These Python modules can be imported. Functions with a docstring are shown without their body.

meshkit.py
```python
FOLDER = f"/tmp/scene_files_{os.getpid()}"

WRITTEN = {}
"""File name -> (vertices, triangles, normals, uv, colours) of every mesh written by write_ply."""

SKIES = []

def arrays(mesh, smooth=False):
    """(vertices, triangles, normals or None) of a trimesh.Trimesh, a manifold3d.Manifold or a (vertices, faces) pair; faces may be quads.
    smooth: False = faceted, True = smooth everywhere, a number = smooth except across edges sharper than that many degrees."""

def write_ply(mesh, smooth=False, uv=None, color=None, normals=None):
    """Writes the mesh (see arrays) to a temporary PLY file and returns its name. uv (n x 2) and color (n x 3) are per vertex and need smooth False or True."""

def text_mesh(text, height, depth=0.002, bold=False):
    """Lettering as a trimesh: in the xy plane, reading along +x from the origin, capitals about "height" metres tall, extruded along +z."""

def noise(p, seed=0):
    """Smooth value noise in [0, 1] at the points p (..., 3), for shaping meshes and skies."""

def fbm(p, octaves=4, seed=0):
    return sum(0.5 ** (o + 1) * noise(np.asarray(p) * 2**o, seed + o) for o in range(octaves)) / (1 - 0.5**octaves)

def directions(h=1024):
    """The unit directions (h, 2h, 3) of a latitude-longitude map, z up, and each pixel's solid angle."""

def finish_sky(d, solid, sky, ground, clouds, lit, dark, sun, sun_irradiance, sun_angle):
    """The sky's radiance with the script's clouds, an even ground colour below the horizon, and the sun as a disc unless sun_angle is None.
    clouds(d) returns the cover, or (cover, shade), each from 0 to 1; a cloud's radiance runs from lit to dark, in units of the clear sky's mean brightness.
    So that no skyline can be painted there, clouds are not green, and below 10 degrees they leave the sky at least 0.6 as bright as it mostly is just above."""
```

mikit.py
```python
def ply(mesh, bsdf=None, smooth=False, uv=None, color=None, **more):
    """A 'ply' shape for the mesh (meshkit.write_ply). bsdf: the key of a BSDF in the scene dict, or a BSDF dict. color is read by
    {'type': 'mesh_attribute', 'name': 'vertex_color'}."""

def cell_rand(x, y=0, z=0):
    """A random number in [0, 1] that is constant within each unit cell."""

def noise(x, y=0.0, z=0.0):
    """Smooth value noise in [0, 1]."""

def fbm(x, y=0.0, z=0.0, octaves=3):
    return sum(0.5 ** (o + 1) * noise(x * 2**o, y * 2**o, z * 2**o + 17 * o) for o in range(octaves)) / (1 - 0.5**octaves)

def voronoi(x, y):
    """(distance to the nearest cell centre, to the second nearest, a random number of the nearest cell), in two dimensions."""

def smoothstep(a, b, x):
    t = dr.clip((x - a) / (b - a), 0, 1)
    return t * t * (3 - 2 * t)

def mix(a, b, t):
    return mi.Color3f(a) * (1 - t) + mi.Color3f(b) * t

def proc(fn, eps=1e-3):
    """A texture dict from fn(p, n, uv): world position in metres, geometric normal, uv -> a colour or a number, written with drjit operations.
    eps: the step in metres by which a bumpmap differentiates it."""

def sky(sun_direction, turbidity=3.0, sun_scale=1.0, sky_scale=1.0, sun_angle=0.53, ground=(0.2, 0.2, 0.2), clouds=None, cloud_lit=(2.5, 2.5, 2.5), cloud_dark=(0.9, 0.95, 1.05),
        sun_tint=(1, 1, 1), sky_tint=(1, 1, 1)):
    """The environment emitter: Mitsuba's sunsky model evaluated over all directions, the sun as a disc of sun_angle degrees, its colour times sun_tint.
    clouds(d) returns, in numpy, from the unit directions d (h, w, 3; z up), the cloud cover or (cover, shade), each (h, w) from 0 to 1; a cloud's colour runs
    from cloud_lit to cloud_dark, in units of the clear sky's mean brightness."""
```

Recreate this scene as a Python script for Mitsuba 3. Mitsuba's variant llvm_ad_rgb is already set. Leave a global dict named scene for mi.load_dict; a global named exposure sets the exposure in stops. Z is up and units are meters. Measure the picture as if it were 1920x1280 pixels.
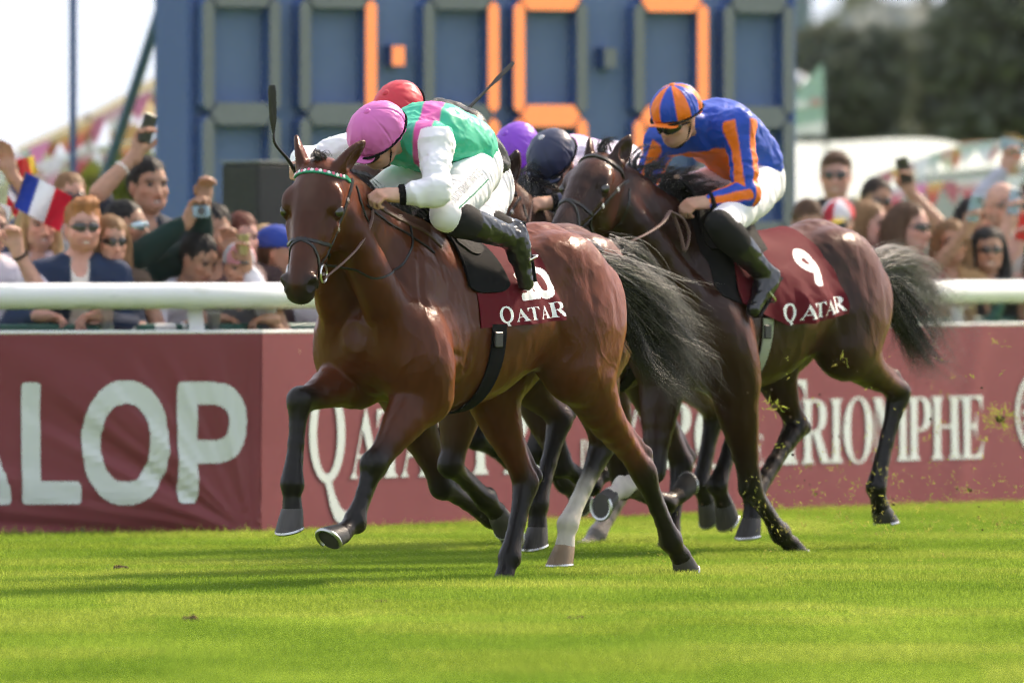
import math, random
import numpy as np
import trimesh
import drjit as dr
import mitsuba as mi
import mikit, meshkit
from scipy.spatial import cKDTree
from scipy import sparse
from concurrent.futures import ThreadPoolExecutor

T = mi.ScalarTransform4f
scene, labels = {'type': 'scene'}, {}
A3 = lambda *v: np.array(v, float)
# ------------------------------------------------------------------ camera, sky, exposure
FPX, CAMZ, DIP = 21413.0, 1.37, 154.0          # focal length in photo pixels, eye height, horizon above picture centre
scene['camera'] = {'type': 'thinlens', 'fov': math.degrees(2 * math.atan(960 / FPX)), 'fov_axis': 'x', 'near_clip': 1.0, 'far_clip': 6000.0,
                   'aperture_radius': 0.052, 'focus_distance': 48.2,
                   'to_world': T().look_at(origin=[0, 0, CAMZ], target=[0, FPX / 100, CAMZ - DIP / 100], up=[0, 0, 1])}
SUN = A3(0.58, 0.56, 0.66)
scene['sky_light'] = mikit.sky(SUN.tolist(), turbidity=3.5, sun_scale=0.92, sky_scale=1.0, sun_angle=10.0, sun_tint=(0.95, 0.96, 1.03),
                               clouds=lambda d: (0.72 + 0.25 * meshkit.fbm(d * 3.0, 3, 5), 0.35 * meshkit.fbm(d * 4.0, 3, 9)),
                               cloud_lit=(2.05, 2.15, 2.45), cloud_dark=(1.1, 1.16, 1.32), sky_tint=(.93, .98, 1.10))
exposure = 2.6

_th = math.atan(DIP / FPX)
_CF, _CU = A3(0, math.cos(_th), -math.sin(_th)), A3(0, math.sin(_th), math.cos(_th))
def project(p):
    q = np.asarray(p, float) - A3(0, 0, CAMZ)
    w = q @ _CF
    return np.stack([960 + FPX * q[..., 0] / w, 640 - FPX * (q @ _CU) / w], -1)
def ray(px, py):
    return A3((px - 960) / FPX, 0, 0) + _CF + _CU * (640 - py) / FPX
def at_depth(px, py, Y):                         # the point of a pixel's sight line at distance Y
    r = ray(px, py)
    return A3(0, 0, CAMZ) + r * (Y / r[1])

# ------------------------------------------------------------------ bookkeeping
def numbered(name):
    if name not in labels and name not in scene and not any(k.startswith(name + '__') for k in scene):
        return name
    i = 1
    while True:
        k = '%s_%03d' % (name, i)
        if k not in labels and k not in scene and not any(s.startswith(k + '__') for s in scene):
            return k
        i += 1
_pc = {}
def part_key(parent, name):
    k = parent + '__' + name
    n = _pc.get(k, 0)
    _pc[k] = n + 1
    return k if n == 0 else '%s_%03d' % (k, n)
def thing(name, label, cat, group=None, kind=None):
    k = numbered(name)
    labels[k] = {'label': label, 'category': cat}
    if group: labels[k]['group'] = group
    if kind: labels[k]['kind'] = kind
    return k
def put(mesh, mat, key, smooth=35, color=None, **kw):
    scene[key] = mikit.ply(mesh, mat, smooth=True if color is not None else smooth, color=color, **kw)
    return key
def part(parent, name, mesh, mat, smooth=35, color=None, label=None, kind=None):
    k = part_key(parent, name)
    put(mesh, mat, k, smooth, color)
    if label or kind:
        labels[k] = {}
        if label: labels[k]['label'] = label
        if kind: labels[k]['kind'] = kind
    return k
def setting(name, mesh, mat, smooth=35, label=None, cat=None, kind='structure'):
    k = numbered(name)
    put(mesh, mat, k, smooth)
    labels[k] = {'kind': kind}
    if label: labels[k]['label'] = label
    if cat: labels[k]['category'] = cat
    return k

# ------------------------------------------------------------------ mesh helpers
def TM(v, f): return trimesh.Trimesh(np.asarray(v, float), np.asarray(f), process=False)
def cat(ms): return trimesh.util.concatenate([TM(m.vertices, m.faces) for m in ms])
def unit(v):
    v = np.asarray(v, float)
    return v / max(np.linalg.norm(v), 1e-12)
def frame_of(d, up=(0, 0, 1)):
    d = unit(d)
    up = np.asarray(up, float)
    if abs(d @ unit(up)) > 0.97: up = A3(1, 0, 0)
    s = unit(np.cross(d, up))
    return s, np.cross(s, d)
def spline(pts, n):
    """Catmull-Rom through pts (k, m), n samples per span."""
    P = np.asarray(pts, float)
    if len(P) < 3: return np.stack([P[0] + (P[1] - P[0]) * t for t in np.linspace(0, 1, n + 1)])
    Q = np.vstack([2 * P[0] - P[1], P, 2 * P[-1] - P[-2]])
    out = []
    for i in range(1, len(Q) - 2):
        p0, p1, p2, p3 = Q[i - 1:i + 3]
        for t in np.arange(n) / n:
            out.append(0.5 * (2 * p1 + (p2 - p0) * t + (2 * p0 - 5 * p1 + 4 * p2 - p3) * t * t + (3 * p1 - p0 - 3 * p2 + p3) * t ** 3))
    out.append(P[-1])
    return np.array(out)
def tube(pts, r, sides=8, caps=True, up=(0, 0, 1), flat=1.0):
    """A tube along pts; r a number or one per point; flat scales the second cross axis."""
    P = np.asarray(pts, float); n = len(P)
    R = np.broadcast_to(np.asarray(r, float), (n,))
    d = np.gradient(P, axis=0); d /= np.maximum(np.linalg.norm(d, axis=1, keepdims=True), 1e-12)
    s, u = frame_of(d[0], up)
    V = []
    a = np.arange(sides) / sides * 2 * np.pi
    for i in range(n):
        s = unit(s - d[i] * (s @ d[i])); u = np.cross(s, d[i])
        V.append(P[i] + R[i] * (np.cos(a)[:, None] * s + flat * np.sin(a)[:, None] * u))
    V = np.vstack(V); j = np.arange(sides); F = []
    for i in range(n - 1):
        b = i * sides; k = (j + 1) % sides
        F += [np.stack([b + j, b + k, b + sides + k], 1), np.stack([b + j, b + sides + k, b + sides + j], 1)]
    if caps:
        V = np.vstack([V, P[0], P[-1]]); k = (j + 1) % sides; e = (n - 1) * sides
        F += [np.stack([k, j, j * 0 + n * sides], 1), np.stack([e + j, e + k, j * 0 + n * sides + 1], 1)]
    return TM(V, np.vstack(F)[:, ::-1])
def rbox(size, at=(0, 0, 0), r=0.01, rot=None):
    """A box with chamfered edges."""
    import manifold3d as m3
    s = np.asarray(size, float) / 2; r = min(r, s.min() * 0.95)
    pts = [[sx * (s[0] - r * (i != 0)), sy * (s[1] - r * (i != 1)), sz * (s[2] - r * (i != 2))] for sx in (-1, 1) for sy in (-1, 1) for sz in (-1, 1) for i in range(3)]
    m = trimesh.convex.convex_hull(np.array(pts))
    v = np.array(m.vertices)
    if rot is not None: v = v @ np.asarray(rot).T
    return TM(v + np.asarray(at, float), m.faces)
def grid_mesh(P, closed=False):
    """P (n, m, 3) -> mesh."""
    n, m = P.shape[:2]
    i, j = np.meshgrid(np.arange(n - 1), np.arange(m - 1), indexing='ij')
    a = (i * m + j).ravel()
    return TM(P.reshape(-1, 3), np.vstack([np.stack([a, a + m, a + m + 1], 1), np.stack([a, a + m + 1, a + 1], 1)]))
def solid_sheet(P, N, t):
    """A closed sheet of thickness t from the grid P (n,m,3) with normals N."""
    n, m = P.shape[:2]
    top, bot = grid_mesh(P), grid_mesh(P - N * t)
    V = np.vstack([top.vertices, bot.vertices]); k = n * m
    F = [top.faces, bot.faces[:, ::-1] + k]
    idx = np.arange(k).reshape(n, m)
    for e in (idx[0], idx[-1][::-1], idx[:, 0][::-1], idx[:, -1]):
        a, b = e[:-1], e[1:]
        F += [np.stack([a, b, b + k], 1), np.stack([a, b + k, a + k], 1)]
    return TM(V, np.vstack(F))
def lathe(prof, n=24, c=(0, 0, 0)):
    p = np.asarray(prof, float); a = np.arange(n) / n * 2 * np.pi
    V = np.stack([np.outer(p[:, 0], np.cos(a)), np.outer(p[:, 0], np.sin(a)), np.repeat(p[:, 1:2], n, 1)], -1).reshape(-1, 3) + np.asarray(c, float)
    F = []; j = np.arange(n); k = (j + 1) % n
    for i in range(len(p) - 1):
        b = i * n
        F += [np.stack([b + j, b + k, b + n + k], 1), np.stack([b + j, b + n + k, b + n + j], 1)]
    return TM(V, np.vstack(F))
def ellipsoid(c, r, R=None, sub=3):
    m = trimesh.creation.icosphere(sub)
    v = np.array(m.vertices) * np.asarray(r, float)
    if R is not None: v = v @ np.asarray(R, float)      # rows of R: axes
    return TM(v + np.asarray(c, float), m.faces)

# ------------------------------------------------------------------ smooth solids: distance fields meshed by surface nets
class Cone:
    def __init__(s, a, b, ra, rb, k=0.02, u=None, e=1.0, col=None, col2=None, sub=False):
        s.a, s.b = np.asarray(a, np.float32), np.asarray(b, np.float32)
        s.ra, s.rb, s.k, s.e, s.sub = ra, rb, k, e, sub
        s.u = None if u is None else unit(u).astype(np.float32)
        s.col, s.col2 = col, col if col2 is None else col2
        m = max(ra, rb) * max(1, e) + 0.0
        s.lo, s.hi = np.minimum(s.a, s.b) - m, np.maximum(s.a, s.b) + m
    def ev(s, P, want_t=False):
        ba = s.b - s.a; q = P - s.a
        t = np.clip(q @ ba / max(float(ba @ ba), 1e-9), 0, 1)
        q = q - t[..., None] * ba
        if s.u is not None and s.e != 1.0:
            c = q @ s.u
            n2 = (q * q).sum(-1) - c * c + (c / s.e) ** 2
            d = (np.sqrt(np.maximum(n2, 0)) - (s.ra + (s.rb - s.ra) * t)) * min(1.0, s.e * 1.15)
        else:
            d = np.sqrt((q * q).sum(-1)) - (s.ra + (s.rb - s.ra) * t)
        return (d, t) if want_t else d
class Ell:
    def __init__(s, c, r, R=None, k=0.03, col=None, sub=False):
        s.c, s.r = np.asarray(c, np.float32), np.asarray(r, np.float32)
        s.R = None if R is None else np.asarray(R, np.float32)   # rows are the axes
        s.k, s.col, s.col2, s.sub = k, col, col, sub
        m = s.r if R is None else np.abs(s.R).T @ s.r
        s.lo, s.hi = s.c - m, s.c + m
    def ev(s, P, want_t=False):
        q = P - s.c
        if s.R is not None: q = q @ s.R.T
        k0 = np.sqrt(((q / s.r) ** 2).sum(-1)); k1 = np.sqrt(((q / (s.r * s.r)) ** 2).sum(-1))
        d = np.where(k1 > 1e-6, k0 * (k0 - 1) / np.maximum(k1, 1e-6), -s.r.min())
        return (d, np.zeros_like(d)) if want_t else d
class Loft:
    """A trunk along local x: stations (x, z_widest, up, down, half width); cross-sections are superellipses."""
    def __init__(s, st, nu=2.0, nd=2.2, k=0.03, col=None):
        from scipy.interpolate import PchipInterpolator
        st = np.array(sorted(st), float); s.st = st
        s.x0, s.x1 = st[0, 0], st[-1, 0]
        xs = np.linspace(s.x0, s.x1, 200)
        s.xs = xs; s.tab = PchipInterpolator(st[:, 0], st[:, 1:])(xs)
        s.nu, s.nd, s.k, s.col, s.col2, s.sub = nu, nd, k, col, col, False
        s.lo = A3(s.x0, -st[:, 4].max(), (st[:, 1] - st[:, 3]).min()); s.hi = A3(s.x1, st[:, 4].max(), (st[:, 1] + st[:, 2]).max())
    def ev(s, P, want_t=False):
        x = P[..., 0]; xc = np.clip(x, s.x0, s.x1)
        g = lambda i: np.interp(xc, s.xs, s.tab[:, i])
        zc, up, dn, w = g(0), g(1), g(2), g(3)
        dz = P[..., 2] - zc
        h = np.where(dz > 0, up, dn); n = np.where(dz > 0, s.nu, s.nd)
        q = ((np.abs(P[..., 1]) / w) ** n + (np.abs(dz) / h) ** n) ** (1 / n)
        d = (q - 1) * np.minimum(w, h) * 0.9
        ex = np.abs(x - xc)
        d = np.where(ex > 0, np.sqrt(np.maximum(d, 0) ** 2 + ex ** 2), d)
        return (d, np.zeros_like(d)) if want_t else d
def smin(a, b, k):
    if k <= 0: return np.minimum(a, b)
    h = np.maximum(k - np.abs(a - b), 0) / k
    return np.minimum(a, b) - h * h * k * 0.25
def field(prims, P):
    d = np.full(P.shape[:-1], 9.0, np.float32)
    for p in prims:
        e = p.ev(P)
        d = -smin(-d, e, p.k) if p.sub else smin(d, e, p.k)
    return d
def surface(prims, h, relax=2, off=0.0, cuts=(), lip=1.5):
    """Mesh of the smooth union of prims (grown by off), cut by half spaces [(point, normal)] whose positive side is removed."""
    B = 8
    pos = [p for p in prims if not p.sub]
    lo = np.min([p.lo for p in pos], 0) - 3 * h - off - 0.02; hi = np.max([p.hi for p in pos], 0) + 3 * h + off + 0.02
    nb = np.maximum(np.ceil((hi - lo) / (h * B)).astype(int), 1); n = nb * B
    bi = np.stack(np.meshgrid(*[np.arange(k) for k in nb], indexing='ij'), -1).reshape(-1, 3)
    cen = (lo + (bi * B + (B - 1) / 2) * h).astype(np.float32)
    dc = np.full(len(cen), 9.0, np.float32)
    for p in prims:
        e = p.ev(cen); dc = -smin(-dc, e, p.k) if p.sub else smin(dc, e, p.k)
    dc -= off
    for q, nn in cuts: dc = np.maximum(dc, (cen - np.asarray(q, np.float32)) @ np.asarray(nn, np.float32))
    reach = lip * math.sqrt(3) * B / 2 * h
    F = np.full(n, 9.0, np.float32)
    full = np.sign(dc) * 9
    Fb = F.reshape(nb[0], B, nb[1], B, nb[2], B)
    Fb[:] = full.reshape(nb)[:, None, :, None, :, None]
    act = np.nonzero(np.abs(dc) < reach)[0]
    oo = np.stack(np.meshgrid(*[np.arange(B)] * 3, indexing='ij'), -1).reshape(-1, 3)
    P = (lo + ((bi[act] * B)[:, None] + oo[None]) * h).astype(np.float32)
    D = np.full(P.shape[:2], 9.0, np.float32); ca = cen[act]
    for p in prims:
        m = reach + p.k + off + 0.01
        sel = np.nonzero(np.all((ca > p.lo - m) & (ca < p.hi + m), 1))[0]
        if len(sel):
            e = p.ev(P[sel]).astype(np.float32)
            D[sel] = -smin(-D[sel], e, p.k) if p.sub else smin(D[sel], e, p.k)
    D -= off
    for q, nn in cuts: D = np.maximum(D, (P - np.asarray(q, np.float32)) @ np.asarray(nn, np.float32))
    Fb[bi[act, 0], :, bi[act, 1], :, bi[act, 2], :] = D.reshape(-1, B, B, B)
    D = None
    S = F < 0
    any_, all_ = np.zeros(n - 1, bool), np.ones(n - 1, bool)
    cor = [(i, j, k) for i in (0, 1) for j in (0, 1) for k in (0, 1)]
    for c in cor:
        w = S[c[0]:n[0] - 1 + c[0], c[1]:n[1] - 1 + c[1], c[2]:n[2] - 1 + c[2]]
        any_ |= w; all_ &= w
    cells = np.argwhere(any_ & ~all_)
    if len(cells) == 0: return TM(np.zeros((0, 3)), np.zeros((0, 3), int))
    ids = np.full(n - 1, -1, np.int32); ids[tuple(cells.T)] = np.arange(len(cells))
    val = np.stack([F[cells[:, 0] + c[0], cells[:, 1] + c[1], cells[:, 2] + c[2]] for c in cor], 1)
    acc, cnt = np.zeros((len(cells), 3)), np.zeros(len(cells))
    for a in range(8):
        for b in range(a + 1, 8):
            if sum(abs(x - y) for x, y in zip(cor[a], cor[b])) != 1: continue
            va, vb = val[:, a], val[:, b]; m = (va < 0) != (vb < 0)
            t = np.where(m, va / np.where(m, va - vb, 1), 0)
            acc += np.where(m[:, None], np.array(cor[a]) + t[:, None] * (np.array(cor[b]) - np.array(cor[a])), 0); cnt += m
    V = lo + (cells + acc / cnt[:, None]) * h
    Fc = []
    for ax in range(3):
        o = [1 if i == ax else 0 for i in range(3)]
        w0 = S[:n[0] - o[0], :n[1] - o[1], :n[2] - o[2]]; w1 = S[o[0]:, o[1]:, o[2]:]
        e = np.argwhere(w0 != w1); b, c = (ax + 1) % 3, (ax + 2) % 3
        e = e[(e[:, b] > 0) & (e[:, c] > 0) & (e[:, b] < n[b] - 1) & (e[:, c] < n[c] - 1)]
        eb, ec = np.eye(3, dtype=int)[b], np.eye(3, dtype=int)[c]
        q = np.stack([ids[tuple((e - db * eb - dc_ * ec).T)] for db, dc_ in ((1, 1), (0, 1), (0, 0), (1, 0))], 1)
        inside = S[tuple(e.T)]
        q[~inside] = q[~inside][:, ::-1]
        Fc.append(q[(q >= 0).all(1)])
    Q = np.vstack(Fc)
    f = np.vstack([Q[:, [0, 1, 2]], Q[:, [0, 2, 3]]])
    m = TM(V, f)
    return relaxed(m, relax)
def relaxed(m, it, lam=0.5, mu=-0.53):
    if it <= 0: return m
    V, f = np.array(m.vertices), m.faces
    e = np.vstack([f[:, [0, 1]], f[:, [1, 2]], f[:, [2, 0]]]); e = np.vstack([e, e[:, ::-1]])
    W = sparse.csr_matrix((np.ones(len(e)), (e[:, 0], e[:, 1])), (len(V),) * 2); W.data[:] = 1
    W = sparse.diags(1 / np.maximum(np.asarray(W.sum(1)).ravel(), 1)) @ W
    for _ in range(it):
        V = V + lam * (W @ V - V); V = V + mu * (W @ V - V)
    return TM(V, f)
def normals(m):
    v, f = np.array(m.vertices), m.faces
    n = np.zeros_like(v); c = np.cross(v[f[:, 1]] - v[f[:, 0]], v[f[:, 2]] - v[f[:, 0]])
    for k in range(3): np.add.at(n, f[:, k], c)
    return n / np.maximum(np.linalg.norm(n, axis=1, keepdims=True), 1e-12)
def paint(prims, V, soft=0.012, base=(0.1, 0.1, 0.1)):
    """Vertex colours: each part of the body has its own colour, blended across joints."""
    V = np.asarray(V, np.float32); W = np.full(len(V), 1e-6); C = np.outer(W, base)
    for p in prims:
        if p.sub or p.col is None: continue
        m = 0.06
        s = np.nonzero(np.all((V > p.lo - m) & (V < p.hi + m), 1))[0]
        if not len(s): continue
        d, t = p.ev(V[s], True)
        w = np.exp(-np.clip(d / soft, -6, 40))
        w = np.minimum(w, 1.0 + 0.2 * w)
        c = np.asarray(p.col)[None] * (1 - t)[:, None] + np.asarray(p.col2)[None] * t[:, None]
        W[s] += w; C[s] += c * w[:, None]
    return C / W[:, None]
def chain(nodes, k=0.02, u=None, n=2, cols=None, kin=None):
    """Cones through nodes (x, y, z, r[, e]); smoothly interpolated."""
    N = np.array([list(a) + [1.0] * (5 - len(a)) for a in nodes], float)
    S = spline(N, n); out = []
    C = None if cols is None else np.array([[np.interp(i / n, range(len(cols)), [c[j] for c in cols]) for j in range(3)] for i in range(len(S))])
    for i in range(len(S) - 1):
        a, b = S[i], S[i + 1]
        out.append(Cone(a[:3], b[:3], max(a[3], .002), max(b[3], .002), k if i == 0 else (kin or min(k, 0.5 * min(a[3], b[3]))), u, (a[4] + b[4]) / 2,
                        None if C is None else C[i], None if C is None else C[i + 1]))
    return out
def fabric_folds(m, amp, scale, seed, stretch=(1, 1, 1)):
    """Creases: ridged noise pushed along the normals."""
    v = np.array(m.vertices); n = normals(m)
    q = v * np.asarray(stretch) / scale
    q = q + 0.8 * np.stack([meshkit.noise(q * 0.7, seed + i) for i in range(3)], 1)
    r = 1 - np.abs(2 * meshkit.fbm(q, 2, seed) - 1) * 2
    return TM(v + n * (amp * (r - 0.55))[:, None], m.faces)
# ------------------------------------------------------------------ materials
def mat(key, **d):
    scene[key] = d if d.get('type') in ('twosided', 'bumpmap', 'blendbsdf', 'principledthin', 'dielectric', 'thindielectric', 'roughconductor') else {'type': 'twosided', 'bsdf': d}
    return key
def rgb(c): return {'type': 'rgb', 'value': [float(x) for x in c]}
def plain(key, c, rough=0.6, spec=0.4, metal=0.0, coat=0.0, sheen=0.0, bump=None, bscale=0.002):
    b = {'type': 'principled', 'base_color': rgb(c) if not callable(c) else mikit.proc(c), 'roughness': float(rough), 'specular': float(spec)}
    if metal: b['metallic'] = float(metal)
    if coat: b['clearcoat'] = float(coat); b['clearcoat_gloss'] = 0.85
    if sheen: b['sheen'] = float(sheen)
    if bump is not None: b = {'type': 'bumpmap', 'arbitrary': mikit.proc(bump), 'scale': float(bscale), 'bsdf': b}
    scene[key] = {'type': 'twosided', 'bsdf': b}
    return key
def vcol(key, rough=0.5, spec=0.4, coat=0.0, sheen=0.0, bump=None, bscale=0.001):
    b = {'type': 'principled', 'base_color': {'type': 'mesh_attribute', 'name': 'vertex_color'}, 'roughness': rough if isinstance(rough, dict) else float(rough), 'specular': float(spec)}
    if coat: b['clearcoat'] = float(coat); b['clearcoat_gloss'] = 0.8
    if sheen: b['sheen'] = float(sheen); b['sheen_tint'] = 0.9 if key == 'coat' else 0.0
    if bump is not None: b = {'type': 'bumpmap', 'arbitrary': mikit.proc(bump), 'scale': float(bscale), 'bsdf': b}
    scene[key] = {'type': 'twosided', 'bsdf': b}
    return key
coat_bump = lambda p, n, uv: mikit.fbm(p.x * 22, p.y * 22, p.z * 11, 3) * 0.8 + 0.26 * mikit.noise(p.x * 190, p.y * 190, p.z * 60)
vcol('coat', rough=mikit.proc(lambda p, n, uv: 0.22 + 0.24 * mikit.fbm(p.x * 5, p.y * 5, p.z * 5, 3)), spec=0.24, coat=0.0, sheen=0.45, bump=coat_bump, bscale=0.0035)
vcol('skin', rough=0.5, spec=0.35, sheen=0.1)
cloth_bump = lambda p, n, uv: mikit.fbm(p.x * 22, p.y * 22, p.z * 22, 2)
vcol('silk', rough=0.45, spec=0.35, sheen=0.5, bump=cloth_bump, bscale=0.003)
vcol('cloth', rough=0.8, spec=0.2, sheen=0.3, bump=cloth_bump, bscale=0.004)
vcol('cap_silk', rough=0.42, spec=0.4, sheen=0.3)
vcol('hair', rough=0.42, spec=0.5)
vcol('crowd_hair', rough=0.62, spec=0.22)
vcol('flag_cloth', rough=0.8, spec=0.15)
vcol('painted', rough=0.5, spec=0.4)
plain('leather', (0.012, 0.011, 0.011), 0.38, 0.5)
plain('boot_leather', (0.010, 0.010, 0.012), 0.16, 0.6, coat=0.5, bump=lambda p, n, uv: mikit.fbm(p.x * 30, p.y * 30, p.z * 30, 2), bscale=0.006)
plain('sock_cloth', (0.012, 0.012, 0.013), 0.8, 0.2)
plain('brown_leather', (0.10, 0.045, 0.03), 0.45, 0.5)
plain('rubber_rein', (0.16, 0.10, 0.085), 0.6, 0.3)
plain('web', (0.007, 0.007, 0.008), 0.85, 0.12)
plain('steel', (0.75, 0.74, 0.72), 0.22, 0.5, metal=1.0)
plain('black_gloss', (0.006, 0.006, 0.007), 0.08, 0.7, coat=0.8)
plain('black_plastic', (0.012, 0.012, 0.013), 0.4, 0.5)
plain('eye_gloss', (0.008, 0.006, 0.005), 0.06, 0.7, coat=1.0)
plain('white_print', (0.78, 0.78, 0.76), 0.55, 0.3)
plain('white_cloth', (0.78, 0.78, 0.78), 0.8, 0.2)
plain('teeth', (0.75, 0.70, 0.62), 0.3, 0.5)
plain('grey_print', (0.25, 0.27, 0.27), 0.6, 0.3)
plain('green_print', (0.02, 0.22, 0.12), 0.6, 0.3)
plain('saddle_red', (0.105, 0.007, 0.013), 0.75, 0.12)
plain('saddle_white', (0.75, 0.75, 0.73), 0.6, 0.3)
plain('horseshoe_alloy', (0.6, 0.6, 0.6), 0.35, 0.5, metal=1.0)

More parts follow.
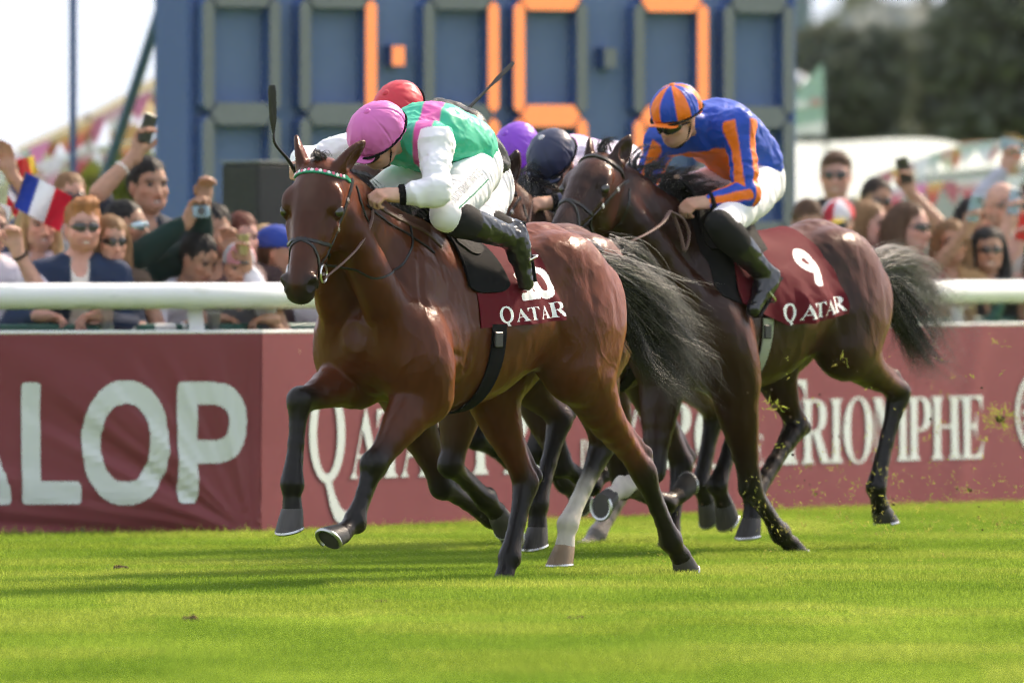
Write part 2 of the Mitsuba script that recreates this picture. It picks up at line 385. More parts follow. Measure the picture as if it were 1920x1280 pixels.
# serif capitals for the lettering (outlines in units of the capital height)
GLYPH = {"A":[[[0.038,0.022],[0.108,0.073],[0.144,0.14],[0.485,0.991],[0.499,0.996],[0.852,0.158],[0.91,0.054],[0.962,0.022],[0.583,0.022],[0.647,0.052],[0.665,0.108],[0.6,0.287],[0.568,0.313],[0.243,0.309],[0.219,0.277],[0.162,0.109],[0.177,0.06],[0.2,0.037],[0.24,0.022]],[[0.254,0.363],[0.258,0.343],[0.278,0.331],[0.545,0.331],[0.567,0.345],[0.557,0.398],[0.422,0.707],[0.398,0.707],[0.381,0.69]]],"T":[[[0.044,0.974],[0.875,0.974],[0.875,0.752],[0.827,0.866],[0.752,0.933],[0.626,0.97],[0.575,0.969],[0.556,0.948],[0.555,0.135],[0.583,0.058],[0.649,0.022],[0.263,0.022],[0.332,0.058],[0.356,0.104],[0.364,0.153],[0.363,0.948],[0.344,0.969],[0.293,0.97],[0.217,0.955],[0.155,0.921],[0.088,0.85],[0.044,0.726]]],"R":[[[0.087,0.022],[0.158,0.06],[0.184,0.134],[0.184,0.869],[0.159,0.936],[0.09,0.974],[0.594,0.971],[0.752,0.934],[0.83,0.888],[0.862,0.849],[0.886,0.789],[0.89,0.7],[0.879,0.656],[0.83,0.583],[0.783,0.55],[0.685,0.51],[0.673,0.478],[0.939,0.081],[1.006,0.022],[0.753,0.022],[0.47,0.462],[0.439,0.485],[0.395,0.484],[0.376,0.463],[0.375,0.164],[0.383,0.104],[0.403,0.062],[0.426,0.04],[0.476,0.022]],[[0.379,0.869],[0.379,0.505],[0.401,0.489],[0.475,0.489],[0.594,0.523],[0.657,0.59],[0.683,0.673],[0.684,0.795],[0.654,0.885],[0.613,0.93],[0.579,0.95],[0.47,0.967],[0.424,0.957],[0.396,0.936]]],"P":[[[0.087,0.022],[0.158,0.06],[0.184,0.134],[0.184,0.869],[0.159,0.936],[0.09,0.974],[0.602,0.971],[0.723,0.945],[0.804,0.895],[0.857,0.818],[0.875,0.727],[0.86,0.641],[0.822,0.575],[0.764,0.524],[0.679,0.489],[0.543,0.471],[0.4,0.47],[0.377,0.454],[0.379,0.121],[0.408,0.057],[0.476,0.022]],[[0.375,0.509],[0.4,0.482],[0.528,0.49],[0.593,0.521],[0.641,0.587],[0.662,0.679],[0.653,0.822],[0.616,0.909],[0.553,0.954],[0.494,0.967],[0.433,0.963],[0.406,0.949],[0.381,0.914]]],"I":[[[0.072,0.022],[0.158,0.063],[0.188,0.149],[0.187,0.869],[0.162,0.943],[0.101,0.974],[0.465,0.974],[0.404,0.943],[0.379,0.88],[0.379,0.134],[0.41,0.058],[0.494,0.022]]],"X":[[[0.071,0.022],[0.144,0.057],[0.202,0.115],[0.443,0.455],[0.168,0.889],[0.108,0.956],[0.078,0.974],[0.444,0.974],[0.399,0.936],[0.399,0.88],[0.556,0.629],[0.58,0.617],[0.604,0.632],[0.755,0.863],[0.762,0.926],[0.74,0.957],[0.703,0.974],[0.935,0.974],[0.869,0.944],[0.802,0.881],[0.595,0.578],[0.901,0.09],[0.977,0.022],[0.59,0.022],[0.625,0.034],[0.65,0.06],[0.653,0.116],[0.488,0.396],[0.459,0.416],[0.432,0.401],[0.256,0.137],[0.257,0.066],[0.288,0.034],[0.321,0.022]]],"D":[[[0.101,0.974],[0.547,0.974],[0.635,0.963],[0.78,0.917],[0.895,0.83],[0.95,0.75],[0.982,0.668],[1.0,0.576],[1.004,0.464],[0.971,0.285],[0.935,0.21],[0.878,0.138],[0.771,0.07],[0.624,0.029],[0.094,0.022],[0.138,0.037],[0.163,0.062],[0.184,0.13],[0.184,0.858],[0.16,0.933]],[[0.375,0.145],[0.384,0.087],[0.417,0.045],[0.479,0.029],[0.562,0.038],[0.62,0.059],[0.687,0.111],[0.743,0.202],[0.768,0.276],[0.787,0.392],[0.79,0.55],[0.779,0.669],[0.756,0.764],[0.713,0.855],[0.657,0.916],[0.603,0.949],[0.548,0.966],[0.465,0.971],[0.424,0.961],[0.398,0.941],[0.379,0.894]]],"E":[[[0.098,0.022],[0.16,0.058],[0.188,0.149],[0.187,0.84],[0.16,0.937],[0.1,0.974],[0.853,0.974],[0.853,0.752],[0.803,0.865],[0.763,0.904],[0.696,0.939],[0.578,0.963],[0.454,0.963],[0.414,0.952],[0.39,0.927],[0.379,0.888],[0.381,0.532],[0.404,0.515],[0.472,0.519],[0.554,0.548],[0.606,0.604],[0.643,0.704],[0.643,0.326],[0.611,0.419],[0.561,0.474],[0.463,0.507],[0.389,0.501],[0.379,0.48],[0.379,0.119],[0.397,0.071],[0.452,0.041],[0.582,0.041],[0.672,0.056],[0.75,0.088],[0.811,0.132],[0.874,0.211],[0.915,0.29],[0.862,0.022]]],"L":[[[0.087,0.022],[0.158,0.06],[0.184,0.134],[0.184,0.873],[0.162,0.932],[0.136,0.958],[0.097,0.974],[0.461,0.974],[0.398,0.933],[0.375,0.843],[0.375,0.167],[0.388,0.087],[0.43,0.047],[0.495,0.037],[0.612,0.044],[0.704,0.068],[0.769,0.105],[0.821,0.154],[0.908,0.308],[0.86,0.022]]],"C":[[[0.081,0.558],[0.103,0.668],[0.149,0.772],[0.24,0.881],[0.323,0.939],[0.45,0.985],[0.602,0.996],[0.683,0.982],[0.858,0.93],[0.905,0.951],[0.934,0.995],[0.934,0.699],[0.867,0.826],[0.78,0.921],[0.657,0.984],[0.553,0.993],[0.46,0.964],[0.385,0.899],[0.333,0.8],[0.305,0.689],[0.294,0.59],[0.298,0.37],[0.332,0.225],[0.377,0.139],[0.437,0.079],[0.491,0.05],[0.576,0.03],[0.641,0.03],[0.705,0.042],[0.805,0.084],[0.874,0.132],[0.941,0.2],[0.95,0.191],[0.893,0.123],[0.79,0.05],[0.646,0.004],[0.509,0.0],[0.38,0.029],[0.284,0.079],[0.175,0.184],[0.117,0.288],[0.085,0.413]]],"O":[[[0.081,0.49],[0.092,0.605],[0.117,0.693],[0.156,0.772],[0.218,0.852],[0.287,0.91],[0.369,0.956],[0.457,0.985],[0.575,1.0],[0.686,0.989],[0.771,0.963],[0.852,0.921],[0.922,0.866],[0.98,0.797],[1.022,0.723],[1.055,0.628],[1.07,0.525],[1.051,0.358],[1.012,0.257],[0.958,0.173],[0.834,0.068],[0.719,0.018],[0.624,0.0],[0.52,0.0],[0.439,0.015],[0.32,0.065],[0.24,0.123],[0.178,0.192],[0.129,0.277],[0.092,0.391]],[[0.298,0.608],[0.302,0.359],[0.328,0.229],[0.379,0.119],[0.431,0.059],[0.515,0.012],[0.598,0.004],[0.686,0.028],[0.746,0.075],[0.806,0.173],[0.834,0.268],[0.853,0.425],[0.853,0.565],[0.838,0.699],[0.814,0.788],[0.775,0.87],[0.72,0.937],[0.635,0.984],[0.543,0.993],[0.449,0.96],[0.389,0.906],[0.348,0.837],[0.317,0.739]]],"M":[[[0.083,0.022],[0.135,0.041],[0.163,0.069],[0.188,0.152],[0.187,0.862],[0.162,0.939],[0.098,0.974],[0.39,0.974],[0.664,0.326],[0.692,0.301],[0.725,0.327],[0.999,0.974],[1.3,0.974],[1.255,0.955],[1.228,0.929],[1.206,0.866],[1.206,0.127],[1.231,0.057],[1.292,0.022],[0.914,0.022],[0.967,0.04],[0.993,0.064],[1.018,0.153],[1.018,0.846],[1.011,0.865],[0.991,0.873],[0.962,0.851],[0.615,0.022],[0.603,0.027],[0.266,0.826],[0.246,0.846],[0.218,0.84],[0.21,0.82],[0.21,0.135],[0.239,0.056],[0.307,0.022]]],"H":[[[0.087,0.022],[0.158,0.06],[0.184,0.134],[0.184,0.869],[0.159,0.936],[0.09,0.974],[0.468,0.974],[0.406,0.945],[0.379,0.884],[0.375,0.554],[0.406,0.526],[0.741,0.526],[0.768,0.542],[0.764,0.904],[0.732,0.954],[0.679,0.974],[1.057,0.974],[0.989,0.94],[0.963,0.872],[0.963,0.134],[0.988,0.064],[1.023,0.034],[1.06,0.022],[0.671,0.022],[0.722,0.04],[0.743,0.06],[0.768,0.121],[0.772,0.479],[0.741,0.507],[0.403,0.507],[0.378,0.489],[0.379,0.121],[0.408,0.057],[0.476,0.022]]],"Q":[[[0.351,-0.007],[0.283,0.022],[0.22,0.066],[0.164,0.124],[0.116,0.194],[0.08,0.274],[0.054,0.362],[0.042,0.453],[0.042,0.547],[0.054,0.638],[0.08,0.726],[0.116,0.806],[0.164,0.876],[0.22,0.934],[0.283,0.978],[0.351,1.007],[0.422,1.019],[0.494,1.015],[0.564,0.995],[0.63,0.958],[0.689,0.907],[0.741,0.842],[0.783,0.767],[0.814,0.683],[0.834,0.593],[0.84,0.5],[0.834,0.407],[0.814,0.317],[0.783,0.233],[0.741,0.158],[0.689,0.093],[0.63,0.042],[0.564,0.005],[0.523,-0.007],[0.6,-0.16],[0.72,-0.3],[0.84,-0.36],[0.95,-0.34],[0.97,-0.37],[0.88,-0.46],[0.76,-0.48],[0.62,-0.42],[0.52,-0.28],[0.44,-0.08],[0.403,-0.016]],[[0.686,0.579],[0.674,0.656],[0.655,0.728],[0.628,0.793],[0.596,0.848],[0.558,0.892],[0.517,0.923],[0.474,0.941],[0.429,0.945],[0.384,0.934],[0.342,0.909],[0.302,0.871],[0.267,0.822],[0.238,0.762],[0.215,0.693],[0.199,0.618],[0.191,0.54],[0.191,0.46],[0.199,0.382],[0.215,0.307],[0.238,0.238],[0.267,0.178],[0.302,0.129],[0.342,0.091],[0.384,0.066],[0.429,0.055],[0.474,0.059],[0.517,0.077],[0.558,0.108],[0.596,0.152],[0.628,0.207],[0.655,0.272],[0.674,0.344],[0.686,0.421],[0.69,0.5]]]}
from shapely.geometry import Polygon, MultiPolygon
from shapely import affinity, ops as shops
def serif_poly(ch):
    rings = GLYPH[ch]
    g = None
    for r in rings:
        q = Polygon(r)
        g = q if g is None else g.symmetric_difference(q)
    return g.buffer(0)
def fine_flat(poly, step):
    """Flat triangulation of a shapely polygon fine enough to be bent: cut by a grid of the given step."""
    x0, y0, x1, y1 = poly.bounds
    V, F, n = [], [], 0
    from shapely.geometry import box as sbox
    for x in np.arange(x0, x1, step):
        col = poly.intersection(sbox(x, y0, min(x + step, x1), y1))
        for y in np.arange(y0, y1, step):
            c = col.intersection(sbox(x, y, x + step, min(y + step, y1)))
            for g in getattr(c, 'geoms', [c]):
                if g.geom_type != 'Polygon' or g.area < 1e-9: continue
                v, f = trimesh.creation.triangulate_polygon(g, engine='earcut')
                V.append(v); F.append(np.asarray(f) + n); n += len(v)
    return np.vstack(V), np.vstack(F)
def text_poly(text, height, bold=True):
    """The outline of sans lettering as a shapely polygon (from the helper's mesh, seen from above)."""
    m = meshkit.text_mesh(text, height, 0.002, bold)
    top = m.faces[(m.face_normals[:, 2] > 0.9)]
    return shops.unary_union([Polygon(m.vertices[t][:, :2]).buffer(1e-5) for t in top])
# ------------------------------------------------------------------ horses
class Horse:
    """A galloping horse in its own frame: x forward, y to its left, z up."""
    def __init__(s, X0, Y0, deg):
        a = math.radians(deg); s.c, s.s = math.cos(a), math.sin(a)
        s.M = np.array([[-s.c, s.s, 0], [-s.s, -s.c, 0], [0, 0, 1.0]]); s.o = A3(X0, Y0, 0)
    def w(s, p): return np.asarray(p, float) @ s.M.T + s.o
    def dirw(s, d): return np.asarray(d, float) @ s.M.T
    def loc(s, P): return (np.asarray(P, float) - s.o) @ s.M
    def ldir(s, d): return np.asarray(d, float) @ s.M          # world direction -> own frame
    def wm(s, m): return TM(s.w(m.vertices), m.faces)
    def pick(s, px, py, y):
        """The point on the plane y = const of the horse that a photo pixel shows."""
        r = ray(px, py)
        t, x = np.linalg.solve(np.array([[r[0], s.c], [r[1], s.s]]), A3(s.o[0] + s.s * y, s.o[1] - s.c * y))
        return A3(x, y, CAMZ + t * r[2])

def fore_leg(E, K, Fe, H, sd, cb, cd, sock=None, S=(0.66, 1.07)):
    S = A3(S[0], 0.16 * sd, S[1]); E, K, Fe, H = map(lambda q: np.asarray(q, float), (E, K, Fe, H))
    back = unit(np.cross(A3(0, 1, 0), K - Fe));                          # out behind the cannon
    if back @ A3(1, 0, 0) > 0 and abs(back[0]) > 0.3 and (K - Fe)[2] > 0.1: back = -back
    if (K - Fe)[2] > 0.1 and back[0] > 0: back = -back
    lat = A3(0, 1, 0); c = sock or cd
    f = lambda t: E + (K - E) * t
    cn = lambda t: K + (Fe - K) * t
    P = chain([(*S, .135), (*(E * .55 + S * .45), .135), (*E, .108)], .06, lat, 2, [cb, cb, cb])
    fb = unit(np.cross(lat, E - K)); fb = fb if fb[0] > 0 else -fb       # front side of the forearm
    P += chain([(*E, .104), (*(f(.22) + fb * .012), .096), (*(f(.5) + fb * .008), .074), (*f(.8), .050), (*f(.93), .049)], .05, lat, 2, [cb, cb, cb, np.array(cb) * .45 + np.array(cd) * .55, cd], .02)
    P += [Ell(E - fb * .055 + A3(0, 0, .02), (.045, .04, .05), None, .04, cb)]
    P += chain([(*f(.92), .048), (*(K + fb * .006), .054), (*cn(.12), .042), (*cn(.3), .034), (*cn(.7), .033), (*cn(.88), .040), (*(Fe + back * .008), .047)], .02, lat, 2,
               [cd, cd, cd, cd, cd if sock is None else c, c, c], .012)
    P += [Cone(cn(.12) + back * .030, cn(.9) + back * .030, .020, .021, .02, lat, .8, cd, c)]      # flexor tendons
    P += [Ell(K + back * .038, (.032, .03, .036), None, .025, cd)]
    pa = unit(H - Fe)
    co = Fe + pa * min(.10, np.linalg.norm(H - Fe) * .8)
    P += chain([(*Fe, .044), (*(Fe * .5 + co * .5), .034), (*co, .044)], .02, lat, 2, [c, c, c], .012)
    P += [Ell(Fe + back * .040, (.022, .026, .028), None, .02, c)]
    return P, (co, pa, back)
def hind_leg(St, Ho, Fe, H, sd, cb, cd, sock=None, hip=(-0.56, 1.22)):
    hp = A3(hip[0], .135 * sd, hip[1]); St, Ho, Fe, H = map(lambda q: np.asarray(q, float), (St, Ho, Fe, H))
    lat = A3(0, 1, 0); c = sock or cd
    ga = unit(Ho - St); fr = unit(np.cross(lat, -ga)); fr = fr if fr[0] > 0 else -fr           # front of the gaskin
    g = lambda t: St + (Ho - St) * t
    cn = lambda t: Ho + (Fe - Ho) * t
    up = unit(Ho - Fe); bk = np.cross(lat, up); bk = bk if (bk @ -fr) > 0 else -bk               # behind the cannon
    mid = lambda a, b, t: a + (b - a) * t
    P = chain([(*hp, .205, .72), (*mid(hp, St, .45), .205, .66), (*mid(hp, St, .85), .15, .68), (*St, .115, .75)], .09, lat, 2, [cb] * 4)
    bt = A3(-0.755, .10 * sd, 1.24)
    P += chain([(*bt, .11), (*mid(bt, g(.12) - fr * .07, .5), .125), (*(g(.16) - fr * .05), .10), (*(g(.45) - fr * .03), .062)], .07, lat, 2, [cb] * 4)
    P += chain([(*St, .105), (*g(.25), .098), (*(g(.5) + fr * .005), .075), (*g(.78), .050), (*g(.95), .046)], .05, lat, 2, [cb, cb, cb, cb, np.array(cb) * .6 + np.array(cd) * .4], .02)
    cal = Ho + up * .055 + bk * .062
    P += [Cone(g(.45) - fr * .055, cal, .030, .024, .03, lat, .8, cb, cd), Cone(cal, cn(.22) + bk * .03, .027, .026, .03, lat, .8, cd)]
    P += chain([(*g(.93), .047), (*Ho, .055), (*cn(.14), .046), (*cn(.32), .037), (*cn(.72), .035), (*cn(.9), .041), (*Fe, .047)], .02, lat, 2, [cd, cd, cd, cd, c, c, c], .012)
    P += [Cone(cn(.15) + bk * .032, cn(.9) + bk * .030, .021, .021, .02, lat, .8, cd, c)]
    pa = unit(H - Fe); co = Fe + pa * min(.10, np.linalg.norm(H - Fe) * .8)
    P += chain([(*Fe, .044), (*(Fe * .5 + co * .5), .035), (*co, .045)], .02, lat, 2, [c, c, c], .012)
    P += [Ell(Fe + bk * .040, (.022, .026, .028), None, .02, c)]
    return P, (co, pa, bk)
def hoof_mesh(co, pa, back, length=.085):
    """Hoof wall, sole and shoe: a slanted truncated cone running on from the pastern."""
    lat = unit(np.cross(back, pa)); fw = -(back - pa * (back @ pa)); fw = unit(fw)
    a = np.linspace(0, 2 * np.pi, 29)[:-1]
    rings = []
    for t, r, sh in ((-.012, .042, 0), (0, .047, 0), (.45, .055, .010), (.96, .063, .022), (1.0, .063, .023)):
        toe = np.cos(a)
        L = length * t * (1 + .18 * toe * max(t, 0))
        rr = r * (1 - .12 * (toe < -.6))
        rings.append(co + pa * L[:, None] + fw * (sh + rr * toe)[:, None] + lat * (rr * .94 * np.sin(a))[:, None])
    V = np.vstack(rings + [co[None] - pa * .01, (co + pa * length * .93 + fw * .02)[None]]); F = []; n = 28; j = np.arange(n); k = (j + 1) % n
    for i in range(4):
        b = i * n; F += [np.stack([b + j, b + k, b + n + k], 1), np.stack([b + j, b + n + k, b + n + j], 1)]
    F += [np.stack([j, k, j * 0 + 5 * n], 1)[:, ::-1], np.stack([4 * n + j, 4 * n + k, j * 0 + 5 * n + 1], 1)]
    hoof = TM(V, np.vstack(F))
    if trimesh.Trimesh(hoof.vertices, hoof.faces).volume < 0: hoof.invert()
    arc = np.linspace(-2.2, 2.2, 22)
    toe = np.cos(arc)
    sp = co + pa * (length * (1 + .18 * toe) + .003)[:, None] + fw * (.023 + .056 * toe)[:, None] + lat * (.054 * np.sin(arc))[:, None]
    shoe = tube(sp, .0085, 6, up=pa)
    return hoof, shoe

def head_prims(p0, yaw, pitch, roll, cb, dark, ears, scale=1.0, star=None, wide=1.0):
    f = A3(math.cos(yaw), math.sin(yaw), 0)
    h = math.cos(pitch) * f - math.sin(pitch) * A3(0, 0, 1); n = math.sin(pitch) * f + math.cos(pitch) * A3(0, 0, 1)
    l = np.cross(n, h); l = l if l @ A3(0, 1, 0) > 0 else -l
    n, l = n * math.cos(roll) + l * math.sin(roll), l * math.cos(roll) - n * math.sin(roll)
    R = np.stack([h, n, l])
    W = lambda a, b, c: p0 + scale * (a * h + b * n + c * wide * l)
    E = lambda c, r, k=.03, col=cb, sub=False: Ell(W(*c), np.array(r) * scale * A3(1, 1, wide), R, k, col, sub)
    S = scale; cm = np.array(cb) * .5 + np.array(dark) * .5
    P = [E((.09, -.035, 0), (.15, .10, .092), .04), E((.20, -.005, 0), (.16, .075, .088), .05)]
    P += chain([(*W(.06, .0, 0), .085 * S), (*W(.20, .005, 0), .084 * S), (*W(.33, -.012, 0), .068 * S), (*W(.45, -.022, 0), .056 * S), (*W(.53, -.03, 0), .054 * S)], .05, l, 2, [cb, cb, cb, np.array(cb) * .8 + np.array(dark) * .2, cm], .03)
    P += [E((.37, .040, 0), (.22, .022, .028), .05)]                                    # nasal bone
    for sd in (-1, 1):
        P += [E((.19, -.125, .048 * sd), (.125, .105, .034), .05),                     # cheek
              E((.165, .035, .082 * sd), (.055, .026, .030), .03),                      # brow
              E((.212, .012, .094 * sd), (.036, .030, .018), .012, np.array(cb) * .3 + np.array(dark) * .7),  # eyelids
              Cone(W(.27, -.015, .083 * sd), W(.40, -.03, .058 * sd), .016 * S, .009 * S, .03, None, 1, cb),    # facial crest
              E((.285, .040, .082 * sd), (.045, .014, .012), .03, cb, True)]
    P += chain([(*W(.22, -.165, 0), .05 * S), (*W(.36, -.125, 0), .042 * S), (*W(.47, -.09, 0), .036 * S), (*W(.535, -.082, 0), .034 * S)], .04, l, 2, [cb, cb, cm, dark], .03)
    P += [E((.555, -.022, 0), (.060, .058, .054), .03, dark), E((.598, -.035, 0), (.030, .045, .045), .02, dark), E((.565, -.088, 0), (.034, .026, .034), .015, dark)]
    for sd in (-1, 1):
        P += [E((.555, .010, .045 * sd), (.046, .030, .026), .015, dark), E((.574, .016, .060 * sd), (.031, .023, .024), .008, np.array(dark) * .3, True)]
    if star is not None: P += [E((.14, .077, 0.0), (.03, .008, .006), .01, star)]
    for sd, tip in zip((1, -1), ears):
        b = W(.005, .01, .066 * sd); d = unit(tip); L = np.linalg.norm(tip)
        side = unit(np.cross(d, n if abs(d @ n) < .8 else h)); open_ = unit(h * .55 + l * sd * .55 - d * ((h * .55 + l * sd * .55) @ d))
        thin = open_
        P += chain([(*(b - d * .03), .036, .9), (*(b + d * L * .22), .044, .62), (*(b + d * L * .5), .042, .45), (*(b + d * L * .78), .026, .45), (*(b + d * L), .006, .7)], .02, thin, 2, [cb, cb, cb, np.array(cb) * .5, dark], .01)
        P += [Ell(b + d * L * .45 + open_ * .024, (L * .36, .029, .017), np.stack([d, unit(np.cross(open_, d)), open_]), .006, np.array(cb) * .25, True)]
    return P, dict(W=W, h=h, n=n, l=l, R=R, p0=p0)

def horse_body(s, legs, p0, yaw, pitch, roll, ears, cb, cd, dark, h, socks={}, dz=0.0, hscale=1.0, star=None, wide=1.15):
    tr = [(.82, 1.06, .06, .08, .06), (.78, 1.06, .16, .16, .125), (.69, 1.06, .29, .25, .185), (.56, 1.06, .385, .285, .205), (.42, 1.08, .43, .345, .220), (.26, 1.08, .405, .355, .250),
          (.02, 1.10, .35, .345, .272), (-.22, 1.13, .345, .270, .268), (-.42, 1.19, .335, .255, .252), (-.57, 1.22, .30, .21, .220), (-.71, 1.24, .205, .15, .160), (-.80, 1.25, .09, .08, .08)]
    s.loft = Loft([(a, b + dz, c, d, e) for a, b, c, d, e in tr], 1.75, 2.2, .04, cb)
    P = [s.loft]; lat = A3(0, 1, 0); up = np.array(cb) * .8
    q0, q3 = A3(.44, 0, 1.20 + dz), np.asarray(p0, float)
    bas = A3(.60, 0, 1.30 + dz)
    m = lambda t: q0 * (1 - t) ** 2 + 2 * t * (1 - t) * (bas + A3(.06, (q3[1]) * .3, .08)) + t * t * (q3 + A3(-.03, 0, -.085))
    nk = m(1) - m(.7)
    P += chain([(*m(0), .29, .66), (*m(.28), .235, .62), (*m(.55), .180, .58), (*m(.8), .140, .60), (*m(1), .112, .72)], .10, lat, 2, [cb, cb, cb, cb, cb], .05)
    s.crest = [m(t) + unit(np.cross(lat, m(min(t + .05, 1)) - m(max(t - .05, 0)))) * -1 * (.26 * (1 - t) ** 1.2 + .105) for t in np.linspace(0.12, 1, 9)]
    for sd in (-1, 1):
        P += [Ell((.60, .150 * sd, 1.16 + dz), (.13, .072, .25), None, .06, cb),                      # shoulder blade
              Ell((.735, .085 * sd, 1.00 + dz), (.075, .085, .13), None, .03, cb),                    # breast muscles
              Ell((.44, .190 * sd, 1.00 + dz), (.13, .06, .15), None, .05, cb),                      # triceps
              Ell((-.42, .17 * sd, 1.33 + dz), (.20, .10, .15), None, .07, cb),                     # gluteals
              Ell((-.40, .215 * sd, 1.36 + dz), (.05, .035, .05), None, .06, cb)]                    # point of hip
    for sd in (-1, 1):
        P += [Ell((.745, .125 * sd, 1.07 + dz), (.06, .07, .10), None, .03, cb), Ell((.50, .188 * sd, 1.03 + dz), (.09, .072, .16), None, .03, cb)]
        j = q3 + A3(-.08, .07 * sd, -.20)
        P += chain([(*j, .05), (*(j * .5 + A3(.78, .13 * sd, 1.14 + dz) * .5), .075), (.75, .13 * sd, 1.12 + dz, .085)], .05, None, 3, [cb] * 3)
    ends = []
    for nm, sd in (('LF', 1), ('RF', -1)):
        q, e = fore_leg(*legs[nm], sd, cb, cd, socks.get(nm), (0.66, 1.07 + dz)); P += q; ends.append((e, nm))
    for nm, sd in (('LH', 1), ('RH', -1)):
        q, e = hind_leg(*legs[nm], sd, cb, cd, socks.get(nm), (-0.56, 1.22 + dz)); P += q; ends.append((e, nm))
    P += chain([(-.71, 0, 1.40 + dz, .05), (-.81, 0, 1.42 + dz, .04), (-.91, 0, 1.40 + dz, .03)], .05, None, 2, [cb, cd, cd])
    hp, s.H = head_prims(np.asarray(p0, float), yaw, pitch, roll, cb, dark, ears, hscale, star, wide)
    s.trunk = list(P)
    P += hp
    s.prims, s.headp, s.ends = P, hp, ends
    s.mesh = surface(P, h, 2)
    v = np.array(s.mesh.vertices)
    c = paint(P, v, .016, cb)
    nz = meshkit.fbm(v * 5, 3, 7)[:, None]; fine = meshkit.fbm(v * A3(60, 60, 14), 2, 3)[:, None]
    c = c * (.72 + .36 * nz) * (.86 + .28 * fine)
    belly = np.clip((v[:, 2:3] - 1.25) / .3, 0, 1)                                         # darker along the back, as bays are
    c = c * (1 - .25 * belly)
    # a little lift of veins and creases
    nn = normals(s.mesh)
    w = meshkit.fbm(v * A3(9, 9, 4), 3, 21) - .5
    z = A3(0, 0, dz); wp = v + .10 * np.stack([meshkit.fbm(v * 4, 2, 40 + i) - .5 for i in range(3)], 1)
    rg = 1 - np.abs(2 * meshkit.fbm(wp * A3(11, 11, 4.2), 3, 27) - 1) * 2.2
    body_m = np.clip((v[:, 2] - .55) / .25, .12, 1) * np.clip((p0[0] - .02 - v[:, 0]) / .15, .12, 1)
    rg2 = 1 - np.abs(2 * meshkit.fbm(wp * A3(21, 21, 8) + 3, 2, 61) - 1) * 2.2
    disp = .008 * w + (.0042 * (rg - .4) + .0010 * (rg2 - .4)) * body_m
    gr = [([(.8, 0, 1.20), (.79, 0, 1.05), (.70, 0, .84)], .022, .030)]
    for q in (-1, 1):
        f = lambda L: [(a, b * q, c_) for a, b, c_ in L]
        gr += [(f([(.62, .19, 1.42), (.66, .235, 1.22), (.60, .25, 1.06)]), .017, .017), (f([(.36, .27, 1.20), (.335, .27, 1.05), (.36, .24, .90)]), .018, .020), (f([(.60, .25, 1.06), (.52, .27, .98), (.40, .27, .96)]), .016, .014),
               (f([(-.64, .20, 1.45), (-.69, .23, 1.25), (-.60, .23, 1.0)]), .020, .013), (f([(-.44, .27, 1.36), (-.45, .285, 1.18), (-.40, .26, 1.0)]), .028, .006), (f([(-.22, .29, 1.20), (-.28, .27, 1.02), (-.33, .23, .93)]), .03, .008)]
        gr += [(f([(x_, .3, 1.22), (x_ - .05, .3, 1.02), (x_ - .07, .24, .86)]), .016, .0035) for x_ in (.12, .03, -.06, -.15)]
    for q in (-1, 1):
        for L in ([(.70, .17, 1.26), (.655, .225, 1.15), (.63, .245, 1.04), (.585, .25, .95)], [(.27, .28, 1.0), (.16, .29, .93), (.02, .295, .96), (-.10, .29, 1.05), (-.20, .285, 1.07)], [(-.30, .25, 1.10), (-.40, .27, 1.0), (-.47, .25, .90), (-.55, .21, .80)],
                  [(.08, .295, 1.12), (.0, .30, 1.02), (-.12, .27, .90)], [(.62, .25, 1.0), (.58, .235, .9), (.60, .21, .80)], [(-.55, .26, 1.2), (-.60, .25, 1.1), (-.57, .24, 1.0), (-.62, .22, .9)]):
            C_ = np.array([(a, b * q, c_) for a, b, c_ in L]); C_ = spline(C_, 24); C_ = C_ + (meshkit.fbm(C_ * 14, 2, 50)[:, None] - .5) * A3(.05, 0, .05)
            gr.append((C_[::6], .0085, -.0046))
    for L, sg, dp in gr:
        C = spline(np.array(L) + z, 40); d_ = cKDTree(C).query(v, distance_upper_bound=sg * 3)[0]
        disp = disp - dp * np.exp(-(np.minimum(d_, 1) / sg) ** 2)
    ve = meshkit.fbm(v * A3(7, 7, 5) + 4, 2, 31); vein = np.exp(-((ve - .5) / .012) ** 2) * np.clip((1.15 - v[:, 2]) / .2, 0, 1) * np.clip((v[:, 2] - .5) / .2, 0, 1)
    disp = disp + .0016 * vein
    v = v + nn * disp[:, None]
    s.mesh = TM(v, s.mesh.faces); s.col = np.clip(c, .002, 1)
    s.tree = cKDTree(v); s.nrm = normals(s.mesh)
    return s
def snap(s, P, off, sm=True):
    """Lay points of the horse's own frame onto its hide."""
    P = np.asarray(P, float)
    d, i = s.tree.query(P, k=6)
    w = 1 / (d + 1e-3); w /= w.sum(1, keepdims=True)
    v = (np.asarray(s.mesh.vertices)[i] * w[..., None]).sum(1); n = (s.nrm[i] * w[..., None]).sum(1)
    n /= np.maximum(np.linalg.norm(n, axis=1, keepdims=True), 1e-9)
    return v + n * off, n
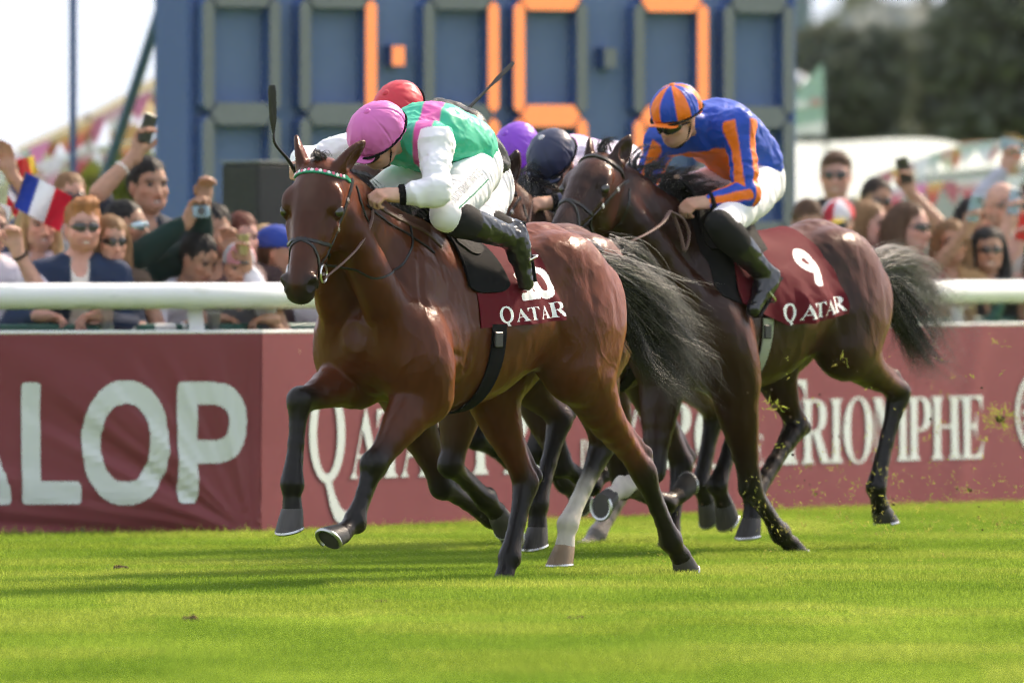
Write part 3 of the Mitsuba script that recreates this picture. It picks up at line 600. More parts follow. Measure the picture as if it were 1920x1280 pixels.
def strap(s, ctrl, width, thick=.004, n=10, off=.003, snapit=True):
    """A flat strap along control points laid on the hide."""
    C = spline(ctrl, n)
    if snapit: C, N = snap(s, C, off)
    else: N = np.tile(A3(0, 1, 0), (len(C), 1))
    for _ in range(2): C[1:-1] = .5 * C[1:-1] + .25 * (C[:-2] + C[2:])
    d = np.gradient(C, axis=0); d /= np.maximum(np.linalg.norm(d, axis=1, keepdims=True), 1e-9)
    N = N - d * (N * d).sum(1, keepdims=True); N /= np.maximum(np.linalg.norm(N, axis=1, keepdims=True), 1e-9)
    S = np.cross(d, N)
    sec = [(-1, 0), (-.8, 1), (.8, 1), (1, 0), (.8, -.6), (-.8, -.6)]
    V = np.stack([C + S * (a * width / 2) + N * (b * thick) for a, b in sec], 1)
    n_, m_ = V.shape[:2]; F = []
    for i in range(n_ - 1):
        for j in range(m_):
            k = (j + 1) % m_; a, b, c, e = i * m_ + j, i * m_ + k, (i + 1) * m_ + k, (i + 1) * m_ + j
            F += [[a, b, c], [a, c, e]]
    for b in (0, (n_ - 1) * m_): F += [[b, b + j, b + j + 1] for j in range(1, m_ - 1)]
    m = TM(V.reshape(-1, 3), F)
    trimesh.repair.fix_normals(m)
    return m
def hair_strands(guides, count, spread, rad, seed, seg=12, wave=.02, lenvar=.35, sides=3):
    """Tapered strands following a list of guide curves (each k x 3), scattered around them."""
    rng = np.random.default_rng(seed); G = [spline(g, 6) for g in guides]
    nl = max(count // 16, 6); LK = [(rng.integers(len(G)), rng.normal(size=3) * spread[0], rng.normal(size=3) * spread[1], rng.random(3) * 6.3, rng.random(), 5 + 6 * rng.random(), rng.random()) for _ in range(nl)]
    V, F, tag = [], [], []; nb = 0; j = np.arange(sides); kx = (j + 1) % sides
    for i in range(count):
        lk = LK[rng.integers(nl)]; loose = rng.random() < .22; gi = lk[0]; g = G[gi]
        L = 1 - lenvar * (.55 * lk[6] + .45 * rng.random() ** 1.5)
        t = np.linspace(0, L, seg); u = t * (len(g) - 1); i0 = np.minimum(u.astype(int), len(g) - 2); fr = (u - i0)[:, None]
        C = g[i0] * (1 - fr) + g[i0 + 1] * fr
        dirn = rng.normal(size=3); q_ = 1.0 if loose else .22; off = lk[1] + rng.normal(size=3) * spread[0] * max(q_, .4); off2 = lk[2] * (1 - .5 * loose) + rng.normal(size=3) * spread[1] * q_
        ph = lk[3] + rng.random(3) * (6.3 if loose else .7); am = wave * (lk[4] * .8 + .4 * rng.random())
        C = C + off * (1 - t)[:, None] + off2 * (t ** 1.3)[:, None] + am * np.sin(ph + t[:, None] * (lk[5] + rng.normal() * .4)) * t[:, None]
        d = np.gradient(C, axis=0); d /= np.maximum(np.linalg.norm(d, axis=1, keepdims=True), 1e-9)
        s_ = np.cross(d, dirn); s_ /= np.maximum(np.linalg.norm(s_, axis=1, keepdims=True), 1e-9); u_ = np.cross(s_, d)
        r = rad * (.6 + .8 * rng.random()) * (1.05 - t / L)[:, None]
        for a in j / sides * 2 * np.pi: V.append(C + r * (math.cos(a) * s_ + math.sin(a) * u_))
        b = nb + np.arange(seg - 1)[:, None]
        # vertices are stored per side: side k at nb + k*seg + row
        for q in range(sides):
            a0 = nb + q * seg + np.arange(seg - 1); b0 = nb + ((q + 1) % sides) * seg + np.arange(seg - 1)
            F += [np.stack([a0, b0, b0 + 1], 1), np.stack([a0, b0 + 1, a0 + 1], 1)]
        nb += sides * seg; tag.append(np.full(sides * seg, np.clip((gi + .5 + rng.normal() * .9) / len(G), 0, 1)))
    return TM(np.vstack(V), np.vstack(F)), np.concatenate(tag)
def around(s, x, phi, off, up_from=1.12, dz=0):
    """Points on the trunk at stations x and angles phi (0 = top, + = left), pushed out by off."""
    x, phi = np.broadcast_arrays(np.asarray(x, float), np.asarray(phi, float))
    D = np.stack([np.zeros_like(x), np.sin(phi), np.cos(phi)], -1); O = np.stack([x, x * 0, x * 0 + up_from], -1)
    r = np.linspace(.12, .62, 101)
    P = O[..., None, :] + D[..., None, :] * r[:, None]
    f = field(s.trunk, P.astype(np.float32))
    ins = f < 0
    last = ins.shape[-1] - 1 - np.argmax(ins[..., ::-1], -1); last = np.where(ins.any(-1), np.minimum(last, 99), 0)
    fa, fb = np.take_along_axis(f, last[..., None], -1)[..., 0], np.take_along_axis(f, last[..., None] + 1, -1)[..., 0]
    rr = r[last] + (r[1] - r[0]) * np.clip(fa / np.where(fa == fb, 1, fa - fb), 0, 1)
    return O + D * (rr + off)[..., None]
def grid_normals(P):
    du = np.gradient(P, axis=0); dv = np.gradient(P, axis=1)
    n = np.cross(du, dv); n /= np.maximum(np.linalg.norm(n, axis=-1, keepdims=True), 1e-12)
    return n
class Drape:
    """A cloth over the back: sheet coordinates (u along the horse 0..1 front to rear, v 0..1 from right hem over the top to left hem)."""
    def __init__(d, s, xf, xb, phi_l, phi_r, off, fold=0.0, seed=1, flare=0.0, nu=40, nv=70, uf=1.12, edge=None):
        u, v = np.meshgrid(np.linspace(0, 1, nu), np.linspace(0, 1, nv), indexing='ij')
        phi = -phi_r + (phi_l + phi_r) * v
        if edge is not None: phi = phi * (1 + edge(u) * np.abs(2 * v - 1))
        hem = np.clip((np.abs(2 * v - 1) - .45) / .55, 0, 1)
        x = xf + (xb - xf) * u
        o = off + .004 + hem * flare * (u ** 1.5)
        if fold:
            q = np.stack([x * 13, phi * 2.2, phi * 0], -1)
            o = o + hem ** .7 * fold * np.clip((u - .30) / .25, 0, 1) * np.clip(meshkit.fbm(q, 3, seed) * 2 - .62, 0, 1) + .006 * fold / .02 * hem * np.clip((u - .30) / .25, 0, 1) * (1 + np.sin(x * 38 + phi * 3 + seed)) * .5
        d.P = around(s, x, phi, o, uf); d.N = grid_normals(d.P)
        c = d.P - A3(0, 0, uf); c[..., 0] = 0
        if (d.N * c).sum() < 0: d.N = -d.N
        d.nu, d.nv = nu, nv
        d.flip = False
    def sheet(d, t=.005):
        m = solid_sheet(d.P, d.N, t)
        if trimesh.Trimesh(m.vertices, m.faces).volume < 0: m.invert()
        return m
    def at(d, u, v, lift):
        from scipy.ndimage import map_coordinates
        c = np.stack([np.clip(u, 0, 1) * (d.nu - 1), np.clip(v, 0, 1) * (d.nv - 1)])
        P = np.stack([map_coordinates(d.P[..., k], c, order=1, mode='nearest') for k in range(3)], -1)
        N = np.stack([map_coordinates(d.N[..., k], c, order=1, mode='nearest') for k in range(3)], -1)
        return P + N * lift
    def lettering(d, poly, u0, v0, du, dv, lift=.0025, step=.06, slant=0.0):
        """Wrap a flat outline (unit height): x -> u, y -> -v (left side hangs down as v grows)."""
        V, F = fine_flat(poly, step)
        P = d.at(u0 + du * V[:, 0], v0 - dv * V[:, 1] + slant * V[:, 0], lift)
        m = TM(P, F)
        return m
# ------------------------------------------------------------------ people
def head_group(c, f, u, sk, s=1.0, lips=(0.28, 0.09, 0.08), smile=0.0, beard=None, jaw=1.0):
    """A head with a face about c (between the ears), facing f with the crown towards u."""
    f = unit(f); u = unit(u - f * (f @ u)); r = np.cross(f, u); R = np.stack([r, u, f])
    W = lambda a, b, d: c + s * (a * r + b * u + d * f)
    sk = np.array(sk); red = sk * A3(1.06, .90, .87); br = sk if beard is None else np.array(beard)
    E = lambda ce, ra, k=.015, col=sk, sub=False: Ell(W(*ce), np.array(ra) * s, R, k * s, col, sub)
    P = [E((0, .035, -.012), (.074, .088, .096), .02), E((0, .03, .03), (.062, .068, .062), .03), E((0, -.035, .040), (.056 * jaw, .075, .052), .03), E((0, -.088, .058), (.034 * jaw, .026, .030), .025, br),
         E((0, -.072, .06), (.045 * jaw, .030, .036), .02, br)]
    for sd in (-1, 1):
        P += [E((.040 * sd, -.022, .068), (.026, .020, .022), .02, red), E((.033 * sd, .012, .098), (.021, .011, .018), .012, sk * .9, True),
              E((.034 * sd, .030, .086), (.026, .007, .014), .012, sk * .38), E((.076 * sd, -.008, -.008), (.010, .032, .020), .008, red), E((.045 * sd, -.06, .02), (.022, .035, .04), .03, br)]
    P += chain([(*W(0, .012, .090), .010 * s), (*W(0, -.015, .104), .011 * s), (*W(0, -.034, .114), .0135 * s)], .012, r, 2, [sk, sk, red])
    P += [E((.013, -.038, .100), (.010, .009, .012), .008, red), E((-.013, -.038, .100), (.010, .009, .012), .008, red)]
    wd = .024 + .010 * smile
    P += [E((0, -.060, .088 - .004 * smile), (wd, .006, .012), .006, lips), E((0, -.071, .086 - .004 * smile), (wd * .85, .007, .012), .006, lips)]
    if smile: P += [E((0, -.0655, .098), (wd * .8, .0055 + .004 * smile, .012), .003, np.array(lips) * .35, True)]
    return P, dict(W=W, R=R, f=f, u=u, r=r, s=s, c=np.asarray(c))
def hand_group(Wr, d, pn, sd, curl, sk, s=1.0, spread=.0, rf=.0088):
    """Palm, four unequal fingers bent towards pn, and a thumb from the side of the palm. sd: which side the thumb is on (along d x pn)."""
    d = unit(d); pn = unit(pn - d * (pn @ d)); l = np.cross(d, pn) * sd; sk = np.array(sk); kn = sk * A3(1.05, .86, .8)
    P = [Ell(Wr + d * .045 * s, (.050 * s, .040 * s, .017 * s), np.stack([d, l, pn]), .02, sk), Cone(Wr - d * .03, Wr + d * .03 * s, .025 * s, .028 * s, .02, l, 1.15, sk)]
    for i, (L, cu) in enumerate(((.9, .92), (1.0, 1.0), (.95, 1.05), (.76, 1.12))):
        b = Wr + d * (.083 - .004 * abs(i - 1)) * s + l * (.030 - .020 * i) * s
        ang, p = .15, b
        dd0 = unit(d + l * spread * (1.5 - i) * .5)
        pts = [np.array([*p, rf * 1.12 * s])]
        for q, (sl, a) in enumerate(((.043, .75), (.028, 1.0), (.021, .75))):
            ang += curl * cu * a
            p = p + (dd0 * math.cos(ang) + pn * math.sin(ang)) * sl * L * s
            pts.append(np.array([*p, rf * (1.04 - .07 * q) * s]))
        P += chain(pts, .008, None, 1, [kn, sk, sk, kn], .004)
    b = Wr + d * .028 * s + l * .032 * s + pn * .006
    q = b + (l * .62 + d * .68 + pn * .30) * .036 * s; e = q + (d * .85 + l * (.35 - .5 * curl * .6) + pn * (.25 + .45 * curl)) * .030 * s
    P += chain([(*b, .015 * s), (*q, .0115 * s), (*e, .0095 * s)], .012, None, 2, [sk, sk, kn], .006)
    return P
def elbow_of(S, Wr, l1, l2, hint):
    d = Wr - S; L = np.linalg.norm(d); L2 = min(L, (l1 + l2) * .999); d = d / max(L, 1e-6)
    a = (l1 * l1 - l2 * l2 + L2 * L2) / (2 * L2); h = math.sqrt(max(l1 * l1 - a * a, 0)); hint = np.asarray(hint, float)
    n = unit(hint - d * (hint @ d))
    return S + d * a * (L / L2) + n * h
def arm_group(S, E, Wr, sk, s=1.0, thick=1.0, loose=0.0):
    t = s * thick
    return chain([(*S, .056 * t + loose * .3), (*(S * .5 + E * .5), .046 * t + loose), (*(S * .12 + E * .88), .039 * t + loose), (*E, .038 * t + loose)], .04, None, 2, [sk] * 4, .02) + \
        chain([(*E, .038 * t + loose), (*(E * .7 + Wr * .3), .039 * t + loose), (*(E * .3 + Wr * .7), .029 * t + loose * .8), (*Wr, .024 * t + loose * .3)], .025, None, 2, [sk] * 4, .02)
def goggles(hd, dark=True, wide=.066, drop=.012, big=1.0, depth=.0):
    """Wrap-round sunglasses: two lenses, bridge and side arms."""
    W = hd['W']; ms = []
    for sd in (-1, 1):
        a = np.linspace(0, 2 * np.pi, 19)[:-1]
        ring = []
        for t, z in ((1.0, 0), (.98, .006), (0.6, .010)):
            x = .034 * sd + .030 * np.cos(a) * t * big; y = drop + (.021 * np.sin(a) * t) * big * (1 - .12 * np.cos(a) * sd)
            ring.append(np.stack([W(xx, yy, .106 + z + depth - 3.8 * max(abs(xx) - .012, 0) ** 1.6 * 1.2) for xx, yy in zip(x, y)]))
        V = np.vstack(ring + [W(.034 * sd, drop, .112 + depth)[None]]); n = len(a); j = np.arange(n); k = (j + 1) % n
        F = []
        for i in range(2): F += [np.stack([i * n + j, i * n + k, (i + 1) * n + k], 1), np.stack([i * n + j, (i + 1) * n + k, (i + 1) * n + j], 1)]
        F += [np.stack([2 * n + j, 2 * n + k, j * 0 + 3 * n], 1), np.stack([k, j, j * 0 + 0], 1)]
        ms.append(TM(V, np.vstack(F)))
        ms.append(tube(np.stack([W(.060 * sd, drop + .004, .078 + depth * .5), W(.074 * sd, drop + .004, .05), W(.080 * sd, drop + .002, .0), W(.078 * sd, drop - .004, -.02)]), .0035, 5))
    ms.append(tube(np.stack([W(-.012, drop + .008, .112 + depth), W(0, drop + .010, .114 + depth), W(.012, drop + .008, .112 + depth)]), .0032, 5))
    return cat(ms)
def hair_cap(hd, h, col, seed, style='short', length=.25, back=True, puff=1.0):
    """Hair as its own textured mass: a cap over the crown, and locks where it is long."""
    W, R, s = hd['W'], hd['R'], hd['s']; rng = np.random.default_rng(seed)
    E = lambda ce, ra, k=.015, sub=False: Ell(W(*ce), np.array(ra) * s, R, k * s, col, sub)
    P = [E((0, .045, -.014), (.083 * puff, .093 * puff, .103 * puff), .02)]
    if style in ('short', 'quiff'): P += [E((0, .0, -.055), (.070, .075, .058), .02)]
    if style == 'quiff': P += [E((.01, .112, .048), (.056, .030, .045), .02), E((-.02, .118, .02), (.05, .03, .05), .02)]
    if style == 'fringe': P += [E((0, .085, .048), (.066, .034, .040), .02), E((0, .0, -.05), (.072, .08, .06), .02)]
    sub = [E((0, -.062, .095), (.072, .110, .085), .012, True), E((0, -.112, .03), (.10, .075, .095), .012, True)]
    if style == 'fringe': sub = [E((0, -.078, .095), (.074, .105, .085), .012, True), E((0, -.125, .03), (.10, .075, .10), .012, True)]
    if style == 'long':
        sub = [E((0, -.066, .100), (.060, .108, .085), .012, True)]
        for sd in (-1, 1):
            P += chain([(*W(.05 * sd, .07, -.01), .040 * s), (*W(.082 * sd, .0, -.01), .030 * s), (*W(.092 * sd, -.09, .0), .032 * s), (*W(.088 * sd, -.09 - length * .5, .02), .034 * s), (*W(.075 * sd, -.09 - length, .035), .016 * s)], .03, None, 3, None, .02)
            P += chain([(*W(.05 * sd, .03, -.075), .045 * s), (*W(.06 * sd, -.09, -.075), .045 * s), (*W(.055 * sd, -.09 - length * .7, -.065), .04 * s), (*W(.05 * sd, -.09 - length, -.05), .02 * s)], .03, None, 3, None, .02)
    if style == 'bun': P += [E((0, .03, -.115), (.04, .04, .04), .02)]
    m = surface(P + sub, h, 1)
    v = np.array(m.vertices); n = normals(m)
    q = (v - hd['c']) @ R.T
    ang = np.arctan2(q[:, 0], q[:, 2] + .02)
    st = meshkit.fbm(np.stack([ang * 9, q[:, 1] * 9, q[:, 2] * 9 + seed], 1), 3, seed)
    v = v + n * (.022 * (st - .5))[:, None]
    c = np.asarray(col)[None] * (.35 + 1.35 * st[:, None])
    return TM(v, m.faces), np.clip(c, .002, 1)
def cap_hat(hd, h, col, peak=None, brim=.075, crown=1.0):
    W, R, s = hd['W'], hd['R'], hd['s']
    P = [Ell(W(0, .047, -.012), A3(.094, .098 * crown, .114) * s, R, .01, col), Ell(W(0, .045, .098), A3(.060, .010, brim) * s, R, .012, peak or col)]
    m = surface(P, h, 2, 0, [(W(0, .030, 0), -R[1])])
    c = paint(P, m.vertices, .006, col)
    return m, c

def build_person(key, J, sk, groups, h=.010, skin_mat='skin'):
    """The continuous body: head, trunk, arms and hands (and legs) in one surface."""
    P = [p for g in groups for p in g]
    m = surface(P, h, 1)
    c = paint(P, m.vertices, .006, sk)
    v = np.array(m.vertices)
    c = c * (.86 + .28 * meshkit.fbm(v * 38, 2, 4)[:, None])
    part(key, 'body', m, skin_mat, color=np.clip(c, .003, 1))
    return m

# ------------------------------------------------------------------ a crouching rider, in the frame of his horse
def rider(hs, label, J, sk, st, h=.007, side=1):
    key = thing('person', label, 'person', 'jockeys')
    W = hs.wm
    g = lambda n: np.asarray(J[n], float)
    lat = A3(0, 1, 0)
    hd_p, hd = head_group(g('head'), g('face'), g('crown'), sk, .98)
    pel, wai, che, nek = g('pelvis'), g('waist'), g('chest'), g('neck')
    torso = chain([(*pel, .100, 1.22), (*(pel * .5 + wai * .5), .100, 1.2), (*wai, .104, 1.2), (*che, .115, 1.25), (*nek, .062, 1.2)], .05, lat, 3, [sk] * 5, .03)
    sh = [Cone(g('shL'), g('shR'), .062, .062, .06, None, 1, sk)]
    neck = [Cone(nek, hd['W'](0, -.03, -.02), .054, .050, .03, None, 1, sk)]
    arms = {}
    for sd in 'LR':
        arms[sd] = (g('sh' + sd), g('el' + sd), g('wr' + sd))
    body = [hd_p, neck, torso, sh]
    for sd in 'LR':
        S, E, Q = arms[sd]
        body.append(arm_group(S, E, Q, sk)); t = 1 if sd == 'L' else -1
        hdir, pn, cu = J['hand' + sd]
        th = np.cross(unit(hdir), unit(pn)) @ A3(0, 0, 1)
        body.append(hand_group(Q, A3(*hdir), A3(*pn), 1 if th > 0 else -1, cu, sk))
    legs = {}
    for sd in 'LR':
        Hp, Kn, An, To = g('hip' + sd), g('kn' + sd), g('an' + sd), g('to' + sd)
        thigh = chain([(*Hp, .100), (*(Hp * .6 + Kn * .4), .090), (*(Hp * .2 + Kn * .8), .063), (*Kn, .047)], .06, None, 2, [sk] * 4, .03)
        shin = chain([(*Kn, .060), (*(Kn * .7 + An * .3), .060), (*(Kn * .3 + An * .7), .040), (*An, .033)], .03, None, 2, [sk] * 4, .02)
        foot = [Cone(An, An + (To - An) * .25, .034, .034, .02, None, 1, sk), Cone(An + (To - An) * .2, To * .9 + An * .1, .033, .024, .02, None, 1, sk)]
        legs[sd] = (thigh, shin, foot); body += [thigh, shin, foot]
    P = [p for q in body for p in q]
    m = surface(P, h * .86, 1)
    c = paint(P, m.vertices, .006, sk) * (.88 + .24 * meshkit.fbm(np.asarray(m.vertices) * 40, 2, 4)[:, None])
    part(key, 'body', W(m), 'skin', color=np.clip(c, .003, 1))
    # breeches
    br = [p for sd in 'LR' for p in legs[sd][0]] + chain([(*pel, .112, 1.25), (*(pel * .6 + wai * .4), .108, 1.25), (*(pel * .25 + wai * .75), .104, 1.22)], .05, lat, 2) 
    for sd in 'LR':
        Kn, An = g('kn' + sd), g('an' + sd); br += chain([(*Kn, .047), (*(Kn * .9 + An * .1), .048)], .04, None, 2)
    m = surface(br, h, 2, .006)
    for sd in 'LR':                                                   # creases run round the thigh
        pass
    v = np.array(m.vertices); n = normals(m); ax = unit(g('knL') - g('hipL')); t = v @ ax
    rr = meshkit.fbm(np.stack([t * 34, v[:, 1] * 5, v[:, 2] * 7], 1), 3, st['seed']); n2 = meshkit.fbm(v * 9, 2, 5)
    v = v + n * (.008 * (1 - 2 * np.abs(2 * rr - 1)) * np.clip(n2 * 2 - .5, 0, 1))[:, None]
    bc = np.tile(A3(.80, .785, .815), (len(v), 1))
    part(key, 'breeches', W(TM(v, m.faces)), 'cloth', color=bc)
    # silks
    shp = chain([(*(pel * .45 + wai * .55), .118, 1.22), (*wai, .122, 1.25), (*che, .132, 1.28), (*(che * .35 + nek * .65), .092, 1.25)], .05, lat, 3, [st['body']] * 4, .03)
    shp += [Cone(g('shL'), g('shR'), .074, .074, .07, None, 1, st['body']), Cone(nek, nek * .55 + hd['c'] * .45, .066, .058, .03, None, 1, st['body'])]
    for sd in 'LR':
        S, E, Q = arms[sd]; Q2 = E + (Q - E) * .86
        shp += arm_group(S, E, Q2, st['sleeve'], 1.0, .95, .005)
    m = surface(shp, h, 2, .004)
    v = np.array(m.vertices); n = normals(m)
    f1 = meshkit.fbm(v * A3(9, 12, 9) + .9 * meshkit.fbm(v * 6, 2, 3)[:, None], 2, st['seed'] + 1)
    v = v + n * (.020 * (.5 - 2.2 * np.abs(f1 - .5)))[:, None]
    f2 = meshkit.fbm(v * A3(26, 20, 30) + 2.5 * meshkit.fbm(v * 6, 2, 13)[:, None], 2, st['seed'] + 5)
    v = v + n * (.0100 * (.4 - 2.4 * np.abs(f2 - .5)) * np.clip(2.2 * meshkit.noise(v * 8, 77) - .4, 0, 1))[:, None]
    fl = meshkit.noise(v * A3(5, 5, 4), st['seed'] + 7)
    v = v + n * (.010 * (fl - .4))[:, None]
    part(key, 'silks', W(TM(v, m.faces)), 'silk', color=np.clip(st['paint'](v, shp, arms, hd), .003, 1))
    for sd in 'LR':
        S, E, Q = arms[sd]; d = unit(Q - E); c0 = E + (Q - E) * .84
        part(key, 'cuff', W(tube(np.stack([c0 - d * .012, c0 - d * .008, c0 + d * .012, c0 + d * .016]), [.040, .045, .043, .034], 16)), st.get('cuff', 'web'))
    # boots
    for sd in 'LR':
        thigh, shin, foot = legs[sd]; Kn, An, To = g('kn' + sd), g('an' + sd), g('to' + sd)
        b = chain([(*(Kn * .72 + An * .28), .064), (*(Kn * .5 + An * .5), .060), (*(Kn * .25 + An * .75), .050), (*An, .046)], .03, None, 2, None, .02)
        fd = unit(To - An); sl = (An - Kn) - fd * ((An - Kn) @ fd); sl = unit(sl); heel = An + sl * .030 - fd * .035
        b += [Cone(An, An + fd * .07, .047, .045, .03), Cone(An + fd * .06 + sl * .008, To + fd * .02, .043, .033, .03), Cone(heel, An + fd * .03 + sl * .02, .036, .042, .03)]
        mb = fabric_folds(surface(b, h, 2), .0040, .05, 3 + (sd == 'R'))
        kb = part(key, 'boot', W(mb), 'boot_leather')
        sole = [heel - fd * .02 + sl * .034, An + fd * .02 + sl * .052, (An + To) / 2 + fd * .03 + sl * .052, To + fd * .03 + sl * .040]
        sw = unit(np.cross(fd, sl))
        part(kb, 'sole', W(tube(spline(sole, 5), .028, 10, up=sl, flat=.22)), 'black_plastic')
        # the stirrup iron round the sole
        s0 = An * .45 + To * .55 + sl * .058
        stp = [s0 - sw * .052 - sl * .06, s0 - sw * .050, s0, s0 + sw * .050, s0 + sw * .052 - sl * .06]
        part(key, 'stirrup', W(tube(spline(stp, 5), .0045, 6)), 'steel')
        k0 = st.get('sock', .08); sk_ = chain([(*(Kn * (1 - k0) + An * k0), .056 if k0 > 0 else .060), (*(Kn * .84 + An * .16), .064), (*(Kn * .68 + An * .32), .064)], .03, None, 2, None, .02)
        part(key, 'knee_sock', W(surface(sk_, h * 1.3, 2, .007)), 'sock_cloth')
    # helmet with its silk cover, peak, band and button
    HW, R, s_ = hd['W'], hd['R'], hd['s']
    cv = [Ell(HW(0, .055, -.006), (.112, .116, .136), R, .01)]
    m = surface(cv, h * .8, 1, 0, [(HW(0, .018, 0), -R[1] * 1.0 + R[2] * .10)])
    v = np.array(m.vertices); q = (v - HW(0, .055, 0)) @ R.T
    az = np.arctan2(q[:, 0], q[:, 2]); el = np.arctan2(q[:, 1], np.hypot(q[:, 0], q[:, 2]))
    seam = np.exp(-(np.minimum(np.abs((az / (np.pi / 3)) % 1 - .5), 1) / .035) ** 2) * np.clip(np.cos(el), 0, 1)
    wr = meshkit.fbm(np.stack([np.cos(az) * 5, np.sin(az) * 5, el * 2.2], 1), 3, st['seed'])
    n = normals(m)
    v = v + n * (-.0060 * seam + .014 * (wr - .5) * np.clip(1 - el / 1.4, 0, 1))[:, None]
    kc = part(key, 'helmet', W(TM(v, m.faces)), 'cap_silk', color=np.clip(st['cap'](az, el, q), .003, 1))
    part(kc, 'button', W(ellipsoid(HW(0, .172, -.006), (.016, .008, .016), R, 2)), 'cap_silk', color=np.tile(np.asarray(st['button'], float), (162, 1)))
    a = np.linspace(0, 2 * np.pi, 49)
    bandp = np.stack([HW(.114 * math.sin(t), .030 - .012 * math.cos(t), -.006 + .138 * math.cos(t)) for t in a])
    part(kc, 'band', W(tube(bandp, .0085, 6, up=R[1], flat=.5, caps=False)), st.get('band', 'web'))
    pk = [Ell(HW(0, .022, .105), (.078, .008, .056), R, .004)]
    mp = surface(pk, h * .6, 1)
    v = np.array(mp.vertices); q = (v - HW(0, .012, .105)) @ R.T
    v = v - R[1] * (q[:, 0] ** 2 * 3.2)[:, None]
    part(kc, 'peak', W(TM(v, mp.faces)), 'cap_silk', color=np.tile(np.asarray(st['peak'], float), (len(v), 1)))
    chin = np.stack([HW(.080, .0, .0), HW(.070, -.06, .02), HW(.04, -.108, .045), HW(0, -.118, .055), HW(-.04, -.108, .045), HW(-.07, -.06, .02), HW(-.08, 0, 0)])
    part(kc, 'chin_strap', W(tube(spline(chin, 4), .006, 6, flat=.5)), 'web')
    part(key, 'goggles', W(goggles(hd, drop=-.006, big=1.32, depth=.008)), 'black_gloss')
    return key, hd, arms, legs
def whip(hs, label, P, grip, fs=1.0):
    key = thing('whip', label, 'whip')
    S = spline(P, 6)
    part(key, 'shaft', hs.wm(tube(S, np.linspace(.0085, .005, len(S)), 8)), 'leather')
    part(key, 'handle', hs.wm(tube(np.stack(grip), .012, 8)), 'leather')
    d = unit(S[-1] - S[-3]); e = S[-1]
    F = np.stack([e - d * .01, e + d * .02, e + d * .05, e + d * .16, e + d * .19])
    part(key, 'flap', hs.wm(tube(F, np.array([.006, .010, .015, .017, .013]) * fs, 8, flat=.35, up=hs.ldir((0, -1, 0)))), 'leather')
    return key
# ------------------------------------------------------------------ the runners
BAY, DARKBAY, BROWN = (0.080, 0.0195, 0.0053), (0.027, 0.0088, 0.0043), (0.055, 0.019, 0.009)
BLK, MUZ = (0.0065, 0.0050, 0.0044), (0.012, 0.011, 0.010)
SKIN = (0.50, 0.29, 0.20)
WHITE_SOCK = (0.62, 0.57, 0.50)

def finish_horse(hs, label, body_label=None, hoof=((.05, .045, .042),) * 4, tail=None, mane=None, seed=1, tailmix=.35, eyes=True):
    key = thing('horse', label, 'horse', 'racehorses at full gallop'); hs.key = key
    part(key, 'body', hs.wm(hs.mesh), 'coat', color=hs.col)
    for ((co, pa, bk), nm), hc in zip(hs.ends, hoof):
        m, shoe = hoof_mesh(co, pa, bk)
        v = np.asarray(m.vertices); nz = meshkit.fbm(v * A3(25, 25, 60), 3, 3)[:, None]
        k = part(key, 'hoof', hs.wm(m), 'painted', color=np.clip(np.array(hc)[None] * (.6 + .8 * nz), .003, 1))
        part(k, 'shoe', hs.wm(shoe), 'horseshoe_alloy')
    W = hs.H['W']
    if eyes:
        for sd in (1, -1): part(key, 'eye', hs.wm(ellipsoid(W(.214, .018, .0985 * sd), (.027, .022, .021), hs.H['R'], 3)), 'eye_gloss', True)
    if tail is not None:
        m, t = hair_strands(tail[0], tail[1], tail[2], .0016, seed, 16, .075, .6)
        c = np.where((t < tailmix)[:, None], A3(.22, .20, .185)[None] * (1.25 - .95 * t[:, None] / max(tailmix, .01)) * (.5 + np.random.default_rng(3).random((len(t) // 48 + 1, 1)).repeat(48, 0)[:len(t)]), A3(.012, .011, .011)[None])  # upper strands coloured grey to stand in for backlit sheen
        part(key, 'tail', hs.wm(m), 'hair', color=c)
    if mane is not None:
        m, t = hair_strands(mane[0], mane[1], mane[2], .0020, seed + 1, 10, .02, .5)
        part(key, 'mane', hs.wm(m), 'hair', color=np.where((t < .12)[:, None], A3(.07, .06, .055)[None], A3(.011, .010, .010)[None]))
    return key
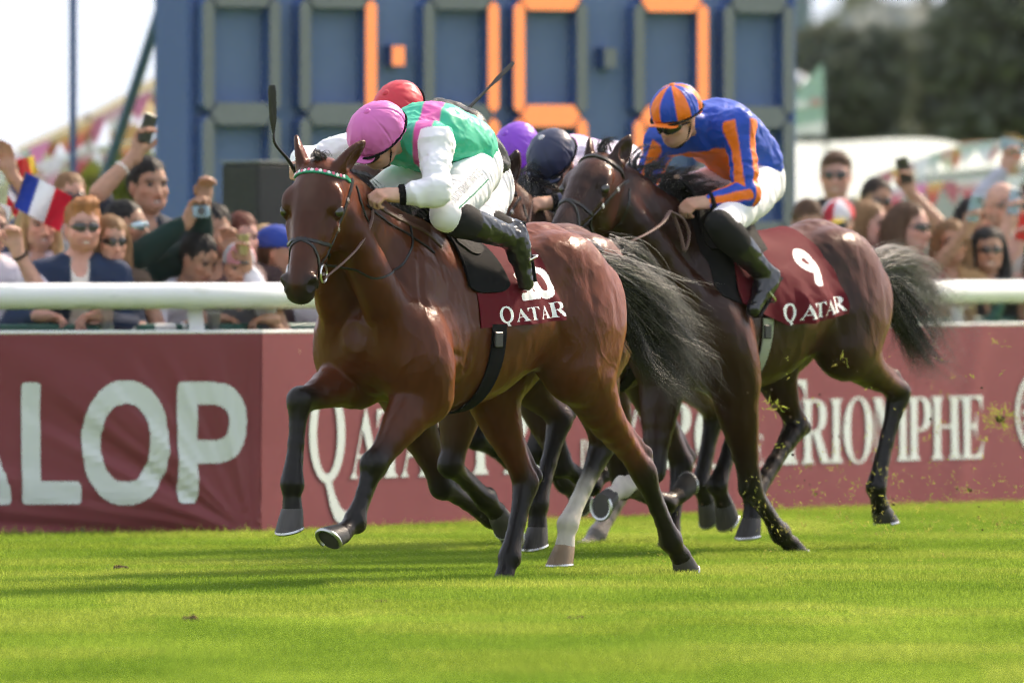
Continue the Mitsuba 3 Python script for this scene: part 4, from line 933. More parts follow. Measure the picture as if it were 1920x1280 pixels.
def bridle(hs, key, noseband='leather', browband='leather', dots=False):
    W = hs.H['W']; hl = lambda pts: [W(*p) for p in pts]
    b = part_key(key, 'bridle')
    bk = lambda nm, m, mt, **kw: put(m, mt, part_key(b, nm), **kw)
    for sd in (1, -1):
        bk('cheekpiece', hs.wm(strap(hs, hl([(.0, -.10, .085 * sd), (.07, -.07, .105 * sd), (.17, -.055, .115 * sd), (.28, -.06, .10 * sd), (.38, -.065, .09 * sd), (.455, -.055, .075 * sd)]), .017, .004)), 'leather')
        bk('cheekpiece', hs.wm(strap(hs, hl([(.02, -.13, .085 * sd), (.10, -.19, .085 * sd), (.16, -.25, .04 * sd), (.165, -.26, 0)]), .012, .003)), 'leather')
        for q in (.12, .27): bk('buckle', hs.wm(rbox((.018, .022, .006), snap(hs, [W(q, -.060, .11 * sd)], .006)[0][0], .002, np.stack([hs.H['h'], hs.H['n'], hs.H['l']]).T)), 'steel')
        c = W(.475, -.058, .062 * sd); a = np.linspace(0, 2 * np.pi, 25)
        bk('bit_ring', hs.wm(tube(np.stack([c + .036 * (math.cos(t) * hs.H['h'] + math.sin(t) * hs.H['n']) for t in a]), .0048, 8)), 'steel')
    bk('bit', hs.wm(tube(np.stack([W(.475, -.058, -.066), W(.49, -.06, 0), W(.475, -.058, .066)]), .0075, 8)), 'steel')
    bk('browband', hs.wm(strap(hs, hl([(.02, -.06, .12), (.05, .03, .11), (.058, .09, .06), (.060, .11, .0), (.058, .09, -.06), (.05, .03, -.11), (.02, -.06, -.12)]), .019, .006, 10)), browband)
    if dots:
        for i, t in enumerate(np.linspace(-.95, .95, 17)):
            p, n = snap(hs, [W(.058 - .012 * abs(t) ** 3, .10 - .085 * t * t, .12 * t)], .008)
            l = unit(np.cross(n[0], hs.H['h']))
            bk('browband_diamond', hs.wm(ellipsoid(p[0], (.0085, .009, .0022), np.stack([hs.H['h'], l, n[0]]), 1)), 'pink_vinyl' if i % 2 else 'white_print')
    bk('noseband', hs.wm(strap(hs, hl([(.345, -.17, .02), (.35, -.09, .08), (.365, -.0, .085), (.375, .06, .03), (.375, .065, 0), (.375, .06, -.03), (.365, -.0, -.085), (.35, -.09, -.08), (.345, -.17, -.02)]), .016, .005)), noseband)
    for sd in (1, -1):
        bk('grackle_strap', hs.wm(strap(hs, hl([(.37, .06, -.015 * sd), (.40, .045, .04 * sd), (.44, .0, .065 * sd), (.49, -.05, .065 * sd), (.52, -.10, .03 * sd)]), .013, .004)), 'leather')
    return b
plain('saddle_hide', (0.007, 0.007, 0.007), 0.75, 0.15)
plain('pink_vinyl', (0.65, 0.12, 0.22), 0.4, 0.4)
plain('green_vinyl', (0.02, 0.25, 0.14), 0.4, 0.4)
def reins(hs, key, paths, material='rubber_rein', r=.009):
    k = part_key(key, 'reins')
    for p in paths: put(hs.wm(tube(spline(p, 8), r, 8, flat=.45)), material, part_key(k, 'rein'))
def saddlery(hs, key, xg, cloth, pad, girth='web', number=None, word=True, seed=1, coff=.004, poff=.016, uf=1.12, words=(.10, .20, 1.0)):
    """Number cloth, pad, saddle and girth."""
    sk = thing('saddle', 'small black racing saddle strapped over the ' + cloth.pop('say') + ' number cloth', 'saddle')
    d = Drape(hs, off=coff, seed=seed, uf=uf, **cloth)
    ck = part(sk, 'number_cloth', hs.wm(d.sheet(.004)), 'saddle_red')
    d2 = Drape(hs, pad[0], pad[1], pad[2], pad[2], poff, 0, seed, 0, 24, 50, uf, edge=lambda u: -.10 * (2 * u - 1) ** 4)
    part(sk, 'pad', hs.wm(d2.sheet(.010)), 'web')
    d3 = Drape(hs, pad[0] - .02, pad[1] + .05, pad[2] * .5, pad[2] * .5, .026, 0, seed, 0, 20, 40, uf, edge=lambda u: -.22 * (2 * u - 1) ** 2)
    lift = (.030 + .035 * np.abs(np.linspace(-1, 1, 20)) ** 2)[:, None] * np.exp(-((np.linspace(-1, 1, 40)) / .35) ** 2)[None]
    d3.P = d3.P + d3.N * lift[..., None]; d3.N = grid_normals(d3.P) * (1 if (grid_normals(d3.P) * d3.N).sum() > 0 else -1)
    part(sk, 'seat', hs.wm(d3.sheet(.012)), 'saddle_hide')
    ph = np.linspace(math.radians(95), math.radians(265), 60)
    G = around(hs, np.full(60, xg) - .02 * np.sin(ph), ph, .010, uf); G2 = around(hs, np.full(60, xg - .085) - .02 * np.sin(ph), ph, .010, uf)
    P = np.stack([G, G2], 0); P = np.stack([G, G * .66 + G2 * .34 , G * .33 + G2 * .67, G2], 0); N = grid_normals(P)
    if (N * (P - A3(0, 0, uf)) * A3(0, 1, 1)).sum() < 0: N = -N
    gk = part(sk, 'girth', hs.wm(solid_sheet(P + N * .004, N, .007)), girth)
    b = around(hs, xg - .045, math.radians(104), .022, uf); b2 = around(hs, xg - .045, math.radians(111), .022, uf)
    part(gk, 'buckle', hs.wm(rbox((.055, .012, .065), (b + b2) / 2, .004)), 'black_plastic')
    if word:
        q = None; x = 0.0
        for i, ch in enumerate('QATAR'):
            big = 1.18 if ch == 'Q' else (1.1 if i == 4 else .92)
            g = affinity.translate(affinity.scale(serif_poly(ch).buffer(.018), big * .95, big, origin=(0, 0)), x, 0)
            x += (serif_poly(ch).bounds[2] * .95 * big + .03) * (1 if ch != 'A' else .93)
            part(ck, 'letter', hs.wm(d.lettering(g, words[0], words[1], cloth_w(words, x), words[2], slant=words[3] if len(words) > 3 else 0)), 'white_print', smooth=False)
    if number:
        for poly, u0, v0, du, dv, sl in number:
            part(ck, 'numeral', hs.wm(d.lettering(poly, u0, v0, du, dv, slant=sl)), 'white_print', smooth=False)
    return sk, d
def cloth_w(words, x): return words[4] if len(words) > 4 else .17

# ---- the leader: bright bay, number 10
def leader():
    hs = Horse(-.17, 48.4, 54); pk = hs.pick
    legs = dict(RF=[A3(.60, -.17, .86), pk(562, 752, -.15), pk(547, 908, -.14), pk(549, 1000, -.14)],
                LF=[pk(795, 745, .19), pk(701, 872, .15), pk(664, 978, .13), pk(628, 1012, .13)],
                RH=[A3(-.33, -.18, .86), pk(986, 905, -.11), pk(955, 1045, -.10), pk(940, 1100, -.10)],
                LH=[A3(-.46, .20, .90), pk(1206, 885, .15), pk(1258, 1015, .13), pk(1292, 1066, .13)])
    p0 = pk(604, 316, .02)
    horse_body(hs, legs, p0, math.radians(14), math.radians(63), math.radians(2), [hs.ldir((.105, .05, .115)), hs.ldir((-.030, .05, .135))], BAY, BLK, MUZ, .0080, hscale=.97, wide=1.25, star=(.30, .20, .16))
    P2 = lambda pts, y: [pk(a, b, y) for a, b in pts]
    tail = [P2([(1118, 492), (1180, 510), (1240, 548), (1290, 600), (1345, 650)], .03), P2([(1118, 500), (1195, 540), (1262, 600), (1310, 665), (1340, 730)], -.03), P2([(1120, 508), (1200, 570), (1262, 650), (1300, 715), (1325, 765)], .02),
            P2([(1122, 515), (1190, 590), (1235, 670), (1280, 730), (1318, 775)], -.02), P2([(1122, 520), (1170, 600), (1205, 670), (1240, 715), (1290, 760)], .03)]
    top = [hs.crest[i] for i in range(len(hs.crest))]
    mane = [[c, c + A3(-.03, -.06, .05), c + A3(-.10, -.12, .02), c + A3(-.16, -.15, -.05)] for c in top[2:-1]]
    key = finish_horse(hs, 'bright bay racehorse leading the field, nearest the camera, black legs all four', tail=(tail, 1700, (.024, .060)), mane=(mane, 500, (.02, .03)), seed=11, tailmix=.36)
    fl = [hs.H['W'](.0, .05, .0)]
    m, t = hair_strands([[hs.H['W'](-.02, .05, .0), hs.H['W'](-.035, .075, .0), hs.H['W'](-.02, .095, -.01), hs.H['W'](.01, .095, -.03)]], 120, (.014, .012), .002, 5, 8, .01, .3)
    part(key, 'forelock', hs.wm(m), 'hair', color=np.tile(A3(.012, .011, .01), (len(m.vertices), 1)))
    bridle(hs, key, browband='green_vinyl', dots=True)
    Wd = hs.H['W']
    reins(hs, key, [[Wd(.49, -.07, .066), pk(652, 485, .17), pk(680, 452, .16), pk(698, 410, .13), pk(694, 372, .10)], [Wd(.49, -.07, -.066), pk(640, 420, -.14), pk(660, 390, -.16), pk(690, 372, -.10), pk(694, 372, .06)]])
    part(key, 'neck_strap', hs.wm(strap(hs, [pk(632, 498, .12), pk(655, 520, .14), pk(705, 525, .20), pk(750, 500, .20), pk(773, 462, .16), pk(762, 428, .10)], .010, .004)), 'leather')
    part(key, 'breastplate_strap', hs.wm(strap(hs, [pk(690, 375, .10), pk(735, 405, .10), pk(790, 432, .12), pk(830, 462, .16)], .022, .004)), 'brown_leather')
    part(key, 'breastplate_strap', hs.wm(strap(hs, [pk(690, 385, .12), pk(730, 415, .13), pk(775, 440, .15), pk(822, 470, .19)], .010, .004)), 'leather')
    num1 = [(text_poly('1', 1.0).buffer(.045), .50, .885, .30, .135, 0), (text_poly('0', 1.0).buffer(.045), .68, .885, .36, .145, 0)]
    saddlery(hs, key, .235, dict(say='dark red', xf=.28, xb=-.215, phi_l=math.radians(97), phi_r=math.radians(97), fold=.030, flare=.03, edge=lambda u: .02 - .08 * u), (.33, .06, math.radians(66)), number=num1, seed=4, words=(.22, .985, .062, -.0, .175))
    G = (0.045, 0.48, 0.29); PK = (0.62, 0.10, 0.36); WH = (0.80, 0.80, 0.82)
    def col(v, P, arms, hd):
        c = np.tile(np.array(G), (len(v), 1))
        S = arms['L'][0]; ax = A3(-.93, 0, -.1)
        s_ = (v[:, 1] - .135) + .55 * ((v - S) @ ax)
        c = blend(c, PK, .045 - np.abs(s_))
        for sd in 'LR': c = blend(c, WH, sleeve_depth(v, arms, sd))
        return c
    cap = lambda az, el, q: np.tile(A3(.64, .15, .45), (len(az), 1))
    Hd = pk(712, 262, .0)
    shL, shR = pk(816, 268, .19), A3(.47, -.19, 1.86)
    wrL, wrR = pk(742, 366, .18), pk(562, 322, -.27)
    J = dict(head=Hd, face=(.62, -.40, -.60), crown=(.70, .12, .68), pelvis=pk(876, 320, 0), waist=pk(858, 278, 0), chest=pk(806, 256, 0), neck=pk(764, 264, 0), shL=shL, shR=shR,
             wrL=wrL, wrR=wrR, elL=pk(820, 360, .31), elR=elbow_of(shR, wrR, .28, .26, (0, -1, -.1)), hipL=pk(884, 330, .12), hipR=pk(884, 330, .12) * A3(1, -1, 1), knL=pk(834, 403, .25), knR=pk(834, 403, .25) * A3(1, -1, 1),
             anL=pk(965, 448, .28), anR=pk(965, 448, .28) * A3(1, -1, 1), toL=pk(984, 522, .29), toR=pk(984, 522, .29) * A3(1, -1, 1),
             handL=((.85, -.30, .05), (.1, -.55, -.8), 1.05), handR=((.9, .22, .05), (.1, 1, -.1), 1.1))
    st = dict(seed=3, body=G, sleeve=WH, paint=col, cap=cap, button=(.62, .12, .42), peak=(.66, .15, .46), cuff='web')
    key, hd, arms, legs_ = rider(hs, 'jockey in green silks with a pink sash, white sleeves and pink cap, whip raised', J, (0.55, 0.33, 0.24), st)
    # lettering down the thigh
    a, b = J['hipL'], J['knL']
    tp = text_poly('JUDDMONTE', 1.0, False); w = tp.bounds[2]
    V, F = fine_flat(tp, .3)
    p0_, p1_ = pk(848, 388, .30), pk(900, 334, .24)
    e1 = unit(p1_ - p0_); up = unit(hs.ldir((-.45, 0, .75))); up = unit(up - e1 * (up @ e1))
    V3 = p0_ + e1 * (V[:, :1] / w * np.linalg.norm(p1_ - p0_)) + up * (V[:, 1:2] * .036)
    pm = [k for k in scene if k.startswith(key + '__breeches')][0]
    bm = meshkit.WRITTEN[scene[pm]['filename']]; tr = cKDTree(hs.loc(bm[0])); dd, ii = tr.query(V3, k=60)
    P3 = hs.loc(bm[0])[ii].mean(1); N3 = hs.ldir(bm[2][ii].reshape(-1, 3).mean(0)); N3 = unit(N3)
    q1, q2 = (V3 - p0_) @ e1, (V3 - p0_) @ up; Q = np.stack([q1 * 0 + 1, q1, q2, q1 * q1, q1 * q2, q2 * q2], 1); co_ = np.linalg.lstsq(Q, (P3 - V3) @ N3, rcond=None)[0]
    V3 = V3 + N3 * (Q @ co_ + .012)[:, None]
    part(pm, 'lettering', hs.wm(TM(V3, F)), 'grey_print', smooth=False, kind=None)
    L0 = p0_ + e1 * .02 - up * .022; L1 = p1_ + e1 * .02 - up * .022
    ln = spline([L0, (L0 + L1) / 2, L1], 8); dd, ii = tr.query(ln, k=60); P3 = hs.loc(bm[0])[ii].mean(1); N3 = hs.ldir(bm[2][ii].mean(1)); N3 /= np.linalg.norm(N3, axis=1, keepdims=True)
    part(pm, 'stripe', hs.wm(tube(ln + N3 * (((P3 - ln) * N3).sum(1, keepdims=True) + .003), .0030, 6)), 'green_print')
    gr = wrR + unit(A3(.9, .22, .05)) * .082 + A3(.1, 1, -.1) * .030
    tip = pk(508, 208, gr[1]); mid = pk(516, 270, gr[1])
    whip(hs, 'black whip held upright beside the leading horse, left of its ears', [gr - A3(.0, 0, .02), gr * .6 + mid * .4, mid, mid * .6 + tip * .4 + A3(0, 0, 0)], [gr - (mid - gr) * .25, gr + (mid - gr) * .18])
    return hs
def seg_dist(v, a, b):
    ba = b - a; t = np.clip((v - a) @ ba / (ba @ ba), 0, 1)
    return np.linalg.norm(v - a - t[:, None] * ba, axis=1)

def loose_pose(H, knee=(.50, .25, 1.53), ankle=(.04, .28, 1.44), toe=(.02, .29, 1.25), hands=((.72, .11, 1.66), (.72, -.11, 1.66)), face=(.6, 0, -.75), crown=(.75, 0, .62)):
    H = np.asarray(H, float); m = A3(1, -1, 1); o = lambda *d: H + A3(*d)
    J = dict(head=H, face=face, crown=crown, neck=o(-.13, 0, -.03), chest=o(-.30, 0, -.05), waist=o(-.50, 0, -.04), pelvis=o(-.68, 0, -.15), shL=o(-.22, .19, -.05), shR=o(-.22, -.19, -.05),
             hipL=o(-.64, .12, -.17), hipR=o(-.64, -.12, -.17), knL=A3(*knee), knR=A3(*knee) * m, anL=A3(*ankle), anR=A3(*ankle) * m, toL=A3(*toe), toR=A3(*toe) * m, wrL=A3(*hands[0]), wrR=A3(*hands[1]),
             handL=((.9, -.2, -.1), (.1, -.6, -.8), 1.0), handR=((.9, .2, -.1), (.1, .6, -.8), 1.0))
    for sd, t in (('L', 1), ('R', -1)): J['el' + sd] = elbow_of(J['sh' + sd], J['wr' + sd], .28, .26, (-.2, t, -.3))
    return J
def sleeve_depth(v, arms, sd):
    S, E, Q = arms[sd]; t = 1 if sd == 'L' else -1
    a = np.minimum(np.minimum((v - S) @ unit(E - S) + .015, v[:, 1] * t - .165), .13 - seg_dist(v, S, E))
    return np.maximum(a, .075 - seg_dist(v, E, Q))
def blend(c, to, depth, soft=.006):
    w = np.clip(.5 + depth / soft, 0, 1)[:, None]
    return c * (1 - w) + np.asarray(to, float) * w
def two_tone(body, sleeve):
    def col(v, P, arms, hd):
        c = np.tile(np.array(body, float), (len(v), 1))
        for sd in 'LR': c = blend(c, sleeve, sleeve_depth(v, arms, sd))
        return c
    return col
def flat_cap(c): return lambda az, el, q: np.tile(np.asarray(c, float), (len(az), 1))

# ---- red cap, half hidden behind the leader
def second():
    hs = Horse(-.06, 50.24, 54); pk = hs.pick
    legs = dict(RF=[A3(.47, -.17, .80), pk(830, 912, -.15), pk(922, 972, -.14), pk(950, 990, -.14)], LF=[A3(.50, .19, .80), pk(845, 872, .15), pk(912, 940, .13), pk(935, 962, .13)],
                RH=[A3(-.36, -.18, .90), pk(1050, 785, -.10), pk(1008, 945, -.10), pk(1008, 1000, -.10)], LH=[A3(-.36, .20, .90), pk(1130, 835, .15), pk(1064, 982, .13), pk(1053, 1075, .13)])
    horse_body(hs, legs, A3(.98, 0, 1.74), 0, math.radians(52), 0, [A3(-.04, .03, .15), A3(-.04, -.03, .15)], BROWN, BLK, MUZ, .0115, socks=dict(LH=WHITE_SOCK))
    P2 = lambda pts, y: [pk(a, b, y) for a, b in pts]
    tail = [[A3(-.86, 0, 1.42), A3(-1.05, 0, 1.40), A3(-1.25, .02, 1.2), A3(-1.42, 0, .98)], [A3(-.86, 0, 1.40), A3(-1.0, .03, 1.32), A3(-1.15, 0, 1.1), A3(-1.28, 0, .9)]]
    mane = [[c, c + A3(-.03, -.06, .05), c + A3(-.10, -.12, .02), c + A3(-.16, -.15, -.05)] for c in hs.crest[2:-1]]
    key = finish_horse(hs, 'brown racehorse galloping half hidden behind the leader, one white hind pastern', hoof=((.05, .045, .042), (.05, .045, .042), (.22, .15, .09), (.05, .045, .042)), tail=(tail, 500, (.02, .05)), mane=(mane, 260, (.02, .03)), seed=21)
    bridle(hs, key)
    Wd = hs.H['W']
    reins(hs, key, [[Wd(.49, -.07, .066), A3(1.0, .16, 1.45), A3(.80, .10, 1.66)], [Wd(.49, -.07, -.066), A3(1.0, -.16, 1.45), A3(.80, -.10, 1.66)]])
    saddlery(hs, key, .235, dict(say='second dark red', xf=.28, xb=-.2, phi_l=math.radians(95), phi_r=math.radians(95), fold=.03, flare=.03), (.33, .06, math.radians(66)), word=False, seed=7)
    J = loose_pose(pk(756, 222, 0), hands=((.74, .11, 1.68), (.74, -.11, 1.68)))
    J['pelvis'] = pk(900, 362, 0); J['waist'] = pk(880, 300, 0); J['chest'] = pk(826, 252, 0); J['hipL'] = pk(906, 372, .12); J['hipR'] = J['hipL'] * A3(1, -1, 1)
    st = dict(seed=5, body=(.012, .012, .013), sleeve=(.012, .012, .013), paint=two_tone((.012, .012, .013), (.012, .012, .013)), cap=flat_cap((.58, .03, .05)), button=(.58, .03, .05), peak=(.55, .03, .05))
    rider(hs, 'jockey in black silks and red cap crouching behind the leading jockey', J, SKIN, st, .010)
    a, b = pk(866, 216, .12), pk(921, 160, .14)
    whip(hs, 'black whip pointing up behind the black silks', [a, a * .6 + b * .4, a * .3 + b * .7, b * .95 + a * .05], [a - unit(b - a) * .16, a], .62)
# ---- purple cap and navy cap, in the middle of the bunch
def third():
    hs = Horse(.36, 54.6, 54); pk = hs.pick
    legs = dict(RF=[A3(.50, -.17, .82), A3(.70, -.15, .52), A3(.42, -.13, .40), A3(.33, -.13, .36)], LF=[A3(.50, .19, .82), A3(.62, .15, .46), A3(.36, .13, .30), A3(.27, .13, .26)],
                RH=[A3(-.34, -.18, .88), pk(1188, 885, -.11), pk(1118, 1004, -.10), pk(1098, 1030, -.10)], LH=[A3(-.40, .20, .90), A3(-.85, .15, .62), A3(-.75, .13, .28), A3(-.82, .13, .18)])
    horse_body(hs, legs, A3(.98, 0, 1.74), 0, math.radians(52), 0, [A3(-.04, .03, .15), A3(-.04, -.03, .15)], BROWN, BLK, MUZ, .013, socks=dict(RH=(.25, .22, .2)))
    tail = [[A3(-.86, 0, 1.42), A3(-1.02, 0, 1.36), A3(-1.16, .02, 1.1), A3(-1.2, 0, .85)], [A3(-.86, 0, 1.40), A3(-.96, .03, 1.26), A3(-1.08, 0, 1.0), A3(-1.14, 0, .8)]]
    mane = [[c, c + A3(-.03, -.03, .06), c + A3(-.10, -.05, .06), c + A3(-.18, -.06, .0)] for c in hs.crest[2:-1]]
    key = finish_horse(hs, 'brown racehorse farthest from the camera, almost hidden in the bunch', hoof=((.05, .045, .042),) * 3 + ((.4, .36, .3),), tail=(tail, 500, (.02, .05)), mane=(mane, 260, (.02, .03)), seed=31)
    bridle(hs, key)
    saddlery(hs, key, .235, dict(say='third dark red', xf=.28, xb=-.2, phi_l=math.radians(95), phi_r=math.radians(95), fold=.03, flare=.03), (.33, .06, math.radians(66)), word=False, seed=8)
    J = loose_pose(pk(977, 294, 0)); PU = (.22, .05, .52); LI = (.62, .38, .66)
    st = dict(seed=6, body=LI, sleeve=PU, paint=two_tone(LI, PU), cap=flat_cap(PU), button=PU, peak=PU)
    rider(hs, 'jockey in purple cap and lilac silks behind the navy cap', J, SKIN, st, .011)
def fourth():
    hs = Horse(.5, 53.5, 54); pk = hs.pick
    legs = dict(LF=[A3(.47, .19, .80), pk(1172, 908, .15), pk(1250, 942, .13), pk(1285, 922, .13)], RF=[A3(.45, -.17, .80), pk(1052, 872, -.15), pk(1108, 912, -.13), pk(1135, 880, -.13)],
                RH=[A3(-.40, -.18, .88), pk(1278, 870, -.11), pk(1256, 1000, -.10), pk(1244, 1040, -.10)], LH=[A3(-.38, .20, .90), A3(-.80, .15, .66), A3(-.62, .13, .30), A3(-.70, .13, .18)])
    horse_body(hs, legs, A3(.98, 0, 1.72), 0, math.radians(52), 0, [A3(-.04, .03, .15), A3(-.04, -.03, .15)], (.045, .022, .015), BLK, MUZ, .012)
    tail = [[A3(-.86, 0, 1.42), A3(-1.04, 0, 1.36), A3(-1.24, .02, 1.1), A3(-1.34, 0, .78)], [A3(-.86, 0, 1.40), A3(-.98, .03, 1.26), A3(-1.16, 0, 1.0), A3(-1.30, 0, .72)]]
    mane = [[c, c + A3(-.04, -.02, .08), c + A3(-.12, .02, .08), c + A3(-.22, .06, .0)] for c in hs.crest[1:-1]]
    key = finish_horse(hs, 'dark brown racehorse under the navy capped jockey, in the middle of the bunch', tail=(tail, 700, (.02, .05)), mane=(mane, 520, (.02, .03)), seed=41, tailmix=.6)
    bridle(hs, key)
    Wd = hs.H['W']
    reins(hs, key, [[Wd(.49, -.07, .066), A3(1.0, .16, 1.45), A3(.80, .08, 1.64)], [Wd(.49, -.07, -.066), A3(1.0, -.16, 1.45), A3(.80, -.08, 1.64)]])
    saddlery(hs, key, .235, dict(say='fourth dark red', xf=.28, xb=-.2, phi_l=math.radians(95), phi_r=math.radians(95), fold=.03, flare=.03), (.33, .06, math.radians(66)), word=False, seed=9)
    J = loose_pose(pk(1042, 308, 0), hands=((.72, .10, 1.63), (.72, -.10, 1.63)), face=(.70, .0, -.70), crown=(.7, 0, .7)); NA = (.022, .030, .075)
    st = dict(seed=8, body=(.52, .47, .58), sleeve=(.03, .035, .08), paint=two_tone((.52, .47, .58), (.03, .035, .08)), cap=flat_cap(NA), button=(.5, .5, .52), peak=NA)
    rider(hs, 'jockey in navy cap with pale lilac grey silks, bent low over the neck', J, SKIN, st, .010)
# ---- number 9: dark bay, blue and orange silks
def fifth():
    hs = Horse(1.15, 53.1, 56); pk = hs.pick
    legs = dict(LF=[A3(.52, .20, .80), pk(1408, 915, .15), pk(1464, 1003, .13), pk(1500, 1036, .13)], RF=[A3(.54, -.17, .84), pk(1226, 885, -.15), pk(1166, 917, -.13), pk(1130, 938, -.13)],
                RH=[A3(-.34, -.18, .92), pk(1493, 797, -.12), pk(1412, 932, -.10), pk(1408, 990, -.10)], LH=[A3(-.42, .20, .95), pk(1685, 735, .15), pk(1642, 915, .13), pk(1655, 972, .13)])
    horse_body(hs, legs, pk(1132, 308, -.10), math.radians(4), math.radians(37), 0, [hs.ldir((.065, .05, .125)), hs.ldir((.005, .05, .11))], DARKBAY, BLK, MUZ, .0095, socks=dict(RF=(.5, .45, .4)), dz=.03, hscale=.98, wide=1.12)
    P2 = lambda pts, y: [pk(a, b, y) for a, b in pts]
    tail = [P2([(1640, 490), (1668, 478), (1710, 482), (1750, 520), (1790, 580), (1800, 640)], .03), P2([(1640, 500), (1675, 505), (1725, 530), (1770, 600), (1785, 660)], -.03), P2([(1642, 510), (1680, 530), (1730, 590), (1755, 650), (1760, 690)], .02),
            P2([(1642, 520), (1670, 560), (1700, 620), (1720, 670), (1745, 690)], -.02), P2([(1642, 520), (1680, 570), (1730, 650), (1760, 690), (1810, 725)], .02)]
    mane = [[c, c + A3(-.05, -.01, .08), c + A3(-.15, .00, .11), c + A3(-.28, .02, .08)] for c in hs.crest[1:-1]] + [[c, c + A3(-.05, .02, .04), c + A3(-.14, .06, .04), c + A3(-.24, .08, -.04)] for c in hs.crest[1:-1]]
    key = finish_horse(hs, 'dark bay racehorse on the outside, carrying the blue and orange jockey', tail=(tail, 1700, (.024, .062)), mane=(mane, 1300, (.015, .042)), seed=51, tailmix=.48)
    m, t = hair_strands([[hs.H['W'](-.02, .05, .0), hs.H['W'](-.045, .085, .0), hs.H['W'](-.06, .10, .02), hs.H['W'](-.07, .08, .05)]], 90, (.018, .018), .002, 5, 8, .01, .3)
    part(key, 'forelock', hs.wm(m), 'hair', color=np.tile(A3(.012, .011, .01), (len(m.vertices), 1)))
    bridle(hs, key)
    Wd = hs.H['W']
    reins(hs, key, [[Wd(.49, -.07, .066), pk(1150, 462, .12), pk(1200, 445, .18), pk(1240, 420, .16), pk(1256, 396, .10)], [pk(1256, 396, .10), pk(1280, 410, .14), pk(1292, 440, .15), pk(1284, 470, .15), pk(1276, 440, .13), pk(1262, 400, .10)], [Wd(.49, -.07, -.066), A3(1.0, -.2, 1.5), pk(1256, 396, -.05)]], r=.013)
    nine = text_poly('9', 1.0).buffer(.05)
    saddlery(hs, key, .385, dict(say='ruffled dark red', xf=.56, xb=-.20, phi_l=math.radians(95), phi_r=math.radians(95), fold=.045, flare=.06, edge=lambda u: -.16 + .22 * np.minimum(u / .45, 1) - .20 * np.clip(u - .45, 0, 1)), (.70, .16, math.radians(80)), coff=.020, poff=.004, girth='pale_web', number=[(nine, .68, .85, .24, .175, .0)], seed=12, words=(.40, .985, .062, -.0, .128))
    BL, OR, WH = (.012, .06, .42), (.80, .17, .008), (.8, .8, .8)
    def col(v, P, arms, hd):
        c = np.tile(np.array(BL), (len(v), 1))
        pel, che, nek = J['pelvis'], J['chest'], J['neck']; ax = unit(che - pel); fr = unit(np.cross(A3(0, 1, 0), ax)); fr = fr if fr[2] < 0 else -fr
        d = (v - pel) @ fr; h = (v - che) @ ax
        c = blend(c, OR, np.minimum(np.minimum(d - .045, .15 - np.abs(v[:, 1])), np.minimum(.085 - h, h + .26)))
        for sd in 'LR':
            S, E, Q = arms[sd]
            w = np.clip(.5 + sleeve_depth(v, arms, sd) / .006, 0, 1)[:, None]
            near = (seg_dist(v, E, Q) < seg_dist(v, S, E))
            val = np.zeros(len(v))
            for m, a, b in ((~near, S, E), (near, E, Q)):
                d_ = unit(b - a); u_ = unit(np.cross(d_, A3(0, 1, 0.25))); s_ = np.cross(u_, d_); q = v[m] - a; val[m] = np.sin(4 * np.arctan2(q @ u_, q @ s_) + 1.9)
            k = np.clip(.5 + val / .30, 0, 1)[:, None]
            c = c * (1 - w) + (np.array(OR) * k + np.array(BL) * (1 - k)) * w
        return c
    def cap(az, el, q):
        k = np.clip(.5 + np.sin(az * 5 + .4) / .22, 0, 1)[:, None]
        return np.array(OR) * k + np.array(BL) * (1 - k)
    m = A3(1, -1, 1)
    shL, shR = pk(1384, 238, .19), pk(1243, 262, -.20)
    wrL, wrR = pk(1320, 380, .15), pk(1282, 400, -.12)
    hp = pk(1420, 352, .12); kn = pk(1352, 424, .26); an = pk(1440, 520, .30); to = pk(1415, 574, .31)
    J = dict(head=pk(1270, 225, 0), face=(.92, -.10, -.34), crown=(.32, .03, .94), pelvis=pk(1412, 346, 0), waist=pk(1394, 294, 0), chest=pk(1348, 248, 0), neck=pk(1312, 238, 0), shL=shL, shR=shR,
             wrL=wrL, wrR=wrR, elL=pk(1402, 366, .27), elR=elbow_of(shR, wrR, .28, .26, (-.2, -1, -.3)), hipL=hp, hipR=hp * m, knL=kn, knR=kn * m, anL=an, anR=an * m, toL=to, toR=to * m,
             handL=((.9, -.35, -.1), (.1, -.55, -.8), 1.0), handR=((.9, .35, -.1), (.1, .55, -.8), 1.0))
    st = dict(sock=-.04, seed=9, body=BL, sleeve=OR, paint=col, cap=cap, button=OR, peak=OR)
    rider(hs, 'jockey in royal blue and orange striped silks and cap', J, SKIN, st, .0075)
plain('pale_web', (.30, .32, .24), .7, .3)
# ------------------------------------------------------------------ the course, the hoardings and what stands behind
GR = lambda p, n, uv: mikit.mix((0.10, 0.17, 0.014), (0.16, 0.22, 0.022), mikit.fbm(p.x * 1.3, p.y * 0.5, 0.0, 4))
plain('soil_grass', GR, 0.95, 0.1)
def ground_z(x, y):
    p = np.stack([np.asarray(x) * .5, np.asarray(y) * .35, np.asarray(x) * 0], -1)
    return .05 * (meshkit.fbm(p, 3, 2) - .5) * np.clip((62 - np.asarray(y)) / 20, 0, 1)
def build_ground():
    xs = np.concatenate([[-900, -300, -60, -20], np.linspace(-9, 14, 70), [30, 80, 300, 900]]); ys = np.concatenate([[-100, 0, 20], np.linspace(30, 75, 90), [90, 140, 300, 600, 950]])
    X, Y = np.meshgrid(xs, ys, indexing='ij')
    Z = ground_z(X, Y) * (np.abs(X) < 20) - .03
    setting('turf_ground', grid_mesh(np.stack([X, Y, Z], -1)), 'soil_grass', True)
